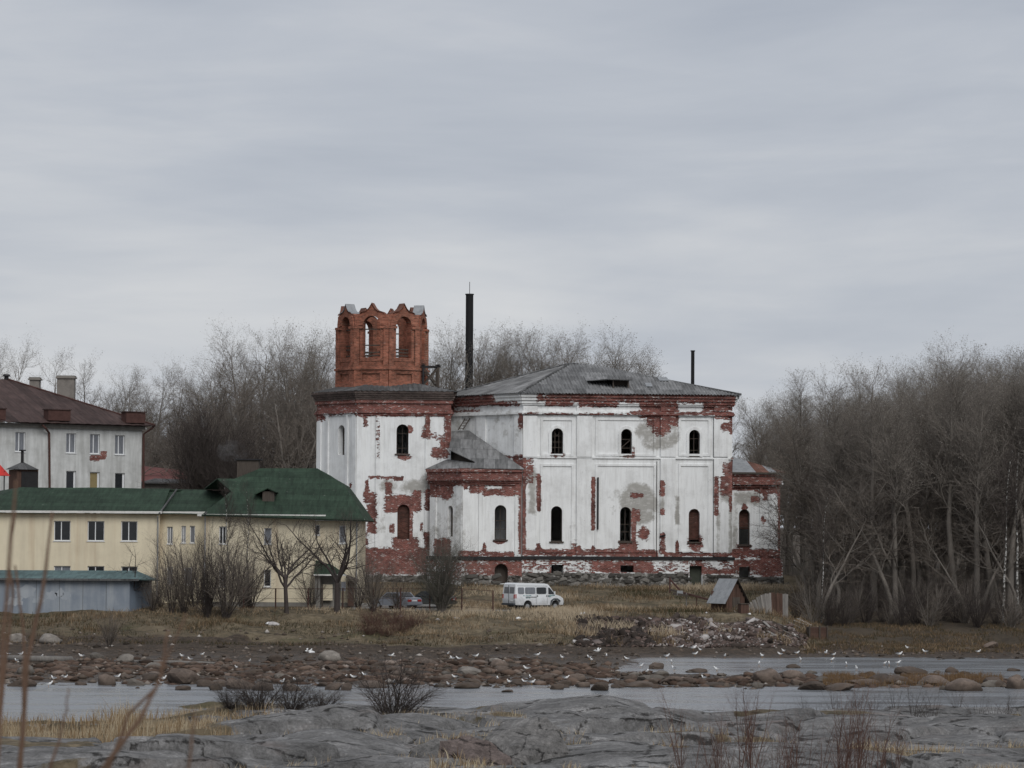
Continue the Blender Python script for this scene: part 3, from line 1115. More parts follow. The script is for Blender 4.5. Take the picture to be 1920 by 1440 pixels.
# plinth, drip band and stone footing
zpl0, zpl1 = FM.z(1180, 1078), FM.z(1180, 1049)
FM.plate('plinth', M_CHURCH, rect(-0.05, ZB, U1 + 0.1, zpl1), [rect(*FM.rect(*w)) for w in BAS] + [rect(*FM.rect(*DOOR))], -0.28, 0.0, 0.19, CH)
g = Geo()
g.box(-0.1, U1 + 0.2, -0.42, -0.002, FM.z(1180, 1049.5), FM.z(1180, 1043.5))
g.make('drip_ledge', M_IRON, CH, FM.W)
# cornice and mouldings of the front
for (y0, y1, o) in ((739.5, 746, .62), (746, 752, .46), (752, 758, .32), (758, 761, .22), (771.5, 774.5, .20), (774.5, 778, .32), (778, 780, .16)):
    FM.plate('cornice', M_CHURCH, rect(-o * 0.4, FM.z(1170, y1), U1 + o * 0.6, FM.z(1170, y0)), [], -o, 0.0, 0.22, CH)
FM.plate('string_course', M_CHURCH, rect(0, FM.z(1170, 860), U1 + .1, FM.z(1170, 856.6)), [], -0.13, 0, 0.22, CH)
PIL = [(980, 1007), (1081, 1110), (1238, 1266), (1338, 1365)]
for (a, b) in PIL:
    for (y0, y1) in ((780, 856.6), (860, 1043.5)):
        FM.plate('pilaster', M_CHURCH, rect(FM.u(a), FM.z((a + b) / 2, y1), FM.u(b), FM.z((a + b) / 2, y0)), [], -0.20, 0, 0.19, CH)
    FM.plate('pilaster', M_CHURCH, rect(FM.u(a), FM.z((a + b) / 2, 771.5), FM.u(b), FM.z((a + b) / 2, 761)), [], -0.17, 0, 0.22, CH)
for (a, b) in ((1013, 1076), (1116, 1230), (1272, 1332)):
    for (y0, y1) in ((784, 855), (870, 1036)):
        o_ = rect(FM.u(a), FM.z((a + b) / 2, y1), FM.u(b), FM.z((a + b) / 2, y0))
        i_ = rect(FM.u(a) + .22, FM.z((a + b) / 2, y1) + .2, FM.u(b) - .22, FM.z((a + b) / 2, y0) - .2)
        FM.plate('panel_moulding', M_CHURCH, o_, [i_], -0.09, 0, 0.25, CH)
for w in UPW:
    u0, z0, u1, z1 = FM.rect(*w)
    ring = arch(u0 - .26, z0 - .05, u1 + .26, z1 + .26)
    hole = arch(u0, z0 - .0501, u1, z1)
    pts_o, pts_i = ring[2:], hole[2:]
    poly = [(u1, z0), (u1 + .26, z0)] + pts_o + [(u0 - .26, z0), (u0, z0)] + pts_i[::-1]
    FM.plate('window_surround', M_CHURCH, poly, [], -0.10, 0, None, CH)


def bars(P, w, parent, ys=0.42, n_v=1, zs=(0.35, 0.68), t=0.07, fan=False, diag=False, name='window_frame', mat=None):
    u0, z0, u1, z1 = P.rect(*w)
    o_ = arch(u0, z0, u1, z1)
    i_ = arch(u0 + t, z0 + t, u1 - t, z1 - t)
    fr = P.plate(name, mat or M_WOODD, o_, [i_], ys, ys + .08, None, parent, False)
    k = 0
    for i in range(n_v):
        uc = u0 + (u1 - u0) * (i + 1) / (n_v + 1)
        Geo().box(uc - t * .4, uc + t * .4, ys + .003, ys + .06, z0, z1 - (u1 - u0) * 0.08).make('glazing_bar', mat or M_WOODD, fr, P.W)
    for q in zs:
        zc = z0 + (z1 - z0) * q
        Geo().box(u0, u1, ys + .006, ys + .055, zc - t * .4, zc + t * .4).make('glazing_bar', mat or M_WOODD, fr, P.W)
    if fan:
        zc = z0 + (z1 - z0) * .72
        for q in (-.5, .5):
            Geo().bar(((u0 + u1) / 2, ys + .03, zc), ((u0 + u1) / 2 + q * (u1 - u0) * .8, ys + .03, z1 - .1), t * .7).make('glazing_bar', mat or M_WOODD, fr, P.W)
    if diag:
        Geo().bar((u0 + .05, ys + .03, z0 + (z1 - z0) * .3), (u1 - .05, ys + .03, z0 + (z1 - z0) * .62), t).make('glazing_bar', mat or M_WOODD, fr, P.W)
    return fr


def sill(P, w, parent, mat=M_WOODD, o=.12, h=.12):
    u0, z0, u1, z1 = P.rect(*w)
    Geo().box(u0 - .14, u1 + .14, -o, .3, z0 - h, z0 + .01).make('window_sill', mat, parent, P.W)


bars(FM, UPW[0], CH, n_v=2, zs=(0.3, 0.5, 0.72), fan=True)
bars(FM, UPW[1], CH, n_v=0, zs=(0.3, 0.62), diag=True)
bars(FM, UPW[2], CH, n_v=1, zs=(0.25, 0.68))
bars(FM, LOW[1], CH, n_v=1, zs=(0.28, 0.5))
bars(FM, LOW[0], CH, n_v=0, zs=())
for w in UPW + LOW:
    sill(FM, w, CH)


def infill(P, w, parent, top=1.0, y=.45):
    u0, z0, u1, z1 = P.rect(*w)
    u0 -= .1
    u1 += .1
    zb = z0 + (z1 - z0) * (1 - top)
    out = [(u0, zb), (u1, zb), (u1, z1 + .1), (u0, z1 + .1)]
    P.plate('brick_infill', M_INFILL, out, [], y, y + .25, None, parent, False)


infill(FM, LOW[2], CH, 0.93)
dr = FM.rect(*DOOR)
Geo().box(dr[0] - .05, dr[2] + .05, .25, .35, dr[1], dr[3] + .05).make('basement_door', simple('mossy_green_door', (0.060, 0.066, 0.052), 0.9, 0.4), CH, FM.W)
# bricks showing round the plinth openings are part of the wear; black downpipe and a bracket
u_, z_ = FM.uz(1120.8, 895)
Geo().tube([(u_, -.2, z_), (u_, -.2, FM.z(1120, 993))], .085, 8).make('downpipe', M_IRON, CH, FM.W)
u_, z_ = FM.uz(1237, 1006)
Geo().bar((u_, -.1, z_), (u_ + .45, -.45, z_ + .12), .13).make('bracket', M_IRON, CH, FM.W)
u_, z_ = FM.uz(1338, 859)
Geo().tube([(u_, -.06, FM.z(1338, 780)), (u_, -.06, FM.z(1338, 1078))], .035, 6).make('cable', M_IRON, CH, FM.W)
u_, z_ = FM.uz(1231.5, 859)
Geo().tube([(u_, -.06, FM.z(1231, 865)), (u_, -.06, FM.z(1231, 1078))], .03, 6).make('cable', M_IRON, CH, FM.W)

# left canted wall of the nave
F0.base = -0.8
F0.peel(('r', 780, 736, 852, 780), ('r', 846, 741, 935, 762, 0.35), ('r', 846, 745, 925, 757), ('r', 846, 768, 900, 773, 0.3), ('r', 935, 752, 975, 762, 0.2), ('r', 974, 776, 985, 805, 0.4), ('r', 940, 853, 985, 860, 0.4), ('r', 960, 858, 985, 880))
F0.grey(('r', 820, 770, 990, 900, 0.02))
zt0 = ZTOP
F0.plate('canted_wall', M_CHURCH, rect(0, ZB, L0, zt0), [], 0, .9, 0.19, CH)
for (dy0, dy1, o) in ((739.5, 746, .62), (746, 752, .46), (752, 758, .32), (771.5, 774.5, .20), (774.5, 778, .32)):
    F0.plate('cornice', M_CHURCH, rect(-o * .4, FM.z(1170, dy1), L0 + o * .4, FM.z(1170, dy0)), [], -o + .003, 0, 0.22, CH)
for (f0, f1) in ((.06, .20), (.40, .52), (.9, 1.0)):
    F0.plate('pilaster', M_CHURCH, rect(L0 * f0, FM.z(1170, 857), L0 * f1, FM.z(1170, 778)), [], -.15, 0, .22, CH)
# other outer walls, out of sight
for p, q in ((B_, C_), (C_, D_), (D_, E_)):
    P, L = plane_between(p, q)
    P.plate('wall', M_CHURCH, rect(.06, ZB, L - .06, ZTOP), [], 0, .9, .6, CH)
Pr, Lr = plane_between(B_, C_)
for (dy0, dy1, o) in ((739.5, 746, .62), (746, 752, .46), (752, 758, .32), (774.5, 778, .30)):
    Pr.plate('cornice', M_CHURCH, rect(-o * .3, FM.z(1170, dy1), Lr, FM.z(1170, dy0)), [], -o + .004, 0, 0.4, CH)

# hipped roof of corrugated slate sheets
ze = ZTOP + 0.10
dA = Vector((-0.25, -0.75, 0))
NL = Vector((A_.x - .30, A_.y - .80, ze))
NR = Vector((B_.x + .75, B_.y - .70, ze))
FL = Vector((E_.x - .55, E_.y - .45, ze))
BR = Vector((C_.x + .8, C_.y + .8, ze))
BL = Vector((D_.x - .8, D_.y + .8, ze))
R1 = at(1068, 682.5, 291)
R2 = at(1112, 687.5, 291.5)
roof_main = slope('roof_slope', M_SLATE, CH, NL, NR, R1, R2)
slope('roof_slope', M_SLATE, CH, FL, NL, R1, R1)
slope('roof_slope', M_SLATE, CH, NR, BR, R2, R2, step=.15)
slope('roof_slope', M_SLATE, CH, BR, BL, R2, R1, step=.15)
slope('roof_slope', M_SLATE, CH, BL, FL, R1, R1, step=.15)
up_ = Vector((0, 0, .05))
for p, q in ((NL, R1), (NR, R2), (FL, R1), (R1, R2)):
    Geo().tube([p + up_, q + up_], .10, 6).make('ridge_cap', M_SLATED, CH)
# underside boards so that no light enters under the eaves
g = Geo()
g.poly([v - Vector((0, 0, .12)) for v in (NL, NR, BR, BL, FL)])
g.make('ceiling_boards', M_WOODD, CH)
# dormer on the front slope
nrm = (NR - NL).cross(R1 - NL)
dpts = [plane_hit(NL, NR, R1, x, y) for (x, y) in ((1150, 727), (1178, 728))]
db, dc = dpts
dh = 0.8
top0 = plane_hit(NL, NR, R1, 1112, 704)
dm = roof_main
g = Geo()
for s_ in (db, dc):
    pass
bk = Vector((-1.2, 4.2, 0))
g.slab([db + Vector((-.55, -.35, dh)), dc + Vector((.3, -.35, dh)), dc + bk + Vector((.3, 0, dh + .12)), db + bk + Vector((-.55, 0, dh + .12))], .08)
g.make('dormer_roof', M_SLATED, dm)
g = Geo()
g.slab([db + Vector((-2.3, 1.1, .72)), db + Vector((-.2, -.3, dh - .02)), db + bk + Vector((-.2, .3, dh + .1)), db + bk + Vector((-1.4, .4, dh + .05))], .06)
g.make('dormer_flank', M_SLATED, dm)
g = Geo()
g.box(-.06, .06, -.05, 3.4, 0, dh - .08, Matrix.Translation(db))
g.box(-.06, .06, -.05, 3.4, 0, dh - .08, Matrix.Translation(dc))
g.box(0, (dc - db).x, .9, 1.0, 0, dh - .1, Matrix.Translation(db))
g.make('dormer_cheek', M_WOODD, dm)
# patched pale sheets
for (x, y, w_) in ((1236, 715, .9), (1212, 726, .6)):
    c = plane_hit(NL, NR, R1, x, y)
    ex = (NR - NL).normalized()
    uy = nrm.normalized().cross(ex)
    n_ = nrm.normalized() * .09
    Geo().slab([c + n_, c + ex * w_ + n_, c + ex * w_ + uy * 1.4 + n_, c + uy * 1.4 + n_], .03).make('roof_patch', M_ZINC if w_ < 1.2 else M_SLATED, dm)

# ---- low porch in the angle left of the nave
FP = Plane(868, 279.2, 5)
UPe = FP.u(977)
Q_ = FP.pt(0, 0)
S_ = Q_ + Vector((-math.cos(c48), math.sin(c48), 0)) * 4.6
FL_, LL = plane_between(S_, Q_)
zpt = FP.z(920, 880)
for P in (FP, FL_):
    P.base = -.72
    P.peel(('r', 800, 876, 990, 904), ('r', 800, 903, 990, 910, 0.5), ('r', 805, 908, 850, 932, 0.5), ('e', 838, 925, 12, 14), ('r', 880, 905, 905, 925, 0.35), ('e', 898, 912, 14, 14), ('r', 905, 916, 975, 930, 0.5), ('r', 940, 905, 978, 928, 0.6),
           ('e', 873, 915, 4, 7), ('e', 938, 1014, 12, 7), ('r', 900, 1034, 965, 1044, 0.35), ('r', 905, 1018, 912, 1038), ('r', 972, 905, 980, 1043, 0.5), ('r', 860, 1033, 900, 1044, 0.4))
    P.peel(('r', 800, 1050, 990, 1092, 0.12), ('r', 870, 1055, 930, 1078, 0.3), ('r', 925, 1050, 985, 1080, 0.75), ('r', 815, 1010, 845, 1045, 0.6), ('r', 850, 885, 978, 893, 0.2))
    P.grey(('r', 800, 925, 872, 1040, 0.05), ('e', 868, 905, 14, 12))
PW = (927.5, 947, 949.5, 1012)
PD = (927, 1057, 952, 1094)
FP.plate('porch_wall', M_CHURCH, rect(0, ZB, UPe, zpt), [arch_px(FP, *PW), arch_px(FP, *PD)], 0, .9, .19, CH)
LW = (839.5, 948, 849, 1006)
FL_.plate('porch_wall', M_CHURCH, rect(0, ZB, LL, zpt), [arch_px(FL_, *LW)], 0, .9, .19, CH)
for P, L in ((FP, UPe), (FL_, LL)):
    o0 = -.25
    for (y0, y1, o) in ((879, 885, .50), (885, 897, .34), (897, 901, .44), (901, 905, .26), (905, 909, .14)):
        P.plate('porch_cornice', M_CHURCH, rect(-o * .42 if P is FP else -.1, FP.z(920, y1), L + (.05 if P is FP else o * .42), FP.z(920, y0)), [], -o + (.003 if P is FP else 0), 0, .22, CH)
    P.plate('plinth', M_CHURCH, rect(-.1, ZB, L + .1, FP.z(920, 1050)), [arch_px(FP, *PD)] if P is FP else [], -.25 + (.003 if P is FP else 0), 0, .22, CH)
    Geo().box(-.15, L + .1, -.36 + (.003 if P is FP else 0), -.002, FP.z(920, 1050), FP.z(920, 1043.5)).make('drip_ledge', M_IRON, CH, P.W)
for (a, b) in ((868, 882), (898, 906), (966, 977)):
    FP.plate('pilaster', M_CHURCH, rect(FP.u(a), FP.z(920, 1043), FP.u(b), FP.z(920, 909)), [], -.12, 0, .2, CH)
for (f0, f1) in ((.02, .2), (.82, 1.0)):
    FL_.plate('pilaster', M_CHURCH, rect(LL * f0, FP.z(920, 1043), LL * f1, FP.z(920, 909)), [], -.12, 0, .2, CH)
bars(FP, PW, CH, n_v=1, zs=(.3, .55))
sill(FP, PW, CH, M_SOOTB)
bars(FL_, LW, CH, n_v=1, zs=(.4,))
infill(FL_, LW, CH, 1.0, .5)
pd = FP.rect(*PD)
Geo().box(pd[0] - .05, pd[2] + .05, .5, .6, pd[1], pd[3] + .1).make('basement_door', M_WOODD, CH, FP.W)
# lean-to slate roof
e3 = FP.pt(UPe + .25, zpt + .05, -.62)
e2 = FP.pt(-.1, zpt + .05, -.62)
ct = F0.pt(*F0.uz(880, 807), -.05)
e2a = plane_hit(e3, e2, ct, 884, 877.5)
dt = plane_hit(e3, e2, ct, 846, 808)
gt = plane_hit(e3, e2, ct, 842, 843)
g2 = plane_hit(e3, e2, ct, 891, 866)
Geo().slab([e3, ct, dt, gt, g2, e2a], .07).make('porch_roof', M_SLATE, CH, None)
e1 = FL_.pt(-.2, zpt + .05, -.5)
p4 = plane_hit(e1, e2a, g2 - Vector((0, 0, .1)), 838, 861)
Geo().slab([e1, e2a, g2 - Vector((0, 0, .1)), p4], .06).make('porch_roof', M_SLATE, CH, None)
dn = Vector((0, 0, -.35))
Geo().slab([e3 + dn, ct + dn, dt + dn, FL_.pt(0, zpt - .3, .3) + Vector((0, 1, 0))], .05).make('gap_shade_board', M_WOODD, CH)  # dark board added behind the roof gap, standing in for its shade
# ladder left on the porch roof
la, lb = at(859, 806, 284.6), at(872, 785, 285.4)
g = Geo()
off = Vector((.45, .1, .03))
g.bar(la, lb, .07)
g.bar(la + off, lb + off, .07)
for k in range(4):
    q = la.lerp(lb, (k + .4) / 4)
    g.bar(q, q + off, .06)
lad = g.make('ladder', M_WOODD)
tag(lad, 'short dark ladder leaning on the canted wall above the porch roof', 'ladder')

# ---- apse at the right end
FR = Plane(1372.5, 284.0, 5)
URe = FR.u(1463)
zrt = FR.z(1418, 887)
FR.base = -.7
FR.peel(('r', 1370, 884, 1466, 912), ('r', 1370, 910, 1420, 920, 0.4), ('r', 1415, 910, 1466, 926, 0.35), ('r', 1430, 918, 1440, 940, 0.4), ('r', 1408, 930, 1425, 942, 0.4), ('r', 1457, 925, 1468, 1045, 0.30), ('e', 1396, 952, 6, 8), ('e', 1396, 1024, 15, 7),
        ('r', 1368, 1030, 1466, 1046, 0.35), ('r', 1366, 1048, 1468, 1078, 0.25), ('r', 1425, 1046, 1466, 1082), ('e', 1431, 975, 5, 7, 0.2))
FR.grey(('r', 1374, 920, 1428, 950), ('r', 1373, 940, 1384, 1035, .4))
RW = (1385.5, 955, 1406, 1022)
RB = (1385, 1063, 1405.6, 1083)
FR.plate('apse_wall', M_CHURCH, rect(0, ZB, URe, zrt), [arch_px(FR, *RW), rect(*FR.rect(*RB))], 0, .9, .19, CH)
for (y0, y1, o) in ((885.5, 892, .46), (892, 905, .30), (905, 909, .42), (909, 914, .2)):
    FR.plate('apse_cornice', M_CHURCH, rect(.02, FR.z(1418, y1), URe + o * .5, FR.z(1418, y0)), [], -o, 0, .22, CH)
FR.plate('plinth', M_CHURCH, rect(.02, ZB, URe + .2, FR.z(1418, 1048)), [rect(*FR.rect(*RB))], -.25, 0, .2, CH)
for (a, b) in ((1424, 1429), (1441, 1462.5)):
    FR.plate('pilaster', M_CHURCH, rect(FR.u(a), FR.z(1418, 1043), FR.u(b), FR.z(1418, 914)), [], -.13, 0, .2, CH)
bars(FR, RW, CH, n_v=0, zs=(.5,))
infill(FR, RW, CH, 0.55, .5)
sill(FR, RW, CH, M_SOOTB)
G_ = FR.pt(URe, 0)
H_ = G_ + Vector((-.5, 6, 0))
P, L = plane_between(G_, H_)
P.plate('wall', M_CHURCH, rect(.06, ZB, L - .06, zrt), [], 0, .6, .5, CH)
P, L = plane_between(H_, H_ + Vector((-6, 1, 0)))
P.plate('wall', M_CHURCH, rect(.06, ZB, L - .06, zrt), [], 0, .6, .6, CH)
ea = FR.pt(-.05, zrt + .05, -.55)
eb = FR.pt(URe + .45, zrt + .05, -.55)
ec = at(1374, 856.5, 287.5)
apr = None
prev_h, prev_e = ec, ea
ts = [0.0, .13, .26, .40, .55, .72, 1.0]
for k, t in enumerate(ts):
    h = ec.lerp(eb, max(0, t * 1.0 - .0) ** 1.0)
    e = ea.lerp(eb, min(1, .22 + t * .85))
    pts = [prev_h, prev_e, e] if (h - prev_h).length < .01 else ([prev_h, prev_e, e, h] if (e - h).length > .01 else [prev_h, prev_e, e])
    o = Geo().slab(pts, .05).make('roof_sheet', M_RUST if k in (3, 4, 6) else M_ZINC, CH)
    o.location.z += .004 * k
    prev_h, prev_e = h, e
hb = H_ + Vector((.3, .4, zrt + .05))
Geo().slab([ec, eb, hb], .05).make('roof_sheet', M_RUST, CH)
Geo().slab([ec, hb, hb + Vector((-6, 1, 0))], .05).make('roof_sheet', M_RUST, CH)
Geo().box(-.05, URe + .5, -.58, -.5, zrt - .12, zrt + .06).make('gutter_board', M_WOODD, CH, FR.W)

# ---- tower block under the belfry
T1 = Plane(668, 283, 3)
UT = T1.u(845)
tC = T1.pt(0, 0)
c50 = math.radians(50)
tL = tC + Vector((-math.cos(c50), math.sin(c50), 0)) * 6.25
T0, LT = plane_between(tL, tC)
tR = T1.pt(UT, 0)
tRB = tR + Vector((-.6, 10.5, 0))
tLB = tL + Vector((-.3, 6.2, 0))
zt = T1.z(750, 748)
for P in (T1, T0):
    P.base = -.60
    P.peel(('r', 580, 740, 850, 774), ('r', 668, 770, 850, 781, 0.35), ('r', 580, 770, 610, 790, 0.3), ('r', 583, 780, 594, 905, 0.12),
           ('r', 797, 772, 807, 822, 0.6), ('r', 833, 772, 848, 830), ('r', 797, 812, 848, 825, 0.1), ('r', 790, 800, 800, 822, 0.2), ('e', 768, 806, 6, 8, 0.3), ('e', 758, 857, 14, 6, 0.35), ('r', 825, 825, 848, 842, 0.3),
           ('r', 690, 892, 735, 898, 0.3), ('r', 735, 893, 757, 902, 0.4), ('r', 685, 900, 692, 925, 0.3), ('r', 681, 922, 705, 945), ('r', 688, 945, 706, 1000), ('r', 722, 903, 735, 930, 0.6), ('r', 720, 928, 788, 960),
           ('r', 722, 955, 748, 962, 0.4), ('r', 765, 955, 774, 1012, 0.4), ('r', 775, 920, 790, 958, 0.7), ('r', 797, 917, 806, 958), ('r', 806, 880, 850, 905), ('r', 808, 905, 835, 952, 0.45), ('r', 730, 982, 740, 1000, 0.3), ('r', 787, 980, 793, 995, 0.4),
           ('r', 735, 1008, 785, 1032, 0.5), ('r', 660, 1028, 840, 1078, 0.38), ('r', 795, 998, 810, 1040, 0.5), ('r', 655, 905, 662, 915, 0.3), ('r', 676, 1000, 690, 1030, 0.2), ('r', 705, 785, 712, 860, 0.02), ('r', 680, 775, 690, 800, 0.25), ('e', 825, 850, 18, 12, 0.3))
    P.grey(('e', 775, 912, 36, 16), ('e', 725, 912, 16, 14), ('e', 800, 905, 14, 18), ('r', 700, 940, 722, 1000, 0.1), ('r', 600, 755, 668, 770, .5), ('e', 780, 1000, 18, 20, .1))
TW1 = (743.3, 795.5, 766, 851)
TW0 = (634, 797, 646, 853)
TWL = (745, 946, 768, 1011)
T1.plate('tower_wall', M_CHURCH, rect(0, ZB, UT, zt), [arch_px(T1, *TW1), arch_px(T1, *TWL)], 0, .95, .19, CH)
T0.plate('tower_wall', M_CHURCH, rect(0, ZB, LT, zt), [arch_px(T0, *TW0)], 0, .95, .19, CH)
for p, q in ((tR, tRB), (tRB, tLB), (tLB, tL)):
    P, L = plane_between(p, q)
    P.base = -.5
    P.plate('tower_wall', M_CHURCH, rect(.06, ZB, L - .06, zt), [], 0, .8, .4, CH)
PR_, LR_ = plane_between(tR, tRB)
PR_.base = .8
for P, L, e0, e1_ in ((T1, UT, 0, 0), (T0, LT, 1, 0), (PR_, LR_, 0, 1)):
    d_ = .0 if P is T1 else (.003 if P is T0 else .006)
    for (y0, y1, o, mt) in ((733.5, 738, .52, M_SOOTB), (738, 742, .43, M_SOOTB), (742, 746, .34, M_SOOTB), (746, 750, .26, M_SOOTB), (750, 756, .18, M_CHURCH), (768, 772, .16, M_CHURCH), (772, 775, .26, M_CHURCH), (775, 779, .12, M_CHURCH)):
        P.plate('tower_cornice', mt, rect(-o * .42, T1.z(750, y1), L + o * .42, T1.z(750, y0)), [], -o + d_, 0, .24, CH)
for (a, b) in ((668, 681), (704, 714), (797, 802), (833, 845)):
    T1.plate('pilaster', M_CHURCH, rect(T1.u(a), T1.z(750, 1078), T1.u(b), T1.z(750, 779)), [], -.13, 0, .2, CH)
for (f0, f1) in ((.02, .12), (.26, .31), (.75, .8), (.9, 1.0)):
    T0.plate('pilaster', M_CHURCH, rect(LT * f0, T1.z(750, 1078), LT * f1, T1.z(750, 779)), [], -.13, 0, .2, CH)
T1.plate('plinth', M_CHURCH, rect(-.1, ZB, UT, T1.z(750, 1040)), [], -.22, 0, .25, CH)
T0.plate('plinth', M_CHURCH, rect(-.1, ZB, LT + .1, T1.z(750, 1040)), [], -.217, 0, .25, CH)
infill(T1, TWL, CH, 1.0, .35)
bars(T1, TW1, CH, n_v=1, zs=(.2, .7), ys=.55)
bars(T0, TW0, CH, n_v=0, zs=(.5,), ys=.55)
sill(T1, TW1, CH, M_SOOTB)
# low skirt roof of the tower
BC = at(716, 722, 289.0)
zr = T1.z(750, 733.5) + .02
ringo = [tL + Vector((-.45, -.15, 0)), tC + Vector((-.2, -.6, 0)), tR + Vector((.6, -.5, 0)), tRB + Vector((.7, .7, 0)), tLB + Vector((-.7, .7, 0))]
ringo = [Vector((p.x, p.y, zr)) for p in ringo]
apx = Vector((BC.x, BC.y, T1.z(716, 700)))
for i in range(5):
    p, q = ringo[i], ringo[(i + 1) % 5]
    slope('tower_roof', M_SLATED, CH, p, q, apx, apx, wave=.5, amp=.03, step=.12)

# ---- octagonal brick belfry with keel-arched gables
ROT = math.radians(-12)
RB_ = 4.27
ZB0 = at(716, 724, 286).z - .9
zz = lambda py: at(716, py, 286).z
BEL = None
side = 2 * RB_ * math.sin(math.pi / 8)
apo = RB_ * math.cos(math.pi / 8)
def keel(w, zs, zp, n=10):
    """half-round arch that sweeps up to a point; returns points right to left"""
    r = w / 2
    pts = []
    hh = zp - zs
    for k in range(n + 1):
        t = k / n
        # right half: quarter ellipse then ogee to the tip
        x = r * math.cos(t * math.pi / 2 * .93) if t < .75 else None
        if x is None:
            q = (t - .75) / .25
            x0_ = r * math.cos(.75 * math.pi / 2 * .93)
            x = x0_ * (1 - q) ** 1.0
            zc = zs + hh * (.62 + .38 * q ** 1.9)
        else:
            zc = zs + hh * .62 * math.sin(t / .75 * math.pi / 2)
        pts.append((x, zc))
    left = [(-x, z) for x, z in pts[::-1][1:]]
    return pts + left


for k in range(8):
    na = ROT + k * math.pi / 4            # angle of the outward normal from -Y towards +X
    nv = Vector((math.sin(na), -math.cos(na), 0))
    tv = Vector((math.cos(na), math.sin(na), 0))
    c = Vector((BC.x, BC.y, 0)) + nv * apo
    P, L = plane_between(c - tv * side / 2, c + tv * side / 2)
    h = side / 2
    sh = [(h + x, z) for x, z in keel(side * .98, zz(611), zz(570))]
    outline = [(0, ZB0), (side, ZB0), (side, zz(592))] + [p for p in sh if p[1] > zz(592)] + [(0, zz(592))]
    ow = side * .25
    hole = arch(h - ow, zz(671), h + ow, zz(593.5))
    first = k == 0
    wall_o = plate('belfry', M_BELFRY, outline, [hole], 0, .80, None, CH, P.W)
    if first:
        BEL = wall_o
    # inner face of the wall
    plate('inner_face', M_BELFRY, outline, [hole], .801, .81, None, wall_o, P.W)
    for sgn in (0, 1):
        u0 = -.04 if sgn == 0 else side - .46
        plate('corner_pier', M_BELFRY, rect(u0, zz(687), u0 + .5, zz(616)), [], -.20, 0, None, wall_o, P.W)
        ui = h - ow - .30 if sgn == 0 else h + ow + .06
        plate('jamb_strip', M_BELFRY, rect(ui, zz(678), ui + .24, zz(616)), [], -.07, 0, None, wall_o, P.W)
        uj = -.10 if sgn == 0 else h + ow
        plate('impost', M_BELFRY, rect(uj, zz(617), uj + (h - ow + .10), zz(612.5)), [], -.24 - .002 * k, 0, None, wall_o, P.W)
        up0 = -.03 if sgn == 0 else side - .52
        plate('corner_pier', M_BELFRY, rect(up0, ZB0, up0 + .55, zz(694.5)), [], -.20, 0, None, wall_o, P.W)
    plate('cornice_band', M_BELFRY, rect(-.12, zz(694), side + .12, zz(690)), [], -.30 - .002 * (k % 2), 0, None, wall_o, P.W)
    plate('cornice_band', M_BELFRY, rect(-.06, zz(690), side + .06, zz(686)), [], -.17 - .002 * (k % 2), 0, None, wall_o, P.W)
    plate('sill_course', M_BELFRY, rect(h - ow - .3, zz(678), h + ow + .3, zz(671.5)), [], -.05, 0, None, wall_o, P.W)
    plate('panel_frame', M_BELFRY, rect(.50, ZB0, side - .50, zz(694)), [rect(.78, zz(718), side - .78, zz(701))], -.17, 0, None, wall_o, P.W)
    # archivolt
    ro = [(h + x, z) for x, z in keel(side * .90, zz(612.5), zz(575))]
    ri = arch(h - ow, zz(612.5), h + ow, zz(593.5))[2:]
    plate('archivolt', M_BELFRY, ro + ri[::-1], [], -.10, 0, None, wall_o, P.W)
    # metal capping along the gable
    top = [p for p in sh if p[1] > zz(592)]
    g = Geo()
    for i in range(len(top) - 1):
        (xa, za), (xb, zb) = top[i], top[i + 1]
        g.add([(xa, -.14, za + .01), (xb, -.14, zb + .01), (xb, .85, zb + .01), (xa, .85, za + .01),
               (xa, -.14, za + .06), (xb, -.14, zb + .06), (xb, .85, zb + .06), (xa, .85, za + .06)],
              [(0, 1, 2, 3), (7, 6, 5, 4), (0, 4, 5, 1), (2, 6, 7, 3), (0, 3, 7, 4), (1, 5, 6, 2)])
    g.make('metal_capping', M_ZINC if k in (2, 7) else M_RUST, wall_o, P.W)
    # wooden railings in the openings
    for q, py in enumerate((648, 655, 661, 667, 618)):
        if (k + q) % 4 == 1:
            continue
        Geo().box(h - ow - .1, h + ow + .1, .45, .53, zz(py) - .05, zz(py) + .06).make('rail', M_WOODD, wall_o, P.W)
g = Geo()
g.tube([(BC.x, BC.y, zz(690)), (BC.x, BC.y, zz(676))], [apo - .8, apo - .8], 8)
g.make('belfry_floor', M_WOODD, CH)

# blackened timber frame standing on the tower roof
fb = at(806, 724, 287.5)
tf = empty('timber_scaffold', fb, .15, 'small blackened timber frame with crossed braces standing beside the brick belfry', 'timber frame')
Wt = WM[tf.name]
w2, hh_ = .72, 1.75
for sx_ in (-1, 1):
    for sy_ in (-1, 1):
        Geo().box(sx_ * w2 - .09, sx_ * w2 + .09, sy_ * w2 - .09, sy_ * w2 + .09, -.6, hh_).make('post', M_IRON if sx_ < 0 else M_WOODD, tf, Wt)
for sy_ in (-1, 1):
    Geo().bar((-w2, sy_ * w2, 0), (w2, sy_ * w2, hh_), .13).make('brace', M_WOODD, tf, Wt)
    Geo().bar((-w2, sy_ * w2 + .07, hh_), (w2, sy_ * w2 + .07, 0), .13).make('brace', M_WOODD, tf, Wt)
    Geo().box(-w2 - .2, w2 + .2, sy_ * w2 - .1, sy_ * w2 + .1, hh_, hh_ + .15).make('top_beam', M_IRON, tf, Wt)
    Geo().box(sy_ * w2 - .1, sy_ * w2 + .1, -w2 - .2, w2 + .2, hh_ + .152, hh_ + .28).make('top_beam', M_IRON, tf, Wt)

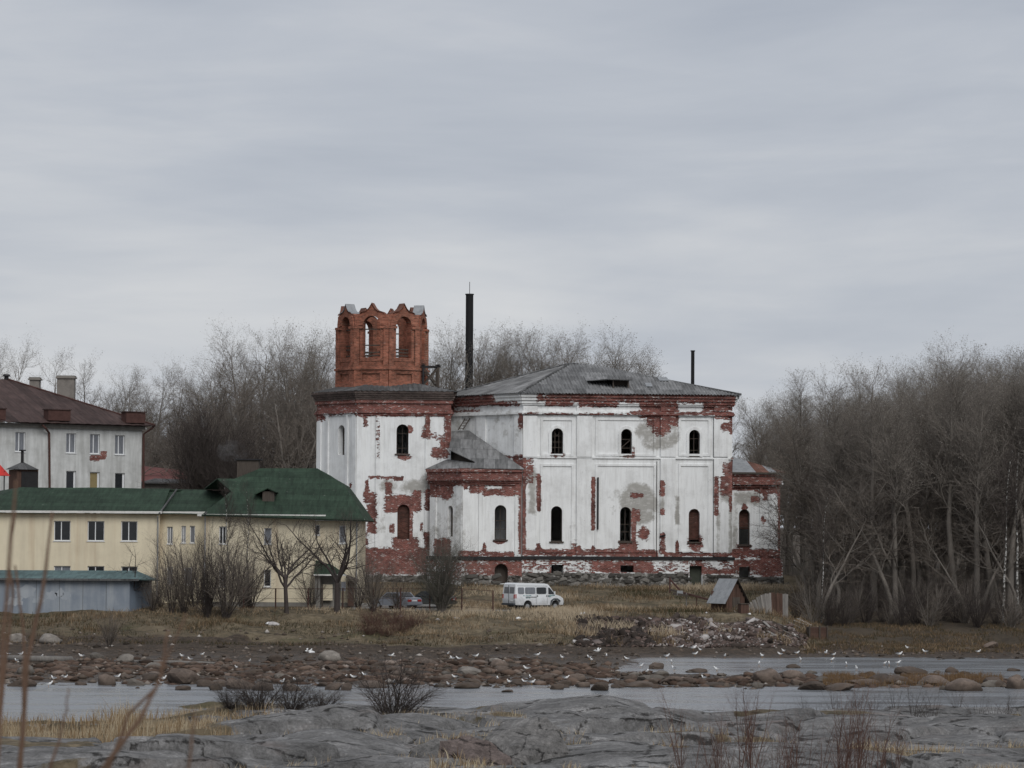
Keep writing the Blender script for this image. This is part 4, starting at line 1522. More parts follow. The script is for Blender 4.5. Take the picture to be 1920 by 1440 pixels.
# ---- rubble-stone footing
rnd = random.Random(5)
stone_me = []
for i in range(6):
    bm = bmesh.new()
    bmesh.ops.create_icosphere(bm, subdivisions=1, radius=.5)
    for v in bm.verts:
        v.co *= 1 + rnd.uniform(-.22, .22)
        v.co.z = max(-.36, min(.36, v.co.z))
    me = bpy.data.meshes.new('foundation_stone')
    bm.to_mesh(me)
    bm.free()
    me.materials.append(M_STONE)
    stone_me.append(me)


def footing(P, ua, ub, zt_, proud):
    FTm = P.plate('footing', M_LIME, rect(ua, 2.6, ub, zt_), [], -proud, 0, None, CH, False)
    z = zt_ - .18
    while z > 3.6:
        u = ua + rnd.uniform(.1, .4)
        while u < ub - .2:
            w = rnd.uniform(.35, 1.3)
            h_ = rnd.uniform(.28, .75)
            if rnd.random() < .80:
                M = P.W @ Matrix.Translation((u + w / 2, -proud + .02, z + rnd.uniform(-.16, .16))) @ Matrix.Rotation(rnd.uniform(-.4, .4), 4, 'Y') @ Matrix.Diagonal((w, .34, h_, 1))
                obj('foundation_stone', rnd.choice(stone_me), FTm, M)
            u += w + rnd.uniform(.02, .12)
        z -= .46


footing(FM, -.1, FM.u(1290), FM.z(1180, 1075), .42)
footing(FM, FM.u(1317), U1 + .1, FM.z(1180, 1077), .42)
footing(FP, -.1, FP.u(926), FP.z(920, 1079), .38)
footing(FP, FP.u(953), UPe, FP.z(920, 1079), .38)
footing(T1, -.2, T1.u(815), T1.z(750, 1079), .36)
footing(T0, -.1, LT + .1, T1.z(750, 1079), .363)
footing(FR, .3, URe + .3, FR.z(1418, 1082), .40)

# ------------------------------------------------------------------ the other buildings
def window(P, w, parent, glass=M_GLASSD, mull=(0.5,), rec=.14, t=.07, transom=None, sillw=True, frame=M_WHITEF):
    """rectangular window: a frame with its pane, mullions and sill set back in the wall opening"""
    u0, z0, u1, z1 = P.rect(*w)
    fr = P.plate('window', frame, rect(u0, z0, u1, z1), [rect(u0 + t, z0 + t, u1 - t, z1 - t)], rec, rec + .07, None, parent, False)
    Geo().box(u0 + t * .6, u1 - t * .6, rec + .04, rec + .05, z0 + t * .6, z1 - t * .6).make('pane', glass, fr, P.W)
    for q in mull:
        uc = u0 + (u1 - u0) * q
        Geo().box(uc - t * .55, uc + t * .55, rec - .004, rec + .06, z0 + t, z1 - t).make('mullion', frame, fr, P.W)
    if transom:
        zc = z0 + (z1 - z0) * transom
        Geo().box(u0 + t, u1 - t, rec - .002, rec + .055, zc - t * .5, zc + t * .5).make('mullion', frame, fr, P.W)
    if sillw:
        Geo().box(u0 - .06, u1 + .06, -.07, rec, z0 - .06, z0 - .002).make('sill', frame, fr, P.W)
    return fr


def hole(P, w):
    return rect(*P.rect(*w))


# ---- cream building with the green roof
YB = empty('cream_building', at(350, 1140, 260), 0, 'long cream two-storey building with dark green roof, left of the church', 'building')
W1 = Plane(-70, 262, 0)
uW1 = W1.u(300)
W1w = [(101, 976.5, 132, 1014), (164, 977, 195.5, 1014.3), (227, 977.3, 257.5, 1014.6), (101, 1061, 132, 1098), (164, 1061.4, 195.5, 1098), (227, 1062, 257.5, 1098), (20, 976, 50, 1013)][:6]
zg = 2.0
ze1 = W1.z(150, 960)
W1.plate('wall', M_YELLOW, rect(0, zg, uW1, ze1), [hole(W1, w) for w in W1w], 0, .4, None, YB, False)
for i, w in enumerate(W1w):
    window(W1, w, YB, M_GLASSC if i == 3 else M_GLASSD, (0.44 if i < 1 else .46,))
W2 = Plane(299, 263.2, 0)
uW2 = W2.u(386)
W2w = [(313.5, 987.5, 324, 1020), (340, 986, 348.5, 1018), (356, 986, 365.5, 1018), (313.5, 1062, 324, 1095), (345, 1064, 360, 1096)]
W2.plate('wall', M_YELLOW, rect(0, zg, uW2, ze1), [hole(W2, w) for w in W2w], 0, .4, None, YB, False)
for i, w in enumerate(W2w):
    window(W2, w, YB, M_GLASSC, (.5,) if i < 2 else ())
P, L = plane_between(W1.pt(uW1, 0), W2.pt(0.05, 0))
P.plate('wall', M_YELLOW, rect(.04, zg, L, ze1), [], 0, .3, None, YB, False)
MB = Plane(384, 258, 1)
uMB = MB.u(673)
MBw = [(411, 987, 424, 1020), (495, 990, 509, 1020), (591, 984, 599.5, 1003), (636, 985.5, 648, 1019), (411, 1066, 424, 1100), (495, 1068, 508, 1100)]
zeM = MB.z(530, 967)
MB.plate('wall', M_YELLOW, rect(0, zg, uMB, zeM), [hole(MB, w) for w in MBw], 0, .4, None, YB, False)
for i, w in enumerate(MBw):
    window(MB, w, YB, M_GLASSC if i in (1, 3) else M_GLASSD, (.5,) if i in (0, 4) else ())
P, L = plane_between(MB.pt(uMB, 0), MB.pt(uMB, 0) + Vector((-.2, 17, 0)))
P.plate('wall', M_YELLOW, rect(.04, zg, L, zeM), [], 0, .4, None, YB, False)
P, L = plane_between(W2.pt(uW2, 0) + Vector((0, .3, 0)), MB.pt(0, 0))
P.plate('wall', M_YELLOW, rect(.04, zg, L, zeM), [], 0, .3, None, YB, False)
# eave boards (white) and roofs
Geo().box(-.3, uW1 + .25, -.62, -.5, ze1 - .10, ze1 + .10).make('eave_board', M_GUTTER, YB, W1.W)
Geo().box(-.3, uW2 + .1, -.62, -.5, ze1 - .10, ze1 + .10).make('eave_board', M_GUTTER, YB, W2.W)
Geo().box(-.55, MB.u(612), -.62, -.5, zeM - .08, zeM + .10).make('eave_board', M_GUTTER, YB, MB.W)
Geo().box(MB.u(592), uMB + .55, -.80, -.70, zeM - .42, zeM - .24).make('eave_board', M_GUTTER, YB, MB.W)
Geo().box(0, uW1, -.5, 0, ze1 - .06, ze1 - .02).make('soffit', M_GUTTER, YB, W1.W)
Geo().box(0, uMB, -.5, 0, zeM - .06, zeM - .02).make('soffit', M_GUTTER, YB, MB.W)
p0, p1 = at(-78, 960.3, 261.4), at(300, 963.2, 261.4)
slope('roof_slope', M_GREENR, YB, p0, p1, at(38, 913.5, 269), at(337, 918, 269), wave=9, amp=.03, step=.3)
slope('roof_slope', M_GREENR, YB, at(297, 963.2, 262.4), at(386, 965, 262.4), at(297, 917, 269.8), at(400, 919.5, 269.8), wave=9, amp=.03, step=.3)
Geo().slab([at(385, 965, 262.4), at(440, 922, 269.2), at(384, 919.2, 269.8)], .1).make('roof_slope', M_GREENR, YB)
Geo().slab([at(38, 913.5, 269), at(337, 918, 269), at(420, 925, 278), at(-30, 925, 278)], .1).make('roof_slope', M_GREENR, YB)
Geo().slab([p0, at(38, 913.5, 269), at(-30, 925, 278)], .1).make('roof_slope', M_GREENR, YB)
Geo().tube([at(299, 962.5, 261.3), at(331, 918, 268.6)], .09, 6).make('valley', M_SLATED, YB)
Geo().tube([at(384, 964, 257.2), at(432, 924, 265)], .07, 6).make('valley', M_SLATED, YB)
q0, q1, q2 = at(378, 965, 257.3), at(684, 975.5, 257.0), at(595, 878, 266.5)
ph = lambda x, y: plane_hit(q0, q1, q2, x, y)
front = [q0, q1, ph(668, 944), ph(645, 910), ph(622, 893), q2, ph(488, 878), ph(440, 897.5), ph(407, 897), ph(434, 921)]
Geo().slab(front, .12).make('roof_slope', M_GREENR, YB)
bkv = Vector((0, 10, 0))
rb = [q2, ph(622, 893) + Vector((0, 8, 0)), ph(645, 910) + Vector((0, 14, 0)), q1 + Vector((0, 19, 0))]
Geo().slab([q2, ph(645, 910), ph(645, 910) + Vector((0, 9, 0))], .1).make('roof_slope', M_GREENR, YB)
Geo().slab([ph(645, 910), q1, q1 + Vector((0, 18, 0)), ph(645, 910) + Vector((0, 9, 0))], .1).make('roof_slope', M_GREENR, YB)
Geo().slab([q2, ph(645, 910) + Vector((0, 9, 0)), q1 + Vector((0, 18, 0)), q0 + Vector((0, 19, 0)), ph(488, 878)], .1).make('roof_slope', M_GREENR, YB)
Geo().slab([at(383, 916, 268), ph(407, 897), at(421, 916, 267.2)], .08).make('roof_slope', M_GREENR, YB)
Geo().slab([at(383, 916, 268), ph(407, 897), ph(440, 897.5) + Vector((0, 3, -.6)), at(400, 912, 275)], .08).make('roof_slope', M_GREENR, YB)
# chimney, dormer, entrance
c_ = at(466, 878, 267.2)
chi = Geo().box(-.95, .95, -.6, .6, -1.6, .7, Matrix.Translation(c_)).make('chimney', M_WOODD, YB)
Geo().box(-1.15, 1.15, -.75, .75, .7, .82, Matrix.Translation(c_)).make('chimney_cap', M_IRON, chi)
c_ = ph(503, 940)
do = Geo().box(-.5, .5, 0, 3.0, -.1, .85, Matrix.Translation(c_)).make('dormer', M_WOODD, YB)
Geo().slab([c_ + Vector((-1.2, -.2, .62)), c_ + Vector((-.05, -.2, 1.15)), c_ + Vector((-.05, 3.2, 1.15)), c_ + Vector((-1.2, 3.2, .75))], .08).make('dormer_roof', M_GREENR, do)
Geo().slab([c_ + Vector((-.05, -.2, 1.15)), c_ + Vector((.75, -.2, .8)), c_ + Vector((.75, 3.2, .8)), c_ + Vector((-.05, 3.2, 1.15))], .08).make('dormer_roof', M_GREENR, do)
EN = Plane(592, 256.2, 1)
uE = EN.u(671)
e_l, e_r = EN.u(592), EN.u(651)
zp0, zp1 = EN.z(620, 1079), EN.z(620, 1053)
po = Geo().slab([EN.pt(e_l - .1, zp0 + .1, -.4), EN.pt(e_r, zp0 + .1, -.4), EN.pt(e_r - 1.2, zp1 - .35, 1.9), EN.pt(e_l + .0, zp1 + .1, 1.9)], .10).make('porch_roof', M_GREENR, YB)
Geo().box(e_l - .1, e_r, -.42, -.38, zp0 - .02, zp0 + .10).make('eave_board', M_GUTTER, po, EN.W)
Geo().box(e_l, EN.u(602), 0, 1.8, zg, zp0 - .05).make('porch_side', M_DARKW, YB, EN.W)
Geo().box(EN.u(604.5), EN.u(625), .5, .6, EN.z(610, 1126), EN.z(610, 1096)).make('pale_panel', M_YELLOW, YB, EN.W)
Geo().box(EN.u(605), EN.u(607.5), .1, .25, EN.z(610, 1138), EN.z(610, 1096)).make('porch_post', M_WOODD, YB, EN.W)
Geo().box(EN.u(602), EN.u(640), .9, 1.0, zg, EN.z(610, 1078)).make('porch_recess', M_DARKW, YB, EN.W)
Geo().box(EN.u(641), EN.u(650), .3, .5, EN.z(650, 1108), EN.z(650, 1091)).make('side_window', M_GLASSC, YB, EN.W)
dx0, dx1 = EN.u(653), EN.u(664.5)
dr_ = Geo().box(dx0, dx1, 1.2, 1.55, EN.z(658, 1137), EN.z(658, 1090)).make('entrance_door', M_WOODB, YB, EN.W)
Geo().slab([EN.pt(EN.u(650), EN.z(655, 1082), .3), EN.pt(EN.u(673), EN.z(670, 1090), .3), EN.pt(EN.u(673), EN.z(670, 1086), 1.8), EN.pt(EN.u(650), EN.z(655, 1078), 1.8)], .06).make('door_canopy', M_WOODD, YB)

for (P, x) in ((W1, 297.5), (MB, 386), (MB, 670)):
    u_ = P.u(x)
    Geo().tube([(u_, -.45, zeM - .1), (u_, -.12, zeM - .6), (u_, -.12, 2.9)], .06, 7).make('downpipe', M_ZINC, YB, P.W)
for (P, L) in ((W1, uW1), (MB, uMB)):
    P.plate('base_course', M_DARKW, rect(.01, zg, L - .01, 3.05), [], -.05, 0, None, YB, False)

# smoke drifting from its chimney
sm_m = bpy.data.materials.new('chimney_smoke')
sm_m.use_nodes = True
nt = sm_m.node_tree
nt.nodes.clear()
so = nt.nodes.new('ShaderNodeOutputMaterial')
n_ = noise(nt, gcoord(nt), 0.75, 5, 0.65, 0.8)
dens = math_(nt, 'MULTIPLY', rampv(nt, n_, 0.47, 0.75), 0.20)
pv = nd(nt, 'ShaderNodeVolumePrincipled', None, {'Color': (0.85, 0.86, 0.88, 1), 'Density': dens})
nt.links.new(pv.outputs[0], so.inputs['Volume'])
g = Geo()
path_ = [(469, 862, .25), (463, 855, .5), (454, 849, .8), (442, 846, 1.0), (428, 846, 1.1), (415, 848, .9), (406, 850, .4)]
g.tube([at(x, y, 268) for x, y, r in path_], [r for x, y, r in path_], 10)
smk = g.make('smoke', sm_m)
tag(smk, 'thin pale smoke drifting left from the chimney of the cream building', 'smoke', kind='stuff')

# ---- blue-grey garage in front of it
GA = empty('garage', at(150, 1143, 246), 0, 'low blue-grey garage with teal metal roof below the cream building', 'garage')
G1 = Plane(-60, 246, 0)
uG = G1.u(245.5)
zg0, zg1 = 2.0, G1.z(120, 1085)
G1.plate('front_wall', M_BLUEG, rect(0, zg0, uG, zg1), [], 0, .2, None, GA, False)
gc = G1.pt(uG, 0)
ge = at(284, 1100, 249.2)
P, L = plane_between(gc, Vector((ge.x, ge.y, 0)))
M_BLUES = stucco('slate_blue_paint', (0.175, 0.215, 0.270), (0.11, 0.12, 0.13), 0.4)
P.plate('side_wall', M_BLUES, rect(.04, zg0, L, zg1), [], 0, .2, None, GA, False)
P.plate('corner_trim', M_ZINC, rect(L - .10, zg0, L, zg1), [], -.03, 0, None, GA, False)
r0, r1 = at(-70, 1084.2, 245.5), at(262, 1085.2, 245.5)
Geo().slab([r0, r1, at(298, 1087.3, 248.8), at(256, 1070, 251), at(-70, 1068.5, 251)], .10).make('roof', M_TEAL, GA)
Geo().box(-.2, uG + .8, -.52, -.46, zg1 - .14, zg1 + .02).make('roof_edge', M_SLATED, GA, G1.W)
rgp = random.Random(3)
M_PALEP = stucco('bleached_blue_paint', (0.36, 0.385, 0.41), (0.22, 0.25, 0.29), 0.6)
for (x, y, rx, ry) in ((48, 1108, 26, 14), (96, 1116, 12, 9), (112, 1112, 9, 10), (124, 1118, 10, 8), (28, 1128, 22, 10), (70, 1126, 14, 7)):
    u_, z_ = G1.uz(x, y)
    pts = []
    for k in range(16):
        t = 2 * math.pi * k / 16
        q = rgp.uniform(.55, 1.1)
        pts.append((u_ + math.cos(t) * rx * .043 * q, z_ + math.sin(t) * ry * .043 * q))
    G1.plate('bleached_patch', M_PALEP, pts, [], -.004, 0, None, GA, False)
for k in range(1, 7):
    uc = uG * k / 7
    Geo().box(uc - .012, uc + .012, -.012, 0, zg0, zg1).make('sheet_seam', M_SLATED, GA, G1.W)

# ---- dirty white two-storey house with the brown roof
WH = empty('white_house', at(120, 915, 300), 0, 'dirty white rendered two-storey house with rusty brown hipped roof', 'house')
H1 = Plane(-75, 291, 34)
uH = H1.u(265)
zH = H1.z(150, 797)
Hw = [(28.5, 810, 47.5, 847), (124, 812.5, 142.5, 849.5), (168.5, 814, 187, 851), (215.5, 816, 234, 852.5), (124, 883, 142.5, 922), (168.5, 885, 187, 924), (215.5, 887, 234, 926)]
zH0 = 4.5
zHt = H1.z(265, 800)
H1.plate('wall', M_HOUSE, rect(0, zH0, uH, zHt), [hole(H1, w) for w in Hw], 0, .45, None, WH, False)
for i, w in enumerate(Hw):
    gl = M_GLASSC if i < 4 else (M_GLASSD if i != 5 else simple('tan_board', (0.25, 0.20, 0.10), 0.8, 0.2))
    window(H1, w, WH, gl, (.42,) if i < 4 else (.86,), .16, .09)
hR = H1.pt(uH, 0)
P, L = plane_between(hR, hR + Vector((-math.sin(math.radians(34)), math.cos(math.radians(34)), 0)) * 12)
P.plate('wall', M_HOUSE, rect(.04, zH0, L, zHt), [], 0, .4, None, WH, False)
Geo().box(-.3, uH + .15, -.35, 0, zHt - .35, zHt).make('eave_cornice', M_DARKW, WH, H1.W)
eL = H1.pt(-.5, zHt + .1, -1.0)
eR = H1.pt(uH + .95, zHt + .1, -1.0)
apx_ = at(14, 711.5, 306.5)
ridgeL = apx_ + (eL - eR) * .5
slope('roof_slope', M_BROWNR, WH, eL, eR, eL + (ridgeL - eL) * 1.0, apx_, wave=1.1, amp=.02, step=.11)
eB = eR + Vector((-math.sin(math.radians(34)), math.cos(math.radians(34)), 0)) * 14
slope('roof_slope', M_BROWNR, WH, eR, eB, apx_, apx_, wave=1.1, amp=.02, step=.2)
Geo().slab([apx_, ridgeL, ridgeL + (eB - eR) * .6 + Vector((0, 0, -3)), eB], .1).make('roof_slope', M_BROWNR, WH)
Geo().tube([apx_ + up_, eR + up_], .09, 6).make('ridge_cap', M_RUSTY, WH)
for (x0, x1, y0, y1) in ((83, 124.5, 769, 789), (229, 265, 773.5, 793.5), (-20, 3, 767, 787)):
    ua, ub = H1.u(x0), H1.u(x1)
    b_ = Geo().box(ua, ub, -.75, .35, H1.z((x0 + x1) / 2, y1), H1.z((x0 + x1) / 2, y0)).make('parapet_box', M_RUSTY, WH, H1.W)
    Geo().box(ua - .1, ub + .1, -.85, .45, H1.z((x0 + x1) / 2, y0), H1.z((x0 + x1) / 2, y0) + .09).make('box_lid', M_BROWNR, b_, H1.W)
for (x0, x1, y0, y1, Yc) in ((108.5, 140.5, 710, 760, 309), (57, 75, 713, 740, 311)):
    c_ = at((x0 + x1) / 2, y0, Yc)
    wd = (x1 - x0) / 2 * Yc / F
    ht = (y1 - y0) * Yc / F
    ch_ = Geo().box(-wd, wd, -.6, .6, -ht, 0, Matrix.Translation(c_)).make('chimney', M_CONC, WH)
    Geo().box(-wd - .14, wd + .14, -.74, .74, .002, .16, Matrix.Translation(c_)).make('chimney_cap', M_CONC, ch_)
    Geo().box(-wd - .05, wd + .05, -.66, .66, .162, .30, Matrix.Translation(c_)).make('chimney_cap', M_DARKW, ch_)
c_ = at(12, 712, 306.5)
v_ = Geo().tube([c_, c_ + Vector((0, 0, .35))], .22, 10).make('roof_vent', M_IRON, WH)
Geo().tube([c_ + Vector((0, 0, .35)), c_ + Vector((0, 0, .55))], [.42, .30], 10).make('vent_cap', M_IRON, v_)
for (xs_) in (((73, 797), (79, 803), (91, 812), (92, 925)), ((283, 798), (279, 803), (268, 814), (267.5, 925))):
    pts = []
    for i, (x, y) in enumerate(xs_):
        u_, z_ = H1.uz(x, y)
        pts.append((u_, -.75 if i < 2 else -.15, z_))
    Geo().tube(pts, .11, 8).make('downpipe', M_RUSTY, WH, H1.W)
brk_ = H1.rect(168, 846, 200, 864.5)
M_PATCH = church_plaster('house_patch', (0.60, 0.61, 0.60))
H1.peel(('r', 168, 853, 186, 864), ('r', 185, 846, 200, 861))
H1.base = -1.6
H1.plate('bare_brick_patch', M_PATCH, [(H1.u(167), H1.z(168, 866)), (H1.u(186), H1.z(186, 865)), (H1.u(188), H1.z(188, 862)), (H1.u(200), H1.z(200, 861)), (H1.u(200.5), H1.z(200, 846)), (H1.u(187.5), H1.z(187, 845)), (H1.u(187.5), H1.z(187, 853.5)), (H1.u(167), H1.z(167, 853))], [], -.01, 0, .2, WH)
# brown heater hut with a pipe against its wall, red canopy
hb_ = at(42, 915, 288)
HU = empty('boiler_hut', hb_, math.radians(34), 'dark brown boiler hut with tall flue pipe against the white house', 'hut')
Wh_ = WM[HU.name]
Geo().box(-1.0, 1.2, -.9, .9, -1.5, 1.72).make('body', M_WOODB, HU, Wh_)
Geo().box(-.55, 1.15, -.95, -.9, -1.4, 1.55).make('door', M_IRON, HU, Wh_)
Geo().slab([Vector((-1.35, -1.2, 1.75)), Vector((1.1, -1.2, 1.75)), Vector((0, 0, 2.5))], .06).add([(-1.35, 1.0, 1.75), (-1.35, -1.2, 1.75), (0, 0, 2.5), (1.1, -1.2, 1.75), (1.1, 1.0, 1.75)], [(0, 1, 2), (2, 3, 4), (4, 0, 2)]).make('roof', M_SLATED, HU, Wh_)
Geo().tube([(-.1, -.1, 2.3), (-.1, -.1, 3.6)], .14, 8).make('flue', M_IRON, HU, Wh_)
Geo().box(-.35, .15, -.35, .15, 3.5, 3.62).make('flue_cap', M_IRON, HU, Wh_)
cb = at(-6, 892, 284)
CA = empty('red_canopy', cb, 0, 'bright red pointed canopy on a thin dark pole at the left edge', 'canopy')
Wc = WM[CA.name]
g = Geo()
ap = Vector((0, 0, 1.35))
ring = [Vector((1.25 * math.cos(t), 1.25 * math.sin(t), 0)) for t in [k * math.pi / 4 for k in range(8)]]
g.add([ap] + ring, [(0, 1 + k, 1 + (k + 1) % 8) for k in range(8)])
g.make('fabric', M_REDC, CA, Wc)
Geo().tube([(.75, -.3, -3), (.75, -.3, .45)], .06, 6).make('pole', M_IRON, CA, Wc)

# ---- low buildings glimpsed between the house and the wood
RL = empty('red_roofed_shed', at(325, 905, 322), 0, 'long low building with faded red roof behind the white house', 'building')
g = Geo()
g.slab([at(255, 901, 318), at(395, 903, 318), at(375, 888, 323), at(330, 880, 323), at(262, 873, 323)], .1)
g.make('roof', M_REDR, RL)
Geo().box(at(250, 900, 320).x, at(400, 900, 320).x, 319, 324, 4, at(300, 902, 319).z).make('wall', M_DARKW, RL)
GS = empty('grey_shed', at(325, 915, 300), 0, 'low grey shed with dark flat roof right of the white house', 'shed')
Geo().box(at(268, 900, 305).x, at(392, 900, 305).x, 305, 311, 4, at(300, 905, 305).z).make('wall', M_DARKW, GS)
Geo().slab([at(262, 904, 304.4), at(398, 906.5, 304.4), at(380, 900, 310), at(290, 897, 310)], .12).make('roof', M_SLATED, GS)

# ---- tall flues
def stack(name, x, yt, yb, Y, r0, r1, mat, label, wire=None):
    p, q = at(x, yt, Y), at(x - 1.0, yb, Y)
    root = empty(name, (q.x, q.y, 5.0), 0, label, 'chimney')
    base = Vector((q.x, q.y, 4.5))
    n = 5
    for k in range(n):
        a, b = base.lerp(p, k / n), base.lerp(p, (k + 1) / n)
        Geo().tube([a, b - Vector((0, 0, .03))], [r0 + (r1 - r0) * k / n, r0 + (r1 - r0) * (k + 1) / n], 16).make('flue_section', mat(k) if callable(mat) else mat, root)
        Geo().tube([b - Vector((0, 0, .12)), b], r0 + .04, 16).make('flange', M_IRON, root)
    if wire:
        Geo().tube([p, p + Vector((0, 0, 1.4))], .035, 5).make('lightning_rod', M_IRON, root)


M_SOOT = simple('sooty_steel', (0.012, 0.012, 0.013), 0.7, 0.4)
M_STKR = simple('rusty_flue_steel', (0.075, 0.055, 0.045), 0.8, 0.4)
stack('smokestack', 880.5, 551, 800, 352, .47, .44, lambda k: M_SOOT if k >= 3 else M_STKR, 'tall black steel smokestack rising between belfry and church roof', True)
stack('flue_pipe', 1299, 657, 760, 330, .21, .19, lambda k: M_STKR if k < 4 else M_SOOT, 'thin rusty flue pipe above the right end of the church roof')

# ------------------------------------------------------------------ bare trees and bushes
def seg_mesh(name, segs, mat, n=3):
    """many tapered twigs (p0,p1,r0,r1) as one mesh"""
    if not len(segs):
        return None
    S = np.array(segs, dtype=float)
    p0, p1, r0, r1 = S[:, 0:3], S[:, 3:6], S[:, 6], S[:, 7]
    d = p1 - p0
    d /= np.maximum(np.linalg.norm(d, axis=1, keepdims=True), 1e-6)
    ref = np.where(np.abs(d[:, 2:3]) > .9, np.array([[1., 0, 0]]), np.array([[0, 0, 1.]]))
    u = np.cross(d, ref)
    u /= np.maximum(np.linalg.norm(u, axis=1, keepdims=True), 1e-6)
    w = np.cross(d, u)
    m = len(S)
    V = np.zeros((m, 2, n, 3))
    for k in range(n):
        t = 2 * math.pi * k / n
        o = u * math.cos(t) + w * math.sin(t)
        V[:, 0, k] = p0 + o * r0[:, None]
        V[:, 1, k] = p1 + o * r1[:, None]
    base = np.arange(m)[:, None] * (2 * n)
    Fc = []
    for k in range(n):
        k2 = (k + 1) % n
        Fc.append(np.concatenate([base + k, base + k2, base + n + k2, base + n + k], axis=1))
    return fast_mesh(name, V.reshape(-1, 3), np.concatenate(Fc), mat, True)


def grow(rng, p, d, length, r, level, cfg, segs, tips):
    c = cfg[level]
    n = c['n']
    step = length / n
    last = level == len(cfg) - 1
    for i in range(n):
        d = d + Vector((rng.gauss(0, 1), rng.gauss(0, 1), rng.gauss(0, 1))) * c['wob'] + Vector((0, 0, c['lift']))
        d.normalize()
        q = p + d * step
        ra = r * (1 - i / n * c['tap'])
        rb = r * (1 - (i + 1) / n * c['tap'])
        segs[level].append((*p, *q, ra, rb))
        p = q
        t = (i + 1) / n
        if not last and t >= c['start']:
            k = c['kids'] * (c.get('more', 1) if t > .6 else 1)
            k = int(k) + (rng.random() < k - int(k))
            for _ in range(k):
                az = rng.uniform(0, 2 * math.pi)
                ang = math.radians(rng.uniform(*c['ang']))
                side = d.orthogonal()
                side.rotate(Matrix.Rotation(az, 3, d))
                nd_ = (d * math.cos(ang) + side * math.sin(ang)).normalized()
                ln = length * c['ratio'] * rng.uniform(.65, 1.2) * (1.15 - c['shrink'] * t)
                grow(rng, p, nd_, ln, rb * c['rr'], level + 1, cfg, segs, tips)
    if last:
        tips.append(tuple(p))


def make_tree(name, seed, cfg, h, r, stems=1, spread=.0, trunk_levels=1, mats=(M_BARK, M_TWIG), buds=0, bud_from=0.5):
    rng = random.Random(seed)
    segs = [[] for _ in cfg]
    tips = []
    for s in range(stems):
        az = rng.uniform(0, 6.28)
        k = rng.uniform(.3, 1) * spread if stems > 1 else 0
        d = Vector((math.cos(az) * k, math.sin(az) * k, 1)).normalized()
        b = Vector((math.cos(az) * k * .12, math.sin(az) * k * .12, -.3))
        hh = h * (rng.uniform(.6, 1.0) if stems > 1 else 1)
        grow(rng, b, d, hh, r * (rng.uniform(.55, 1) if stems > 1 else 1), 0, cfg, segs, tips)
    tr = [s for l in segs[:trunk_levels] for s in l]
    cr = [s for l in segs[trunk_levels:] for s in l]
    tm = seg_mesh('trunk', tr, mats[0], 7 if len(tr) < 60 else 5)
    cm_ = seg_mesh('crown', cr, mats[1], 3)
    bm_ = None
    if buds:
        zmax = max(t[2] for t in tips)
        tt = [t for t in tips if t[2] > zmax * bud_from]
        rng.shuffle(tt)
        tt = tt[:buds]
        V, Fc = [], []
        for t in tt:
            a = Vector(t)
            s = rng.uniform(.03, .055)
            b = len(V)
            V += [a + Vector((rng.uniform(-1, 1), rng.uniform(-1, 1), rng.uniform(-1, 1))) * s * 1.3 for _ in range(4)]
            Fc += [(b, b + 1, b + 2), (b, b + 2, b + 3), (b, b + 3, b + 1), (b + 1, b + 3, b + 2)]
        bm_ = fast_mesh('catkins', [tuple(v) for v in V], Fc, M_BUD)
    return (name, tm, cm_, bm_, h)


POP = [dict(n=16, wob=.035, lift=.02, tap=.9, start=.22, kids=2.2, more=1.3, ang=(28, 58), ratio=.30, rr=.42, shrink=.62),
       dict(n=5, wob=.10, lift=.10, tap=.75, start=.2, kids=2.4, ang=(22, 50), ratio=.46, rr=.70, shrink=.5),
       dict(n=3, wob=.14, lift=.10, tap=.5, start=.1, kids=2.5, ang=(20, 55), ratio=.55, rr=.80, shrink=.4),
       dict(n=2, wob=.18, lift=.06, tap=.45, start=1, kids=0, ang=(20, 45), ratio=.5, rr=.6, shrink=.4)]
POPF = [dict(POP[0], start=.42, ang=(18, 40), ratio=.26, kids=2.6), dict(POP[1], lift=.16), dict(POP[2], lift=.14), POP[3]]   # slim, crown high
ALD = [dict(n=9, wob=.09, lift=.02, tap=.85, start=.25, kids=2.0, more=1.2, ang=(25, 60), ratio=.42, rr=.45, shrink=.6),
       dict(n=5, wob=.16, lift=.06, tap=.75, start=.2, kids=2.3, ang=(25, 60), ratio=.45, rr=.68, shrink=.5),
       dict(n=3, wob=.2, lift=.05, tap=.5, start=.2, kids=2.6, ang=(25, 55), ratio=.5, rr=.6, shrink=.4),
       dict(n=2, wob=.2, lift=.03, tap=.6, start=1, kids=0, ang=(20, 45), ratio=.5, rr=.6, shrink=.4)]
SHR = [dict(n=6, wob=.08, lift=.03, tap=.7, start=.15, kids=1.5, more=1.3, ang=(18, 45), ratio=.42, rr=.6, shrink=.5),
       dict(n=4, wob=.13, lift=.06, tap=.7, start=.2, kids=1.5, ang=(20, 50), ratio=.48, rr=.6, shrink=.4),
       dict(n=2, wob=.16, lift=.05, tap=.6, start=1, kids=0, ang=(20, 45), ratio=.5, rr=.6, shrink=.4)]
ROW = [dict(n=4, wob=.03, lift=0, tap=.25, start=.75, kids=4.5, ang=(22, 58), ratio=2.15, rr=.62, shrink=.35),
       dict(n=8, wob=.10, lift=.055, tap=.8, start=.2, kids=1.8, ang=(25, 55), ratio=.52, rr=.5, shrink=.55),
       dict(n=5, wob=.15, lift=.05, tap=.75, start=.15, kids=1.6, ang=(25, 60), ratio=.5, rr=.55, shrink=.5),
       dict(n=3, wob=.18, lift=.04, tap=.7, start=.3, kids=1.4, ang=(25, 55), ratio=.55, rr=.6, shrink=.4),
       dict(n=2, wob=.2, lift=.03, tap=.6, start=1, kids=0, ang=(20, 45), ratio=.5, rr=.6, shrink=.4)]
TRI = {}


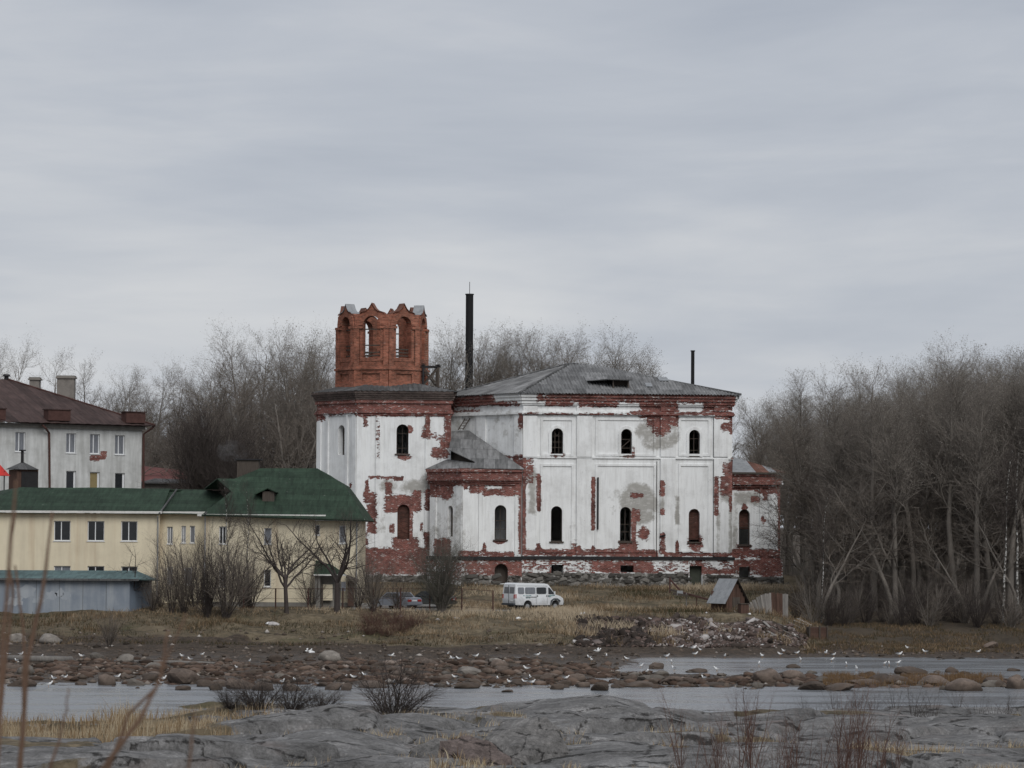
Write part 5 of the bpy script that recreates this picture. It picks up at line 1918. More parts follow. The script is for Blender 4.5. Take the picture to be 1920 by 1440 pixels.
def thin(kind, k):
    """minimum twig radius so that far twigs keep their tone"""
    return kind


TREES_POP = [make_tree('bare_tree', 11 + i, POP, 24, .38, trunk_levels=2, mats=(M_BARK, M_TWIG if i % 2 else M_TWIGP), buds=2600, bud_from=.5) for i in range(4)]
TREES_SLIM = [make_tree('bare_tree', 31 + i, POPF, 24, .36, trunk_levels=2, mats=(M_BARK, M_TWIGP), buds=3000, bud_from=.5) for i in range(2)]
TREES_ALD = [make_tree('bare_tree', 51 + i, ALD, 18, .28, trunk_levels=2, mats=(M_BARK, M_TWIG if i else M_TWIGD), buds=0) for i in range(3)]
BUSH = [make_tree('bush', 71 + i, SHR, 6, .055, stems=16, spread=.5, mats=(M_BARKD if i != 1 else M_BARK, M_TWIGD if i != 1 else M_TWIG)) for i in range(3)]
DARKB = make_tree('bare_tree', 77, [dict(SHR[0], kids=3.0, n=7), dict(SHR[1], kids=2.4), dict(SHR[2], tap=.4)], 9, .10, stems=24, spread=.32, mats=(M_BARKD, M_TWIGD))
for lst in (TREES_POP, TREES_SLIM, TREES_ALD, BUSH):
    for t in lst:
        TRI[t[0]] = TRI.get(t[0], 0) + sum(len(m.polygons) for m in t[1:4] if m)
print('tree polys', TRI)


def plant(T, loc, scale=1.0, rz=0.0, label=None, cat='tree', group=None, name=None, sx=1.0, tilt=(0, 0)):
    nm, tm, cm_, bm_, h = T
    W = Matrix.Translation(loc) @ Matrix.Rotation(tilt[0], 4, 'X') @ Matrix.Rotation(tilt[1], 4, 'Y') @ Matrix.Rotation(rz, 4, 'Z') @ Matrix.Diagonal((scale * sx, scale * sx, scale, 1))
    root = bpy.data.objects.new(name or nm, None)
    root.empty_display_size = .3
    put(root, None, None, W)
    tag(root, label, cat, group)
    for nn_, m in (('trunk', tm), ('crown', cm_), ('catkins', bm_)):
        if m is not None:
            o = bpy.data.objects.new(nn_, m)
            COL.objects.link(o)
            o.parent = root
    return root


ORD = ['first', 'second', 'third', 'fourth', 'fifth', 'sixth', 'seventh', 'eighth', 'ninth', 'tenth', 'eleventh', 'twelfth', 'thirteenth', 'fourteenth',
       'fifteenth', 'sixteenth', 'seventeenth', 'eighteenth', 'nineteenth', 'twentieth']
rt = random.Random(2)


def tree_to(px, ytop, Y, T, label, group, sx=1.0, name='bare_tree', cat='tree'):
    """plant a tree whose top reaches photo row ytop"""
    g_ = on_ground(px, Y, .2)
    top = at(px, ytop, Y).z
    s = (top - g_.z) / (T[4] * 1.08)
    return plant(T, g_, s, rt.uniform(0, 6.28), label, cat, group, name, sx)


# row behind the white house, up to the tower
row = [(25, 660, 345), (66, 652, 340), (100, 668, 350), (165, 676, 345), (200, 690, 350), (250, 700, 338), (288, 693, 335), (322, 697, 332), (350, 712, 330),
       (385, 690, 335), (415, 655, 330), (448, 632, 326), (482, 628, 332), (516, 640, 328), (548, 626, 335), (585, 624, 330), (615, 632, 338)]
for i, (px, yt, Y) in enumerate(row):
    T = (TREES_POP + TREES_SLIM[:1])[i % 5] if i > 3 else TREES_POP[i % 4]
    tree_to(px, yt, Y, T, '%s tall bare tree from the left in the row behind the white house' % ORD[i], 'bare trees left of the tower', 1.0 if i > 4 else .85)
for i, (px, yt, Y) in enumerate([(300, 735, 322), (345, 745, 320), (410, 700, 316), (460, 690, 318), (500, 700, 315), (540, 690, 318), (575, 700, 314), (440, 720, 324), (520, 720, 326)]):
    tree_to(px, yt, Y, TREES_ALD[1 + i % 2], '%s lower bare tree from the white house in the tangle towards the church tower' % ORD[i], 'lower trees left of the tower', 1.15)
for i, (px, yt, Y) in enumerate([(378, 770, 300), (405, 745, 302), (432, 790, 298)]):
    tree_to(px, yt, Y, DARKB, ['leftmost', 'tallest', 'rightmost'][i] + ' of three dark bushy trees behind the chimney smoke', 'dark trees behind the green roof', .8)
for i in range(18):
    px = 235 + i * 23 + rt.uniform(-8, 8)
    tree_to(px, np.interp(px, [235, 370, 430, 640], [725, 720, 660, 645]) + rt.uniform(0, 25), 350 + rt.uniform(0, 12), TREES_POP[i % 4], '%s tree from the left in the far row beyond the red-roofed building' % ORD[i], 'far row of trees left of the tower', 1.2)
# row behind the church roof
row = [(815, 640, 350), (842, 628, 356), (868, 650, 360), (905, 626, 362), (930, 620, 358), (962, 634, 364), (990, 628, 360), (1022, 636, 366), (1052, 625, 362), (1085, 634, 366), (1115, 630, 360),
       (1148, 634, 364), (1180, 655, 368), (1205, 668, 370), (1232, 680, 372)]
for i, (px, yt, Y) in enumerate(row):
    T = TREES_SLIM[i % 2] if i % 3 else TREES_POP[i % 4]
    tree_to(px, yt, Y, T, '%s bare tree from the belfry in the row above the church roof' % ORD[i], 'bare trees behind the church', 1.0)
for i in range(20):
    px = 640 + i * 29 + rt.uniform(-10, 10)
    tree_to(px, 660 + rt.uniform(-15, 25) + max(0, px - 1080) * .1, 375 + rt.uniform(0, 15), TREES_POP[i % 4], '%s slender bare tree from the left in the second row far behind the church' % ORD[i], 'second row of trees behind the church', 1.25)

# the wood on the right
edge_ = [(1400, 775, 300), (1437, 752, 296), (1482, 702, 300), (1528, 742, 270), (1560, 706, 264), (1600, 702, 268), (1640, 690, 262), (1680, 705, 260), (1712, 690, 264), (1745, 672, 268), (1790, 658, 262), (1832, 690, 260), (1862, 668, 264), (1893, 645, 262), (1925, 660, 262)]
for i, (px, yt, Y) in enumerate(edge_):
    T = (TREES_POP[i % 4], TREES_SLIM[(i + 1) % 2], TREES_SLIM[i % 2])[i % 3]
    tree_to(px, yt, Y, T, '%s large bare tree from the church along the edge of the wood' % ORD[i], 'trees along the edge of the wood', 1.1)
k = 0
for layer, (Y0, n, yo) in enumerate(((276, 15, 20), (290, 18, 10), (306, 20, 0), (324, 20, -5), (345, 18, -8))):
    for i in range(n):
        px0_ = 1535 if Y0 < 300 else 1420
        px = px0_ + (i + rt.uniform(-.3, .3)) * (1955 - px0_) / n
        yt = np.interp(px, [1385, 1470, 1540, 1680, 1740, 1920], [765, 752, 735, 712, 690, 668]) + yo + rt.uniform(0, 45)
        tree_to(px, yt, Y0 + rt.uniform(-4, 4), rt.choice(TREES_POP + TREES_SLIM * 2), 'bare tree deep in the wood right of the church', 'trees deep in the wood', 1.1)
for i in range(36):
    px = 1500 + (i % 18 + rt.uniform(-.4, .4)) * 440 / 18
    Y = (252 if i < 18 else 264) + rt.uniform(-2.5, 3)
    yt = rt.uniform(1055, 1120)
    tree_to(px, yt, Y, BUSH[i % 3], 'leafless bush in the dark undergrowth along the river edge of the wood', 'undergrowth bushes at the wood edge', 1.3, 'bush', 'bush')
for i in range(34):
    px = 1520 + (i + rt.uniform(-.4, .4)) * 430 / 34
    tree_to(px, rt.uniform(850, 985), rt.uniform(255, 275), TREES_ALD[i % 3], '%s half-grown bare tree in the tangle along the front of the wood' % ('leftmost' if i == 0 else 'slight'), 'half-grown trees in the wood', 1.35)
for i in range(30):     # the wood goes on beyond the right edge of the picture
    px = 1955 + (i % 10 + rt.uniform(-.4, .4)) * 38
    tree_to(px, rt.uniform(660, 720), (266, 285, 312)[i // 10] + rt.uniform(-4, 4), (TREES_POP + TREES_SLIM)[i % 6], 'bare tree deep in the wood right of the church', 'trees deep in the wood', 1.1)
for i in range(8):      # and the row of trees beyond the left edge
    tree_to(-30 - i * 30, rt.uniform(655, 690), 345 + rt.uniform(-6, 6), TREES_POP[i % 4], 'tall bare tree beyond the white house at the left', 'bare trees beyond the left edge', 1.0)
# a few pale birch stems at the far right
BIR = make_tree('birch_tree', 91, [dict(POPF[0], n=12), POPF[1], POPF[2], POPF[3]], 16, .16, mats=(M_BIRCH, M_TWIGD))
for i, (px, yt, Y) in enumerate([(1880, 800, 254), (1908, 780, 255), (1540, 900, 252)]):
    tree_to(px, yt, Y, BIR, ['white birch stem leaning near the right edge', 'slim white birch at the extreme right edge', 'slim pale birch at the wood edge behind the plank fence'][i], 'birches', .8, 'birch_tree')
# ---- small trees in front of the cream building
ROWAN1 = make_tree('rowan_tree', 105, ROW, 3.2, .20, trunk_levels=2, mats=(M_BARKD, M_TWIGD))
ROWAN2 = make_tree('rowan_tree', 118, [dict(ROW[0], n=3, kids=5.0, ang=(16, 58), ratio=2.9, start=.9), dict(ROW[1], wob=.13, lift=.05, kids=1.9, ratio=.46), ROW[2], ROW[3], ROW[4]], 2.7, .27, trunk_levels=2, mats=(M_BARKD, M_TWIGD))
r_ = plant(ROWAN1, hit(538, 1150) - Vector((0, 0, .1)), 1.0, .6, 'small bare tree with round crown and single trunk before the cream wall', 'tree', None, 'rowan_tree')
r_ = plant(ROWAN2, hit(632, 1148) - Vector((0, 0, .1)), 1.0, 2.1, 'bare tree with thick forked trunk and wide boughs before the porch', 'tree', None, 'rowan_tree')
BB = [make_tree('bush', 141 + i, [dict(SHR[0], kids=2.0), dict(SHR[1], kids=2.0), SHR[2]], 7, .07, stems=(10, 15, 20)[i], spread=(.35, .42, .5)[i], mats=(M_BARKD, M_TWIGD if i == 2 else M_TWIG)) for i in range(3)]
ROUND = make_tree('bush', 151, [dict(SHR[0], kids=2.2, n=6), dict(SHR[1], kids=2.0), SHR[2]], 7, .06, stems=40, spread=.5, mats=(M_BARK, M_TWIGG))
TH = make_tree('sapling', 161, [dict(ALD[0], n=8, kids=1.6), dict(ALD[1]), dict(ALD[3])], 6.5, .09, mats=(M_BARKD, M_TWIGD))


def bush_to(px, ybase, ytop, T, label, sx=1.0, name='bush', cat='bush', Y=None):
    b = hit(px, ybase) if Y is None else on_ground(px, Y)
    top = at(px, ytop, b.y).z
    return plant(T, b - Vector((0, 0, .1)), (top - b.z) / (T[4] * 1.1), rt.uniform(0, 6.28), label, cat, None, name, sx)


bush_to(222, 1143, 1015, TH, 'thin dark sapling in front of the garage, the left of two', 1.0, 'sapling', 'sapling')
bush_to(247, 1146, 1005, TH, 'thin dark sapling at the right corner of the garage', 1.1, 'sapling', 'sapling')
bush_to(322, 1150, 985, BB[0], 'tall upright bush between the garage and the dense clump', .9)
bush_to(345, 1150, 1000, BB[1], 'upright brown bush close left of the dense dark clump', .8)
bush_to(388, 1158, 965, BB[2], 'dense dark many-stemmed clump before the cream building', .75)
bush_to(422, 1160, 975, BB[1], 'dark bush at the right side of the dense clump', 1.0)
bush_to(455, 1120, 1010, BB[0], 'open leafless bush between dense clump and round-crowned tree', 1.2, Y=251)
bush_to(470, 1150, 1000, BB[1], 'leafless bush just left of the round-crowned tree', 1.1, Y=252)
bush_to(300, 1148, 1030, BB[0], 'spindly bush between garage corner and the tall upright bush', 1.0, Y=250)
bush_to(365, 1150, 985, BB[0], 'spindly bush on the left shoulder of the dense dark clump', 1.2, Y=251)
bush_to(585, 1150, 1040, BB[0], 'thin leafless bush between the two small trees', 1.2, Y=252)
bush_to(672, 1150, 1030, BB[0], 'thin leafless bush at the right corner of the cream building', 1.2, Y=251)
bush_to(700, 1148, 1015, BB[1], 'dark many-stemmed bush left of the parked silver car', .85)
bush_to(745, 1148, 1050, BB[0], 'low bending bush over the parked silver car', 1.0, Y=249)
bush_to(828, 1148, 985, ROUND, 'dense round grey bush before the church porch', .95)
bush_to(205, 1213, 1130, BB[1], 'small leafless bush on the grass bank below the garage', 1.0)
bush_to(285, 1146, 1060, BB[1], 'low brown bush beside the right wall of the garage', 1.1)
for i, (px, yt) in enumerate(((434, 858), (462, 885))):
    bush_to(px, 1150, yt, BIR, ['taller white birch stem rising before the green roof', 'shorter white birch stem before the green roof'][i], .7, 'birch_tree', 'tree', Y=252)
# red willow scrub on the bank
REDB = [make_tree('willow_scrub', 171 + i, SHR, 2.2, .022, stems=26, spread=.8, mats=(M_TWIGR, M_TWIGR)) for i in range(2)]
for i, (px, yb) in enumerate(((690, 1190), (722, 1192), (752, 1186), (775, 1175), (700, 1172), (738, 1170))):
    b = hit(px, yb)
    plant(REDB[i % 2], b, .75, rt.uniform(0, 6), '%s patch of reddish willow scrub on the bank below the parked cars' % ORD[i], 'bush', 'reddish scrub on the bank', 'willow_scrub', 1.5)
# shrubs standing at the near water's edge
NS = [make_tree('river_shrub', 181 + i, [dict(SHR[0], wob=.12, kids=1.8), dict(SHR[1], wob=.18, kids=1.8), dict(SHR[2], tap=.4)], 2.6, .030, stems=22, spread=.85, mats=(M_BARKD, M_TWIGD)) for i in range(2)]
NT = make_tree('river_shrub', 186, [dict(SHR[0], wob=.10, kids=.9), dict(SHR[1], wob=.15, kids=.7), SHR[2]], 2.6, .018, stems=9, spread=.7, mats=(M_BARKD, M_TWIGD))
bush_to(735, 1325, 1175, NS[0], 'single leafless shrub at the water edge in the middle of the near bank', 1.05, 'river_shrub', 'shrub', Y=137)
for i, (px, yt) in enumerate(((435, 1258), (490, 1232), (545, 1238), (600, 1262))):
    bush_to(px, 1335, yt, NS[i % 2], '%s of four low shrubs against the water on the left near bank' % ['leftmost', 'second from the left', 'third from the left', 'rightmost'][i], 1.3, 'river_shrub', 'shrub', Y=140)
for i in range(12):
    px = 1500 + i * 36 + rt.uniform(-10, 10)
    bush_to(px, 1330, rt.uniform(1245, 1285), NT, '%s low leafless shrub from the left along the near water edge, right' % ORD[i], 1.0, 'river_shrub', 'shrub', Y=150 + rt.uniform(-3, 3))
for o in list(COL.objects):
    if 'low leafless shrub from the left along' in o.get('label', ''):
        o['group'] = 'shrubs along the right water edge'
# red-brown saplings close to the camera at the lower right
STEM = [make_tree('willow_sapling', 191 + i, [dict(n=10, wob=.05, lift=.03, tap=.8, start=.3, kids=1.5, ang=(15, 38), ratio=.34, rr=.62, shrink=.5),
                                               dict(n=5, wob=.06, lift=.05, tap=.7, start=.3, kids=.6, ang=(15, 40), ratio=.4, rr=.6, shrink=.4),
                                               dict(n=3, wob=.08, lift=.05, tap=.6, start=1, kids=0, ang=(20, 45), ratio=.5, rr=.6, shrink=.4)], 3.0, .020, stems=(4, 7)[i], spread=.22, mats=(M_TWIGR, M_TWIGR)) for i in range(2)]
sap = [(1290, 1232), (1345, 1300), (1383, 1225), (1410, 1235), (1475, 1300), (1500, 1290), (1560, 1330), (1604, 1232), (1640, 1270), (1575, 1250), (1320, 1330), (1680, 1330), (1275, 1345), (1455, 1345), (1530, 1300), (1585, 1340), (1425, 1320), (1615, 1300), (1365, 1350), (1660, 1350)]
for i, (px, yt) in enumerate(sap):
    Y = 76 + (i % 4) * 3
    b = on_ground(px, Y)
    top = at(px, yt, Y).z
    plant(STEM[i % 2], b, (top - b.z) / 3.25, rt.uniform(0, 6), '%s red-brown willow sapling from the left in the lower right foreground' % ORD[i], 'sapling', 'willow saplings in the right foreground', 'willow_sapling', 1.0)
# out-of-focus stalks just in front of the camera, lower left
stk = [((-5, 1440), (8, 1180), (22, 985), (30, 900), 11), ((36, 1440), (52, 1240), (84, 1090), (98, 960), 11), ((40, 1440), (43, 1330), (46, 1200), (28, 1060), 9),
       ((195, 1440), (262, 1350), (300, 1270), (316, 1180), 11), ((205, 1440), (240, 1340), (290, 1290), (350, 1150), 8), ((8, 1250), (24, 1120), (18, 1050), (30, 960), 6), ((355, 1440), (362, 1370), (366, 1345), (364, 1330), 6), ((95, 1440), (110, 1390), (125, 1330), (128, 1290), 6)]
for i, s in enumerate(stk):
    Yk = 9.0 + (i % 3) * 1.2
    pts = [at(x, y, Yk) for x, y in s[:4]]
    d0 = (pts[0] - pts[1]).normalized()
    pts = [pts[0] + Vector((d0.x * .6, 0, -1.0))] + pts
    fine = []
    for a, b in zip(pts[:-1], pts[1:]):
        for q in range(4):
            fine.append(a.lerp(b, q / 4) + Vector((rt.uniform(-.003, .003), 0, 0)))
    fine.append(pts[-1])
    w_ = s[4] * Yk / F / 2
    o = Geo().tube(fine, [w_ * (1.15 - .8 * k_ / len(fine)) for k_ in range(len(fine))], 6).make('dry_stalk', M_STALK, None, None, True)
    tag(o, ['blurred brown stalk at the extreme left edge', 'blurred brown stalk rising before the garage', 'thick blurred stalk in the lower left corner', 'blurred slanting stalk before the near water',
            'thin blurred slanting stalk behind the other slanting one', 'thin blurred stalk beside the left edge', 'short blurred stalk on the grey rock at the lower left', 'short thin blurred stalk among the reeds at lower left'][i], 'stalk', 'blurred stalks in the left foreground')

# ------------------------------------------------------------------ vehicles
def body_geo(outline, w, belt=1.0, k=.12, nose=None):
    g = Geo()
    for y0, y1 in ((-w / 2, 0.0), (w / 2, 0.0)):
        v, f = plate_data(outline, (), y0, y1)
        v2 = []
        for (x, y, z) in v:
            s = 1 - max(0, z - belt) * k
            if nose and x > nose:
                s *= 1 - (x - nose) * .12
            v2.append((x, y * s, z))
        g.add(v2, f)
    return g


def wheel_arc(x, r, z0, n=7):
    return [(x + r * math.cos(t), z0 + max(0, r * math.sin(t))) for t in [math.pi - math.pi * k / n for k in range(n + 1)]]


def wheel(root, W, x, y, r=.33, wd=.2):
    Geo().tube([(x, y - wd / 2, r), (x, y + wd / 2, r)], r, 18).make('tyre', M_RUBBER, root, W)
    s = -1 if y < 0 else 1
    o = Geo().tube([(x, y + s * wd * .42, r), (x, y + s * wd * .56, r)], [r * .62, r * .55], 14).make('wheel_rim', M_ZINC, root, W)
    return o


def vehicle_paint(name, c, rough=.35, dirt=.35):
    m, nt, b = new_mat(name)
    v = ocoord(nt)
    z = nd(nt, 'ShaderNodeSeparateXYZ', None, {0: v}).outputs[2]
    n = noise(nt, v, 2.2, 6, .65)
    d = ramp(nt, math_(nt, 'SUBTRACT', math_(nt, 'ADD', n, .25), math_(nt, 'MULTIPLY', z, .55)), [(0.1, 0.0), (0.55, dirt)])
    setb(nt, b, mixc(nt, d, c, (0.13, 0.115, 0.095)), rough, .45)
    return m


M_VAN = vehicle_paint('van_white', (0.72, 0.74, 0.76), .35, .45)
M_SILVER = vehicle_paint('silver_paint', (0.23, 0.25, 0.29), .3, .3)
M_DARKP = vehicle_paint('dark_green_paint', (0.016, 0.022, 0.026), .3, .3)
M_BUMP = simple('grey_bumper', (0.055, 0.06, 0.068), .6, .2)
M_TAIL = simple('red_tail_lamp', (0.33, 0.028, 0.022), .3, .1)
M_TEALP = simple('teal_lettering', (0.07, 0.22, 0.22), .5, .1)

vb = hit(1001, 1147)
vb = on_ground(1000, 254.5)
th = math.radians(33)
VAN = empty('minibus', vb + Vector((0, 0, .02)), th, 'white minibus with dark windows parked on the grass below the church', 'minibus')
Wv = WM[VAN.name] @ Matrix.Translation((-2.45, 0, 0))
x1w, x2w = 1.28, 4.05
prof = [(.06, .45)] + [(x1w - .46, .42)] + wheel_arc(x1w, .42, .42) + [(x1w + .46, .42), (x2w - .46, .42)] + wheel_arc(x2w, .43, .42) + [(x2w + .46, .42), (4.88, .44), (4.93, .72), (4.86, .98), (4.55, 1.16), (4.02, 1.30),
        (3.42, 2.06), (3.28, 2.16), (3.0, 2.21), (.5, 2.27), (.22, 2.25), (.10, 2.16), (0.02, 1.3), (0.0, .9)]
body_geo(prof, 1.95, 1.2, .10, 3.9).make('body', M_VAN, VAN, Wv)
side_y = lambda z: 1.95 / 2 * (1 - max(0, z - 1.2) * .10)


def side_panel(name, mat, pts, root, W, yfun, off=.012, t=.012, sides=(-1,)):
    for s in sides:
        vs = [(x, s * (yfun(z) + off), z) for x, z in pts] + [(x, s * (yfun(z) + off - t), z) for x, z in pts]
        n = len(pts)
        fs = [tuple(range(n)), tuple(range(2 * n - 1, n - 1, -1))] + [(i, (i + 1) % n, (i + 1) % n + n, i + n) for i in range(n)]
        Geo().add(vs, fs).make(name, mat, root, W)


def rr(x0, z0, x1, z1, c=.07):
    return [(x0 + c, z0), (x1 - c, z0), (x1, z0 + c), (x1, z1 - c), (x1 - c, z1), (x0 + c, z1), (x0, z1 - c), (x0, z0 + c)]


for (a, b) in ((.30, .92), (1.02, 2.02), (2.16, 3.12)):
    side_panel('side_window', M_GLASSD if b > 2.5 else M_GLASSC, rr(a, 1.36, b, 1.90), VAN, Wv, side_y, sides=(-1, 1))
side_panel('cab_window', M_GLASSD, [(3.33, 1.34), (3.98, 1.30), (3.90, 1.40), (3.47, 1.86), (3.33, 1.88)], VAN, Wv, side_y, sides=(-1, 1))
for x in (2.10, 3.20):
    side_panel('door_seam', M_BUMP, [(x, .50), (x + .022, .50), (x + .022, 1.98), (x, 1.98)], VAN, Wv, side_y, .008, .006)
side_panel('door_rail', M_IRON, [(1.05, 1.08), (2.14, 1.08), (2.14, 1.12), (1.05, 1.12)], VAN, Wv, side_y)
side_panel('roof_seam', M_BUMP, [(.25, 2.02), (3.25, 1.99), (3.25, 2.01), (.25, 2.04)], VAN, Wv, side_y, .006, .005)
for x in (2.18, 3.12, 3.30):
    side_panel('door_handle', M_IRON, [(x, 1.14), (x + .09, 1.14), (x + .09, 1.24), (x, 1.24)], VAN, Wv, side_y, .02, .02)
for i, (a, b, z) in enumerate(((.80, .95, 1.19), (1.05, 1.14, 1.20), (1.18, 1.36, 1.19), (1.40, 1.62, 1.20), (1.08, 1.25, 1.00), (1.32, 1.5, 1.0), (3.42, 3.95, 1.20), (3.36, 3.6, 1.1))):
    side_panel('lettering', M_TEALP, [(a, z), (b, z), (b, z + .045), (a, z + .045)], VAN, Wv, side_y, .007, .005)
side_panel('front_arch_trim', M_BUMP, [(x2w - .56, .44), (x2w - .50, .80), (x2w - .2, .98), (x2w + .2, .98), (x2w + .5, .78), (x2w + .44, .62), (x2w + .2, .86), (x2w - .2, .86), (x2w - .42, .62), (x2w - .44, .44)], VAN, Wv, side_y, .01, .01)
side_panel('tail_lamp', M_TAIL, [(.03, 1.0), (.14, 1.0), (.14, 1.34), (.05, 1.34)], VAN, Wv, side_y, .014, .012)
for s in (-1, 1):
    y0, y1 = sorted((s * .06, s * .78))
    g = Geo()
    for xx in (-.012,):
        vs = [(.035 + xx, y0, 1.38), (.035 + xx, y1, 1.38), (.085 + xx, y1 * .97, 1.92), (.085 + xx, y0, 1.92)]
        g.add(vs, [(0, 1, 2, 3)])
        g.add([(v[0] + .02, v[1], v[2]) for v in vs], [(0, 1, 2, 3)])
    g.make('rear_window', M_GLASSC, VAN, Wv)
    Geo().box(-.03, .03, s * .86 - .06, s * .86 + .06, .98, 1.32).make('tail_lamp', M_TAIL if s < 0 else M_TAIL, VAN, Wv)
    Geo().box(4.80, 4.90, s * .62 - .14, s * .62 + .14, .80, .96).make('headlamp', M_ZINC, VAN, Wv)
    Geo().box(3.85, 3.95, s * 1.02 - .06, s * 1.02 + .06, 1.30, 1.55).make('mirror', M_VAN, VAN, Wv)
Geo().box(-.02, .02, -.012, .012, .6, 2.1).make('door_seam', M_BUMP, VAN, Wv)
Geo().box(-.12, .06, -.9, .9, .42, .58).make('rear_bumper', M_BUMP, VAN, Wv)
Geo().box(4.84, 5.0, -.78, .78, .42, .70).make('front_bumper', M_BUMP, VAN, Wv)
Geo().box(-.02, .015, -.60, -.15, .74, .84).make('number_plate', M_WHITE, VAN, Wv)
Geo().box(.4, 4.4, -.8, .8, .25, .45).make('underbody', M_IRON, VAN, Wv)
g = Geo()
vs = [(4.00, -.76, 1.32), (4.00, .76, 1.32), (3.44, .70, 2.04), (3.44, -.70, 2.04)]
g.add([(v[0] + .035, v[1], v[2] + .02) for v in vs], [(0, 1, 2, 3)]).add([(v[0] + .025, v[1], v[2] + .01) for v in vs], [(0, 1, 2, 3)])
g.make('windscreen', M_GLASSD, VAN, Wv)
for x in (x1w, x2w):
    for s in (-1, 1):
        wheel(VAN, Wv, x, s * .80, .335, .22)


def sedan(name, loc, heading, paint, label, L=4.5):
    R = empty(name, loc, heading, label, 'car')
    W = WM[R.name] @ Matrix.Translation((-.6, 0, 0))
    a1, a2 = .95, 3.62
    prof = [(.05, .34), (a1 - .38, .30)] + wheel_arc(a1, .35, .30) + [(a1 + .38, .30), (a2 - .38, .30)] + wheel_arc(a2, .35, .30) + [(a2 + .38, .30), (4.42, .34), (4.48, .62), (4.32, .80), (3.25, .94), (2.62, 1.40), (1.32, 1.42), (.86, 1.02), (.12, .97), (0.0, .82), (-.02, .5)]
    body_geo(prof, 1.70, .95, .30, 3.6).make('body', paint, R, W)
    sy = lambda z: .85 * (1 - max(0, z - .95) * .30)
    side_panel('side_window', M_GLASSD, [(1.06, 1.02), (1.88, 1.01), (1.88, 1.33), (1.42, 1.33)], R, W, sy, sides=(-1, 1))
    side_panel('side_window', M_GLASSD, [(1.96, 1.01), (3.05, .99), (2.58, 1.32), (1.96, 1.33)], R, W, sy, sides=(-1, 1))
    for x in (1.92, 2.98, 1.1):
        side_panel('door_seam', M_BUMP, [(x, .42), (x + .02, .42), (x + .02, .98), (x, .98)], R, W, sy, .006, .005, (-1, 1))
    for (p, q, nm) in ((( .84, 1.045), (1.27, 1.385), 'rear_window'), ((3.20, 1.0), (2.68, 1.37), 'windscreen')):
        s = 1 if nm == 'windscreen' else -1
        vs = [(p[0] + s * .03, -.66, p[1] + .02), (p[0] + s * .03, .66, p[1] + .02), (q[0] + s * .03, .58, q[1] + .02), (q[0] + s * .03, -.58, q[1] + .02)]
        Geo().add(vs, [(0, 1, 2, 3)]).add([(v[0] - s * .012, v[1], v[2] - .008) for v in vs], [(0, 1, 2, 3)]).make(nm, M_GLASSD, R, W)
    for s in (-1, 1):
        Geo().box(-.04, .06, s * .56 - .2, s * .56 + .2, .66, .84).make('tail_lamp', M_TAIL, R, W)
        Geo().box(4.36, 4.46, s * .56 - .16, s * .56 + .16, .62, .76).make('headlamp', M_ZINC, R, W)
    Geo().box(-.05, .0, -.26, .26, .68, .79).make('number_plate', M_WHITE, R, W)
    Geo().box(-.10, .05, -.84, .84, .40, .58).make('rear_bumper', paint, R, W)
    Geo().box(4.40, 4.55, -.82, .82, .34, .54).make('front_bumper', M_BUMP, R, W)
    for x in (a1, a2):
        for s in (-1, 1):
            wheel(R, W, x, s * .72, .30, .19)
    return R


sb = on_ground(768, 254.0)
sedan('parked_car', sb + Vector((0, 0, .01)), math.radians(134), M_SILVER, 'silver grey saloon car with red tail lamps parked by the fence')
db_ = on_ground(838, 257.5)
sedan('parked_car', db_ + Vector((0, 0, .01)), math.radians(168), M_DARKP, 'dark saloon car parked behind the round grey bush')

# ------------------------------------------------------------------ fence of rusty posts along the track
fx = [(457, 1160), (517, 1158), (578, 1157), (643, 1156), (700, 1156), (751, 1156), (806, 1157), (866, 1157), (924.5, 1160)]
FE = empty('post_fence', at(690, 1157, 247.5), 0, 'thin rusty post fence with top wire along the gravel track', 'fence')
tops = []
for x, yb in fx:
    b = on_ground(x, 248.2)
    t = at(x, 1103 if x < 900 else 1107, 248.2)
    Geo().tube([b - Vector((0, 0, .3)), t], .065, 6).make('post', M_RUSTY, FE)
    tops.append(t)
for k, dz in enumerate((-.04, -.85, -1.5)):
    Geo().tube([t + Vector((0, 0, dz)) for t in tops], .022 if k == 0 else .012, 4).make('wire', M_RUSTY, FE)

# ------------------------------------------------------------------ hut, planks and scrap at the right of the bank
hb = on_ground(1365, 251.5)
HT = empty('plank_hut', hb, math.radians(34), 'tiny brown plank hut with steep grey sheet roof below the apse', 'hut')
Wt = WM[HT.name]
hw, hd, eh, rh = .95, 1.0, 1.15, 2.75
for k in range(9):
    x0 = -hw + k * (2 * hw / 9)
    xc = x0 + hw / 9
    top = eh + (rh - eh) * (1 - abs(xc) / hw) * .93
    Geo().box(x0 + .006, x0 + 2 * hw / 9 - .006, -hd - .02 - .012 * (k % 2), -hd + .03, -.4, top).make('plank', M_WOODB, HT, Wt)
for s in (-1, 1):
    for k in range(9):
        y0 = -hd + .05 + k * (2 * hd / 9)
        Geo().box(min(s * hw, s * (hw - .04)), max(s * hw, s * (hw - .04)), y0, y0 + 2 * hd / 9 - .012, -.4, eh).make('plank', M_WOODB, HT, Wt)
Geo().box(-hw, hw, hd, hd + .04, -.4, eh + .6).make('back_wall', M_WOODB, HT, Wt)
Geo().box(-.35, .42, -hd - .05, -hd - .034, -.3, 1.25).make('door', M_WOODD, HT, Wt)
for s in (-1, 1):
    for k in range(5):
        y0 = -hd - .3 + k * .5
        Geo().slab([Vector((s * (hw + .38), y0, eh - .42)), Vector((0, y0, rh + .05)), Vector((0, y0 + .49, rh + .05)), Vector((s * (hw + .38), y0 + .49, eh - .42))], .03 + .003 * k).make('roof_sheet', M_ZINC if s < 0 else M_WOODD, HT, Wt)

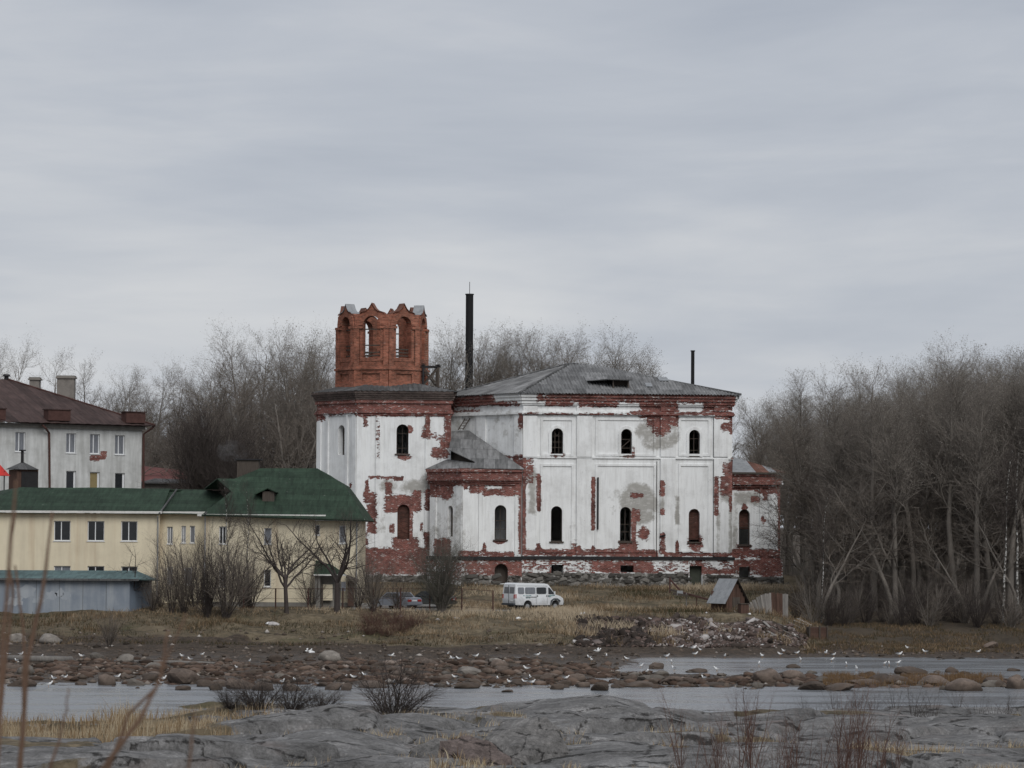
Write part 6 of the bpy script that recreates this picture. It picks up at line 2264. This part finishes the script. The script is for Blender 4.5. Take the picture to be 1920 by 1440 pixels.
PF = empty('plank_fence', on_ground(1430, 250.5), 0, 'leaning grey plank fence with a reddish end, right of the tiny hut', 'fence')
rp = random.Random(8)
for k in range(30):
    q = k / 29
    px = 1376 + 100 * q
    ytop = np.interp(px, [1376, 1400, 1422, 1440, 1480], [1142, 1136, 1120, 1111, 1114]) + rp.uniform(-1.5, 1.5)
    lean = np.interp(px, [1376, 1420, 1445, 1480], [-.75, -.42, -.08, 0])
    b = on_ground(px + lean * -14, 250.5 + .02 * (k % 3))
    t = at(px + lean * 14, ytop + abs(lean) * 6, 250.5)
    wd = .17
    g = Geo()
    d = (t - b)
    d.y = 0
    sdir = Vector((1, 0, 0))
    b = b - Vector((0, 0, .3))
    jd = .03 * (k % 2)
    vs = [b + sdir * -wd / 2, b + sdir * wd / 2, t + sdir * wd / 2, t + sdir * -wd / 2]
    vs = [v + Vector((0, jd, 0)) for v in vs]
    g.add(vs + [v + Vector((0, .03, 0)) for v in vs], [(0, 1, 2, 3), (7, 6, 5, 4), (0, 4, 5, 1), (1, 5, 6, 2), (2, 6, 7, 3), (3, 7, 4, 0)])
    g.make('plank', M_WOODB if 1448 < px < 1468 else M_WOODG, PF)

cb_ = on_ground(1394, 248.2)
CR = empty('wooden_crate', cb_, .3, 'small dark brown wooden box on the grass before the plank fence', 'crate')
Wc = WM[CR.name]
for k in range(4):
    Geo().box(-.33 + k * .165, -.33 + k * .165 + .155, -.34 - .008 * (k % 2), -.30, -.2, .72).make('board', M_WOODB, CR, Wc)
for s in (-1, 1):
    Geo().box(s * .33 - .03, s * .33 + .03, -.30, .30, -.2, .72).make('side', M_WOODB, CR, Wc)
Geo().box(-.4, .4, -.4, .35, .722, .79).make('lid', M_WOODD, CR, Wc)

GW = empty('rusty_gangway', on_ground(1295, 256), 0, 'rusty broken gangway with crossed struts left of the tiny hut', 'gangway')
a_, b_ = at(1257, 1106, 257), at(1275, 1106, 256.5)
Geo().tube([at(1256, 1082, 257), at(1256, 1112, 257)], .07, 6).make('post', M_RUSTY, GW)
Geo().bar(at(1256, 1086, 257), at(1274, 1106, 256.6), .12).make('strut', M_RUSTY, GW)
Geo().bar(at(1257, 1106, 257), at(1287, 1113, 256), .16).make('beam', M_WOODD, GW)
Geo().bar(at(1280, 1111, 256), at(1338, 1127, 253.5), .13).make('beam', M_RUSTY, GW)
Geo().bar(at(1262, 1113, 255.6), at(1290, 1117, 255.2), .2).make('beam', M_WOODD, GW)
Geo().bar(at(1306, 1119, 255), at(1306, 1136, 255), .07).make('post', M_RUSTY, GW)
Geo().bar(at(1287, 1112, 255.5), at(1287, 1136, 255.5), .09).make('post', M_WOODG, GW)
Geo().box(-.25, .25, -.02, .02, -.2, .2, Matrix.Translation(at(1275, 1112, 255.4))).make('metal_plate', M_ZINC, GW)

bx = hit(1532, 1196)
BX = empty('timber_cribwork', bx, .1, 'dark timber crib half buried in the bank at the wood edge', 'timber crib')
Wb = WM[BX.name]
for k in range(4):
    Geo().box(-.75, .75, -.5 - .015 * (k % 2), -.38, -.1 + k * .24, .13 + k * .24).make('log', M_WOODB, BX, Wb)
for s in (-.72, .1, .72):
    Geo().tube([(s, -.56, -.2), (s, -.56, 1.0)], .07, 6).make('post', M_WOODD, BX, Wb)
Geo().box(-.72, .72, -.3, .8, -.1, .85).make('fill', M_WOODD, BX, Wb)

pl = [(1437, 1180, 1470, 1196), (1446, 1178, 1490, 1200), (1455, 1190, 1498, 1204), (1465, 1183, 1505, 1202), (1478, 1170, 1500, 1180), (1432, 1172, 1452, 1186), (1496, 1163, 1522, 1176), (1488, 1168, 1512, 1174), (1440, 1192, 1462, 1200), (1458, 1172, 1478, 1178)]
for i, (xa, ya, xb, yb) in enumerate(pl):
    p, q = hit(xa, ya), hit(xb, yb)
    p += Vector((0, 0, .12 + .05 * (i % 3)))
    q += Vector((0, 0, .10))
    o = Geo().bar(p, q, .22, .05).make('loose_plank', M_WOODG if i != 6 else M_WHITE)
    tag(o, '%s weathered plank from the left lying on the rubble below the plank fence' % ORD[i] if i != 6 else 'bright white board sticking out of the bank beside the timber crib', 'plank', 'loose planks on the bank')

# ------------------------------------------------------------------ boulders
rb_ = random.Random(4)
BME = []
for i in range(7):
    bm = bmesh.new()
    bmesh.ops.create_icosphere(bm, subdivisions=3, radius=1.0)
    co = np.array([v.co[:] for v in bm.verts])
    o = i * 13.7
    n = fbm(co[:, 0] * 1.1 + o + co[:, 2], co[:, 1] * 1.1 - o + co[:, 2] * .7, 3, 5 + i)
    n2 = fbm(co[:, 0] * 3.1 + o, co[:, 1] * 3.1 + co[:, 2] * 2.0, 2, 15 + i)
    cut = [Vector((rb_.gauss(0, 1), rb_.gauss(0, 1), rb_.uniform(-.2, 1))).normalized() for _ in range(10)]
    cd = [rb_.uniform(.52, .86) for _ in cut]
    for v, a, b in zip(bm.verts, n, n2):
        d = v.co.normalized()
        r = 1 + .16 * a + .05 * b
        for c, cq in zip(cut, cd):
            q = d.dot(c)
            if q > .1:
                r = min(r, cq / q + .04 * a + .03 * b)
        v.co = d * r
    me = bpy.data.meshes.new('boulder')
    bm.to_mesh(me)
    bm.free()
    me.polygons.foreach_set('use_smooth', [i % 3 == 0] * len(me.polygons))
    BME.append(me)
BMEG = []
for me in BME:
    m2 = me.copy()
    m2.materials.append(M_BOULG)
    BMEG.append(m2)
    me.materials.append(M_BOULD)


def boulder(xc, yb, w, h, grey=False, label=None, group=None, rz=None):
    p = hit(xc, yb - 1)
    m = p.y / F
    sx_, sz_ = w * m / 2 * 1.04, h * m * .62
    sy_ = sx_ * rb_.uniform(.7, 1.0)
    me = rb_.choice(BMEG if grey else BME)
    W = Matrix.Translation((p.x, p.y + sy_ * .75, p.z + sz_ * .45)) @ Matrix.Diagonal((sx_, sy_, sz_, 1)) @ Matrix.Rotation(rz if rz is not None else rb_.uniform(0, 6.28), 4, 'Z')
    o = obj('boulder', me, None, W)
    return tag(o, label, 'boulder', group)


BIG = [(234, 1246, 38, 24, 1, 'pale grey boulder with dark foot on the left mud flat'), (181, 1237, 32, 14, 1, 'low pale boulder just left of the big pale grey one'), (619, 1244, 40, 27, 1, 'angular grey boulder below the porch tree'),
       (195, 1289, 42, 25, 0, 'brown boulder at the left water edge'), (340, 1286, 64, 37, 0, 'largest brown wedge-shaped boulder on the left shore'), (344, 1297, 38, 11, 0, 'flat dark stone in the water below the wedge-shaped boulder'),
       (401, 1297, 34, 17, 0, 'dark rounded stone in the water right of the wedge-shaped boulder'), (450, 1296, 60, 31, 0, 'broad brown boulder behind the low river shrubs'), (492, 1297, 54, 24, 0, 'brown boulder right of the broad one behind the river shrubs'),
       (545, 1297, 38, 18, 0, 'brown stone at the right side of the river shrubs'), (625, 1297, 36, 19, 0, 'brown boulder at the water edge left of the single shrub'), (44, 1289, 56, 25, 0, 'dark brown boulder at the far left water edge'),
       (693, 1294, 54, 20, 0, 'low brown boulder behind the single river shrub'), (650, 1298, 22, 20, 0, 'round brown stone beside the single river shrub'), (838, 1284, 32, 12, 0, 'flat brown stone right of the single river shrub'),
       (874, 1295, 54, 17, 0, 'long dark boulder at the water edge in the middle'), (950, 1300, 28, 8, 0, 'pointed dark stone alone in the near water'), (1048, 1296, 27, 14, 0, 'small brown stone in the water below the minibus'),
       (1124, 1299, 38, 21, 0, 'square brown boulder standing in the near water'), (1156, 1291, 24, 9, 0, 'low stone just right of the square boulder'), (1200, 1292, 64, 16, 0, 'long low brown boulder right of the square one'),
       (1260, 1288, 44, 22, 0, 'rounded brown boulder in the middle right of the river'), (878, 1269, 62, 21, 1, 'broad mossy boulder on the shoal below the fence'), (916, 1264, 19, 13, 0, 'small reddish stone on the middle shoal'),
       (942, 1263, 33, 14, 0, 'reddish low boulder on the middle shoal'), (1056, 1263, 36, 17, 0, 'brown boulder on the shoal below the minibus'), (1235, 1258, 38, 19, 0, 'dark boulder at the tip of the far channel'),
       (1490, 1255, 28, 12, 0, 'dark humped stone in the far channel'), (1437, 1281, 62, 29, 0, 'large brown boulder, left of the right-hand group in the river'), (1448, 1282, 44, 19, 0, 'dark boulder in front of the large right-hand one'),
       (1490, 1277, 48, 24, 0, 'dark brown boulder beside the large right-hand one'), (1350, 1290, 58, 12, 0, 'flat pale stone slab in the near water, right'), (1520, 1297, 52, 20, 0, 'tan boulder at the water edge behind the saplings'),
       (1575, 1297, 64, 19, 0, 'wide brown boulder right of the tan one'), (1616, 1288, 70, 20, 0, 'long dark boulder behind the wide brown one'), (1655, 1284, 54, 28, 0, 'brown boulder left of the highest right-hand hump'),
       (1707, 1268, 64, 22, 0, 'highest dark hump of the right-hand boulders'), (1690, 1284, 50, 22, 0, 'brown boulder below the highest hump'), (1752, 1287, 74, 22, 0, 'broad brown boulder right of the highest hump'),
       (1813, 1300, 72, 32, 0, 'big brown boulder before the reeds on the right bar'), (1868, 1291, 46, 23, 0, 'brown boulder between the big one and the right edge'), (1908, 1294, 38, 32, 0, 'brown boulder cut by the right edge'),
       (1856, 1219, 32, 17, 0, 'black boulder on the mud at the far right'), (95, 1208, 46, 26, 1, 'straw-covered pale boulder at the foot of the left bank'), (28, 1208, 46, 20, 1, 'low boulder at the extreme left foot of the bank')]
for (xc, yb, w, h, gq, lb) in BIG:
    boulder(xc + rb_.uniform(-3, 3), yb - rb_.uniform(0, 3), w * rb_.uniform(.95, 1.15), h * rb_.uniform(.72, .95), bool(gq), lb)
for i in range(225):
    if i < 130:
        px, py = rb_.uniform(-20, 1150), rb_.uniform(1243, 1292)
        lb, gp = 'small brown stone on the left and middle shoals of the river', 'small stones on the left and middle shoals'
    else:
        px, py = rb_.uniform(1150, 1930), rb_.triangular(1252, 1296, 1284)
        lb, gp = 'small brown stone on the right-hand shoals of the river', 'small stones on the right-hand shoals'
    w = rb_.choice((10, 14, 18, 24, 32, 42))
    boulder(px, py, w, w * rb_.uniform(.2, .42), rb_.random() < .18, lb, gp)


def pebbles():
    r = np.random.default_rng(3)
    V, Fc, T = [], [], []
    base = np.array([(1, 0, 0), (-1, 0, 0), (0, 1, 0), (0, -1, 0), (0, 0, 1), (0, 0, -1)], float)
    fc = np.array([(0, 2, 4), (2, 1, 4), (1, 3, 4), (3, 0, 4), (2, 0, 5), (1, 2, 5), (3, 1, 5), (0, 3, 5)])
    n = 5200
    Y = r.uniform(178, 238, n)
    px = r.uniform(-40, 1960, n)
    X = (px - 960) / F * Y
    Z = gz(X, Y)
    k = 0
    for i in range(n):
        if Z[i] < -.05 or (Y[i] > 208 and i % 3):
            continue
        s = r.uniform(.06, .20) * (1.5 if r.random() < .15 else 1)
        B = base * r.uniform(.7, 1.3, (6, 3)) * np.array([s * 1.4, s, s * .7])
        a = r.uniform(0, 6.28)
        c, q = math.cos(a), math.sin(a)
        B = np.stack([B[:, 0] * c - B[:, 1] * q, B[:, 0] * q + B[:, 1] * c, B[:, 2]], 1) + np.array([X[i], Y[i], Z[i] + s * .2])
        V.append(B)
        Fc.append(fc + 6 * k)
        T.append(np.full(6, np.clip(r.normal(.4, .28), 0, 1)))
        k += 1
    me = fast_mesh('pebbles', np.concatenate(V), np.concatenate(Fc), M_PEB)
    attr(me, 'tint', np.concatenate(T))
    tag(obj('pebbles', me), 'scattered pebbles over the mud flats', 'pebbles', kind='stuff')


def cobbles():
    """close-packed low stones of the shoals, too many to count"""
    r = np.random.default_rng(13)
    bm = bmesh.new()
    bmesh.ops.create_icosphere(bm, subdivisions=1, radius=1.0)
    bv = np.array([v.co[:] for v in bm.verts])
    bf = np.array([[v.index for v in f.verts] for f in bm.faces])
    bm.free()
    V, Fc, T = [], [], []
    n = 3000
    Y = r.triangular(179, 186, 212, n)
    px = r.uniform(-40, 1960, n)
    X = (px - 960) / F * Y
    Z = gz(X, Y)
    den = fbm(X * .25, Y * .4, 3, 45)
    k = 0
    for i in range(n):
        if Z[i] < -.16 or den[i] < -.25 or (px[i] > 1150 and Y[i] > 193):
            continue
        s = r.uniform(.14, .42)
        B = bv * (1 + r.uniform(-.22, .22, (len(bv), 1))) * np.array([s * 1.35, s, s * .5])
        a = r.uniform(0, 6.28)
        c, q = math.cos(a), math.sin(a)
        B = np.stack([B[:, 0] * c - B[:, 1] * q, B[:, 0] * q + B[:, 1] * c, B[:, 2]], 1) + np.array([X[i], Y[i], max(Z[i], -.05) + s * .12])
        V.append(B)
        Fc.append(bf + len(bv) * k)
        T.append(np.full(len(bv), np.clip(r.normal(.45, .22), 0, 1)))
        k += 1
    me = fast_mesh('cobbles', np.concatenate(V), np.concatenate(Fc), M_COB)
    attr(me, 'tint', np.concatenate(T))
    tag(obj('cobbles', me), 'close-packed low red-brown stones of the river shoals', 'stones', kind='stuff')


M_COB = grass_mat('cobble', [(0.0, (0.030, 0.021, 0.016)), (0.45, (0.092, 0.062, 0.047)), (0.8, (0.155, 0.112, 0.088)), (1.0, (0.26, 0.21, 0.18))])
cobbles()
M_PEB = grass_mat('pebble', [(0.0, (0.035, 0.028, 0.022)), (0.5, (0.115, 0.09, 0.072)), (0.85, (0.22, 0.19, 0.165)), (1.0, (0.40, 0.37, 0.34))])
pebbles()


def rubble():
    r = np.random.default_rng(6)
    V, Fc, T = [], [], []
    cube = np.array([(x, y, z) for z in (-1, 1) for y in (-1, 1) for x in (-1, 1)], float)
    fc = np.array([(0, 2, 3, 1), (4, 5, 7, 6), (0, 1, 5, 4), (2, 6, 7, 3), (0, 4, 6, 2), (1, 3, 7, 5)])
    n = 6500
    px = r.uniform(1082, 1512, n)
    Y = r.uniform(229.5, 244.5, n)
    X = (px - 960) / F * Y
    Z = gz(X, Y)
    k = 0
    dn = fbm(X * .35, Y * .35, 3, 66)
    for i in range(n):
        if Y[i] > 242.8 + dn[i] * 1.5 or dn[i] < -.45:
            continue
        s = r.uniform(.5, 1.5) * (2.2 if r.random() < .06 else 1)
        B = cube * np.array([.14, .075, .045]) * s * r.uniform(.7, 1.3, 3)
        R = np.array(Matrix.Rotation(r.uniform(0, 6.28), 3, 'Z') @ Matrix.Rotation(r.normal(0, .5), 3, 'X') @ Matrix.Rotation(r.normal(0, .5), 3, 'Y'))
        B = B @ R.T + np.array([X[i], Y[i], Z[i] + .05])
        V.append(B)
        Fc.append(fc + 8 * k)
        pale = np.interp(px[i], [1085, 1200, 1260, 1340, 1500], [.08, .16, .50, .48, .36])
        T.append(np.full(8, np.clip(r.normal(pale, .24), 0, 1)))
        k += 1
    me = fast_mesh('rubble', np.concatenate(V), np.concatenate(Fc), M_RUBBLE)
    attr(me, 'tint', np.concatenate(T))
    tag(obj('brick_rubble', me), 'bank of broken red and whitewashed brick rubble right of the minibus', 'rubble', kind='stuff')


rubble()

# ------------------------------------------------------------------ grass, reeds, litter
def blades(name, X, Y, Z, h, w, tint, mat, label, lean=.35, seed=1):
    r = np.random.default_rng(seed)
    n = len(X)
    a = r.uniform(0, 2 * math.pi, n)
    l = r.normal(0, lean, n) * h
    l2 = r.normal(.12, lean * .5, n) * h
    P = np.stack([X, Y, Z], 1)
    side = np.stack([np.cos(a), np.sin(a) * .4, np.zeros(n)], 1) * w[:, None]
    mid = P + np.stack([l * .35, l2 * .3, h * .55], 1)
    top = P + np.stack([l, l2, h], 1)
    V = np.stack([P - side, P + side, mid + side * .7, mid - side * .7, top], 1).reshape(-1, 3)
    b = np.arange(n)[:, None] * 5
    Fc = np.concatenate([b + np.array([[0, 1, 2]]), b + np.array([[0, 2, 3]]), b + np.array([[3, 2, 4]])])
    me = fast_mesh(name, V, Fc, mat)
    attr(me, 'tint', np.repeat(np.clip(tint, 0, 1), 5))
    return tag(obj(name, me), label, 'grass', kind='stuff')


def scatter(n, px0, px1, Y0, Y1, seed):
    r = np.random.default_rng(seed)
    Y = r.uniform(Y0, Y1, n)
    px = r.uniform(px0, px1, n)
    X = (px - 960) / F * Y
    return X, Y, gz(X, Y), px, r


# reeds on the near left shore
X, Y, Z, px, r = scatter(60000, -80, 760, 100, 150, 1)
d = fbm(X * .28, Y * .35, 4, 19)
edge = np.interp(px, [-80, 200, 330, 420, 520, 760], [1.2, 1.0, .7, .25, .0, -.3])
ok = (d + edge > .35) & (Z > .02) & (Y > 112 + 9 * fbm(X * .22, X * .1 + 3, 3, 97)) & ~((Y < 113) & (px > 330)) & ~((Y < 108) & (px > 120))
ok &= r.random(len(X)) < np.clip((d + edge) * .6 + .35 * fbm(X * .8, Y * .8, 2, 93), 0.04, 1)
X, Y, Z, px, d = X[ok], Y[ok], Z[ok], px[ok], d[ok]
n = len(X)
cl = fbm(X * .9, Y * .9, 3, 91)
hh = r.uniform(.12, .55, n) * (1 + .9 * np.clip(cl, 0, 1)) * np.where(px > 420, .8, 1) * (1 + .8 * np.exp(-((px - 235) / 35) ** 2))
blades('dry_reeds', X, Y, Z - .03, hh, r.uniform(.008, .02, n), r.normal(.55, .25, n) - (d < 0) * .15 - (px > 400) * .15, M_GRASSN, 'straw-coloured reeds on the near left shore', .25, 2)
# tufts in rock pockets
X, Y, Z, px, r = scatter(50000, 380, 1960, 84, 135, 3)
d = fbm(X * .16, Y * .25, 3, 88)
ok = (d > .6) & (Z > .05)
ok |= (np.hypot((px - 870) / 60, (Y - 93) / 3) < 1) | (np.hypot((px - 1180) / 120, (Y - 89) / 2.2) < 1) | (np.hypot((px - 700) / 70, (Y - 113) / 5) < 1)
X, Y, Z, d = X[ok], Y[ok], Z[ok], d[ok]
n = len(X)
blades('rock_tufts', X, Y, Z - .03, r.uniform(.12, .42, n), r.uniform(.008, .018, n), r.normal(.6, .3, n), M_GRASSN, 'dry grass tufts in the hollows of the grey rock', .35, 4)
# grass of the far bank
X, Y, Z, px, r = scatter(150000, -120, 1545, 229, 281, 5)
d = fbm(X * .25, Y * .3, 4, 23)
d2 = fbm(X * .08, Y * .1, 3, 29)
trackY = np.interp(px, [300, 480, 700, 900, 1000], [249.5, 250.5, 252.0, 252.6, 253.0])
ok = (Z > .25) & (d > -.55) & ~((np.abs(Y - trackY) < 1.9) & (px > 400) & (px < 960)) & ~((px > 650) & (px < 850) & (Y > 250) & (Y < 263))
ok &= ~((px > 1082) & (Y < 243)) | ((d > .55) & (px > 1082))
ok &= ~((px < 700) & (Y > 252))
ok &= r.random(len(X)) < np.clip(.55 + d * .5, .1, 1)
X, Y, Z, px, d, d2 = X[ok], Y[ok], Z[ok], px[ok], d[ok], d2[ok]
n = len(X)
hh = r.uniform(.12, .38, n) * (1 + .5 * (d > .3)) * np.where((px > 1085) & (Y < 252), 1.5, 1)
tint = r.normal(.5, .2, n) + d * .28 + d2 * .55 + .12 - .26 * smooth01(Y, 250, 268)
blades('bank_grass', X, Y, Z - .03, hh, r.uniform(.012, .03, n), tint, M_GRASSB, 'dry tussocky grass over the far bank', .45, 6)

X, Y, Z, px, r = scatter(26000, 1500, 1980, 226, 252, 15)
d = fbm(X * .25, Y * .3, 4, 23)
ok = (Z > .15) & (d > -.25)
X, Y, Z, d = X[ok], Y[ok], Z[ok], d[ok]
n = len(X)
blades('shore_grass', X, Y, Z - .03, r.uniform(.10, .35, n), r.uniform(.012, .03, n), r.normal(.24, .16, n) + d * .15, M_GRASSB, 'mossy grass strip along the foot of the wood', .45, 16)

X, Y, Z, px, r = scatter(14000, 1545, 1880, 181, 197, 25)
d = fbm(X * .4, Y * .5, 3, 27)
ok = (Z > -.05) & (d > -.1)
X, Y, Z = X[ok], Y[ok], Z[ok]
n = len(X)
blades('bar_sedge', X, Y, Z - .03, r.uniform(.2, .6, n), r.uniform(.008, .018, n), r.normal(.06, .10, n), M_GRASSN, 'brown sedge on the right-hand boulder bar', .3, 26)

lit = [(514, 1173, .55, 0, 'big crumpled grey sack on the bank below the cream building'), (503, 1170, .3, 1, 'white scrap beside the crumpled grey sack'), (1405, 1152, .2, 1, 'white scrap in the grass before the plank fence'), (585, 1224, .3, 1, 'white scrap at the foot of the bank below the forked tree'),
       (820, 1163, .35, 0, 'pale broken concrete lump below the round bush'), (855, 1160, .3, 0, 'pale lump right of the broken concrete'), (1325, 1150, .22, 1, 'white scrap in the straw left of the tiny hut'), (750, 1158, .25, 0, 'squared pale stone below the silver car'),
       (1100, 1203, .45, 0, 'pale concrete block at the foot of the rubble'), (1078, 1204, .4, 0, 'flat pale slab at the left foot of the rubble'), (972, 1160, .3, 1, 'white strip lying in the grass below the minibus'), (660, 1137, .3, 0, 'pale heap at the corner of the cream building')]
for i, (x, y, s, w, lb) in enumerate(lit):
    p = hit(x, y)
    me = BME[i % 7].copy()
    me.materials.clear()
    me.materials.append(M_WHITE if w else M_PALECONC)
    o = obj('litter' if w else 'rubble_block', me, None, Matrix.Translation(p + Vector((0, 0, s * .12))) @ Matrix.Rotation(i * 1.3, 4, 'Z') @ Matrix.Diagonal((s, s * .6, s * .38, 1)))
    tag(o, lb, 'litter' if w else 'block')

# drift log lying across the left mud flat
o = Geo().tube([hit(-30, 1236) + Vector((0, 0, .1)), hit(60, 1240) + Vector((0, 0, .12)), hit(135, 1242) + Vector((0, 0, .15))], [.22, .24, .2], 8).make('drift_log', M_WOODG, None, None, True)
tag(o, 'thick drift log lying on the mud at the far left', 'log')
o = Geo().tube([hit(215, 1243) + Vector((0, 0, .1)), hit(330, 1245) + Vector((0, 0, .1)), hit(405, 1247) + Vector((0, 0, .1))], [.12, .13, .1], 8).make('drift_log', M_WOODG, None, None, True)
tag(o, 'thin drift log right of the pale grey boulder', 'log')

# ------------------------------------------------------------------ broken rock in the foreground
def crag(px, Y, pts, mat, label, seed, rz=0.0, sc=1.4):
    """angular split block: hull of corner points (metres, about its foot), roughened"""
    r = random.Random(seed)
    bm = bmesh.new()
    for p in pts:
        bm.verts.new(p)
    bmesh.ops.convex_hull(bm, input=bm.verts)
    loose = [v for v in bm.verts if not v.link_faces]
    bmesh.ops.delete(bm, geom=loose, context='VERTS')
    for _ in range(3):
        bmesh.ops.subdivide_edges(bm, edges=bm.edges, cuts=1, use_grid_fill=True)
    bmesh.ops.triangulate(bm, faces=bm.faces)
    co = np.array([v.co[:] for v in bm.verts])
    n = fbm(co[:, 0] * 1.6 + seed, co[:, 1] * 1.6 + co[:, 2] * 2.1, 4, seed)
    for v, a in zip(bm.verts, n):
        v.co += v.normal * (.05 * a + r.uniform(-.012, .012))
    bmesh.ops.recalc_face_normals(bm, faces=bm.faces)
    me = bpy.data.meshes.new('crag')
    bm.to_mesh(me)
    bm.free()
    me.materials.append(mat)
    b = on_ground(px, Y)
    return tag(obj('split_rock', me, None, Matrix.Translation(b) @ Matrix.Rotation(rz, 4, 'Z') @ Matrix.Scale(sc, 4)), label, 'rock')


crag(975, 97.5, [(-1.0, .2, -.6), (-.95, 1.8, -.2), (1.15, -.2, -.6), (1.2, 1.5, -.3), (.2, -.9, -.6), (-.75, .3, .45), (-.3, 1.3, .75), (.55, .75, .85), (.80, .55, .72), (.25, -.35, .25), (1.05, .2, .25), (.3, 2.2, .3)], M_ROCK, 'large split grey rock with sharp edges at the bottom centre', 1, 0.0, 1.55)
crag(888, 95.5, [(-.9, 0, -.5), (-.85, 1.2, -.2), (.95, -.2, -.5), (.9, 1.0, -.2), (-.75, .25, .42), (-.1, .6, .55), (.45, .25, .40), (.85, .0, .05), (.0, -.35, -.1)], M_ROCKP, 'pinkish broken rock face left of the large split rock', 2)
crag(812, 97, [(-.7, 0, -.5), (-.6, 1.4, -.2), (.6, -.1, -.5), (.65, 1.2, -.2), (-.5, .3, .22), (.1, .5, .48), (.5, .4, .36), (.1, -.4, -.1), (0, 1.8, .1)], M_ROCK, 'lumpy grey rock left of the pinkish one', 3)

# ------------------------------------------------------------------ gulls
def gull_parts():
    g = Geo()
    prof = [(-.30, .012, .02), (-.22, .04, .015), (-.10, .085, 0), (.02, .10, -.01), (.12, .085, .01), (.18, .055, .06), (.215, .05, .11), (.24, .055, .145), (.27, .045, .155), (.295, .018, .15)]
    g.tube([(x, 0, .26 + z) for x, r, z in prof], [r for x, r, z in prof], 8)
    body = g.make('body', M_GULL, None, None, True)
    gw = Geo()
    for s in (-1, 1):
        gw.add([(.10, s * .075, .29), (-.05, s * .115, .285), (-.36, s * .03, .27), (-.20, s * .05, .34), (.02, s * .07, .345)], [(0, 1, 4), (1, 3, 4), (1, 2, 3)])
    wing = gw.make('folded_wings', M_GULLG)
    gl = Geo()
    for s in (-1, 1):
        gl.tube([(.0, s * .04, 0), (.0, s * .04, .19)], .009, 4)
    gl.tube([(.29, 0, .41), (.345, 0, .40)], [.013, .004], 5)
    legs = gl.make('legs_and_beak', M_BEAK)
    return body, wing, legs


gb, gw_, gl_ = gull_parts()
gmesh = [(o.name, o.data) for o in (gb, gw_, gl_)]
for o in (gb, gw_, gl_):
    bpy.data.objects.remove(o)
GULLS = {
    'white gull standing on the mud flat or shoal at the left': [(15, 1230), (39, 1230), (31, 1241), (79, 1234), (153, 1233), (341, 1233), (357, 1239), (379, 1230), (468, 1242), (443, 1254), (101, 1277), (91, 1287), (122, 1273), (220, 1273), (305, 1277), (302, 1283), (552, 1278), (529, 1282)],
    'white gull standing among the stones in the middle of the river': [(733, 1233), (840, 1228), (849, 1237), (861, 1238), (892, 1233), (1007, 1231), (1054, 1237), (1105, 1235), (1109, 1241), (1137, 1232), (1176, 1238), (988, 1258), (648, 1273), (663, 1273), (684, 1269), (739, 1282), (853, 1273), (840, 1286), (933, 1276), (955, 1282), (984, 1281), (994, 1273), (997, 1283), (1061, 1276)],
    'white gull by the far channel in the right half of the river': [(1201, 1251), (1213, 1263), (1250, 1233), (1259, 1243), (1264, 1257), (1277, 1215), (1313, 1222), (1300, 1218), (1303, 1229), (1359, 1232), (1429, 1232), (1463, 1229), (1469, 1224), (1494, 1228), (1548, 1229), (1563, 1230), (1559, 1239), (1501, 1239), (1423, 1248), (1587, 1248), (1606, 1256), (1658, 1246), (1667, 1247), (1683, 1245), (1701, 1217), (1686, 1231), (1735, 1226), (1834, 1225), (1344, 1258), (1320, 1274)],
}
rg = random.Random(12)
for lb, pts in GULLS.items():
    for (x, y) in pts:
        p = hit(x, y + 2)
        s = rg.uniform(.68, .88)
        root = empty('gull', p, rg.uniform(0, 6.28), lb, 'gull', lb.replace('white gull', 'gulls'))
        root.scale = (s, s, s)
        root.matrix_basis = WM[root.name] @ Matrix.Scale(s, 4)
        for nm, me in gmesh:
            o = bpy.data.objects.new(nm.split('.')[0], me)
            COL.objects.link(o)
            o.parent = root
fly = [(1092, 1152, 246, .5, 'white gull flying over the top of the rubble bank'), (1120, 1220, 222, -.4, 'white gull flying low over the mud below the rubble'), (578, 1221, 224, .2, 'white gull flying low before the left bank')]
for (x, y, Y, a, lb) in fly:
    root = empty('flying_gull', at(x, y, Y), a, lb, 'gull', 'gulls in flight')
    Wg = WM[root.name]
    o = bpy.data.objects.new('body', gmesh[0][1])
    COL.objects.link(o)
    o.parent = root
    o.location = (0, 0, -.26)
    for s in (-1, 1):
        Geo().add([(.10, 0, .04), (-.10, 0, .03), (-.08, s * .32, .20), (-.20, s * .68, .10), (-.02, s * .36, .22)], [(0, 1, 2, 4), (4, 2, 3)]).make('wing', M_GULL, root, Wg)
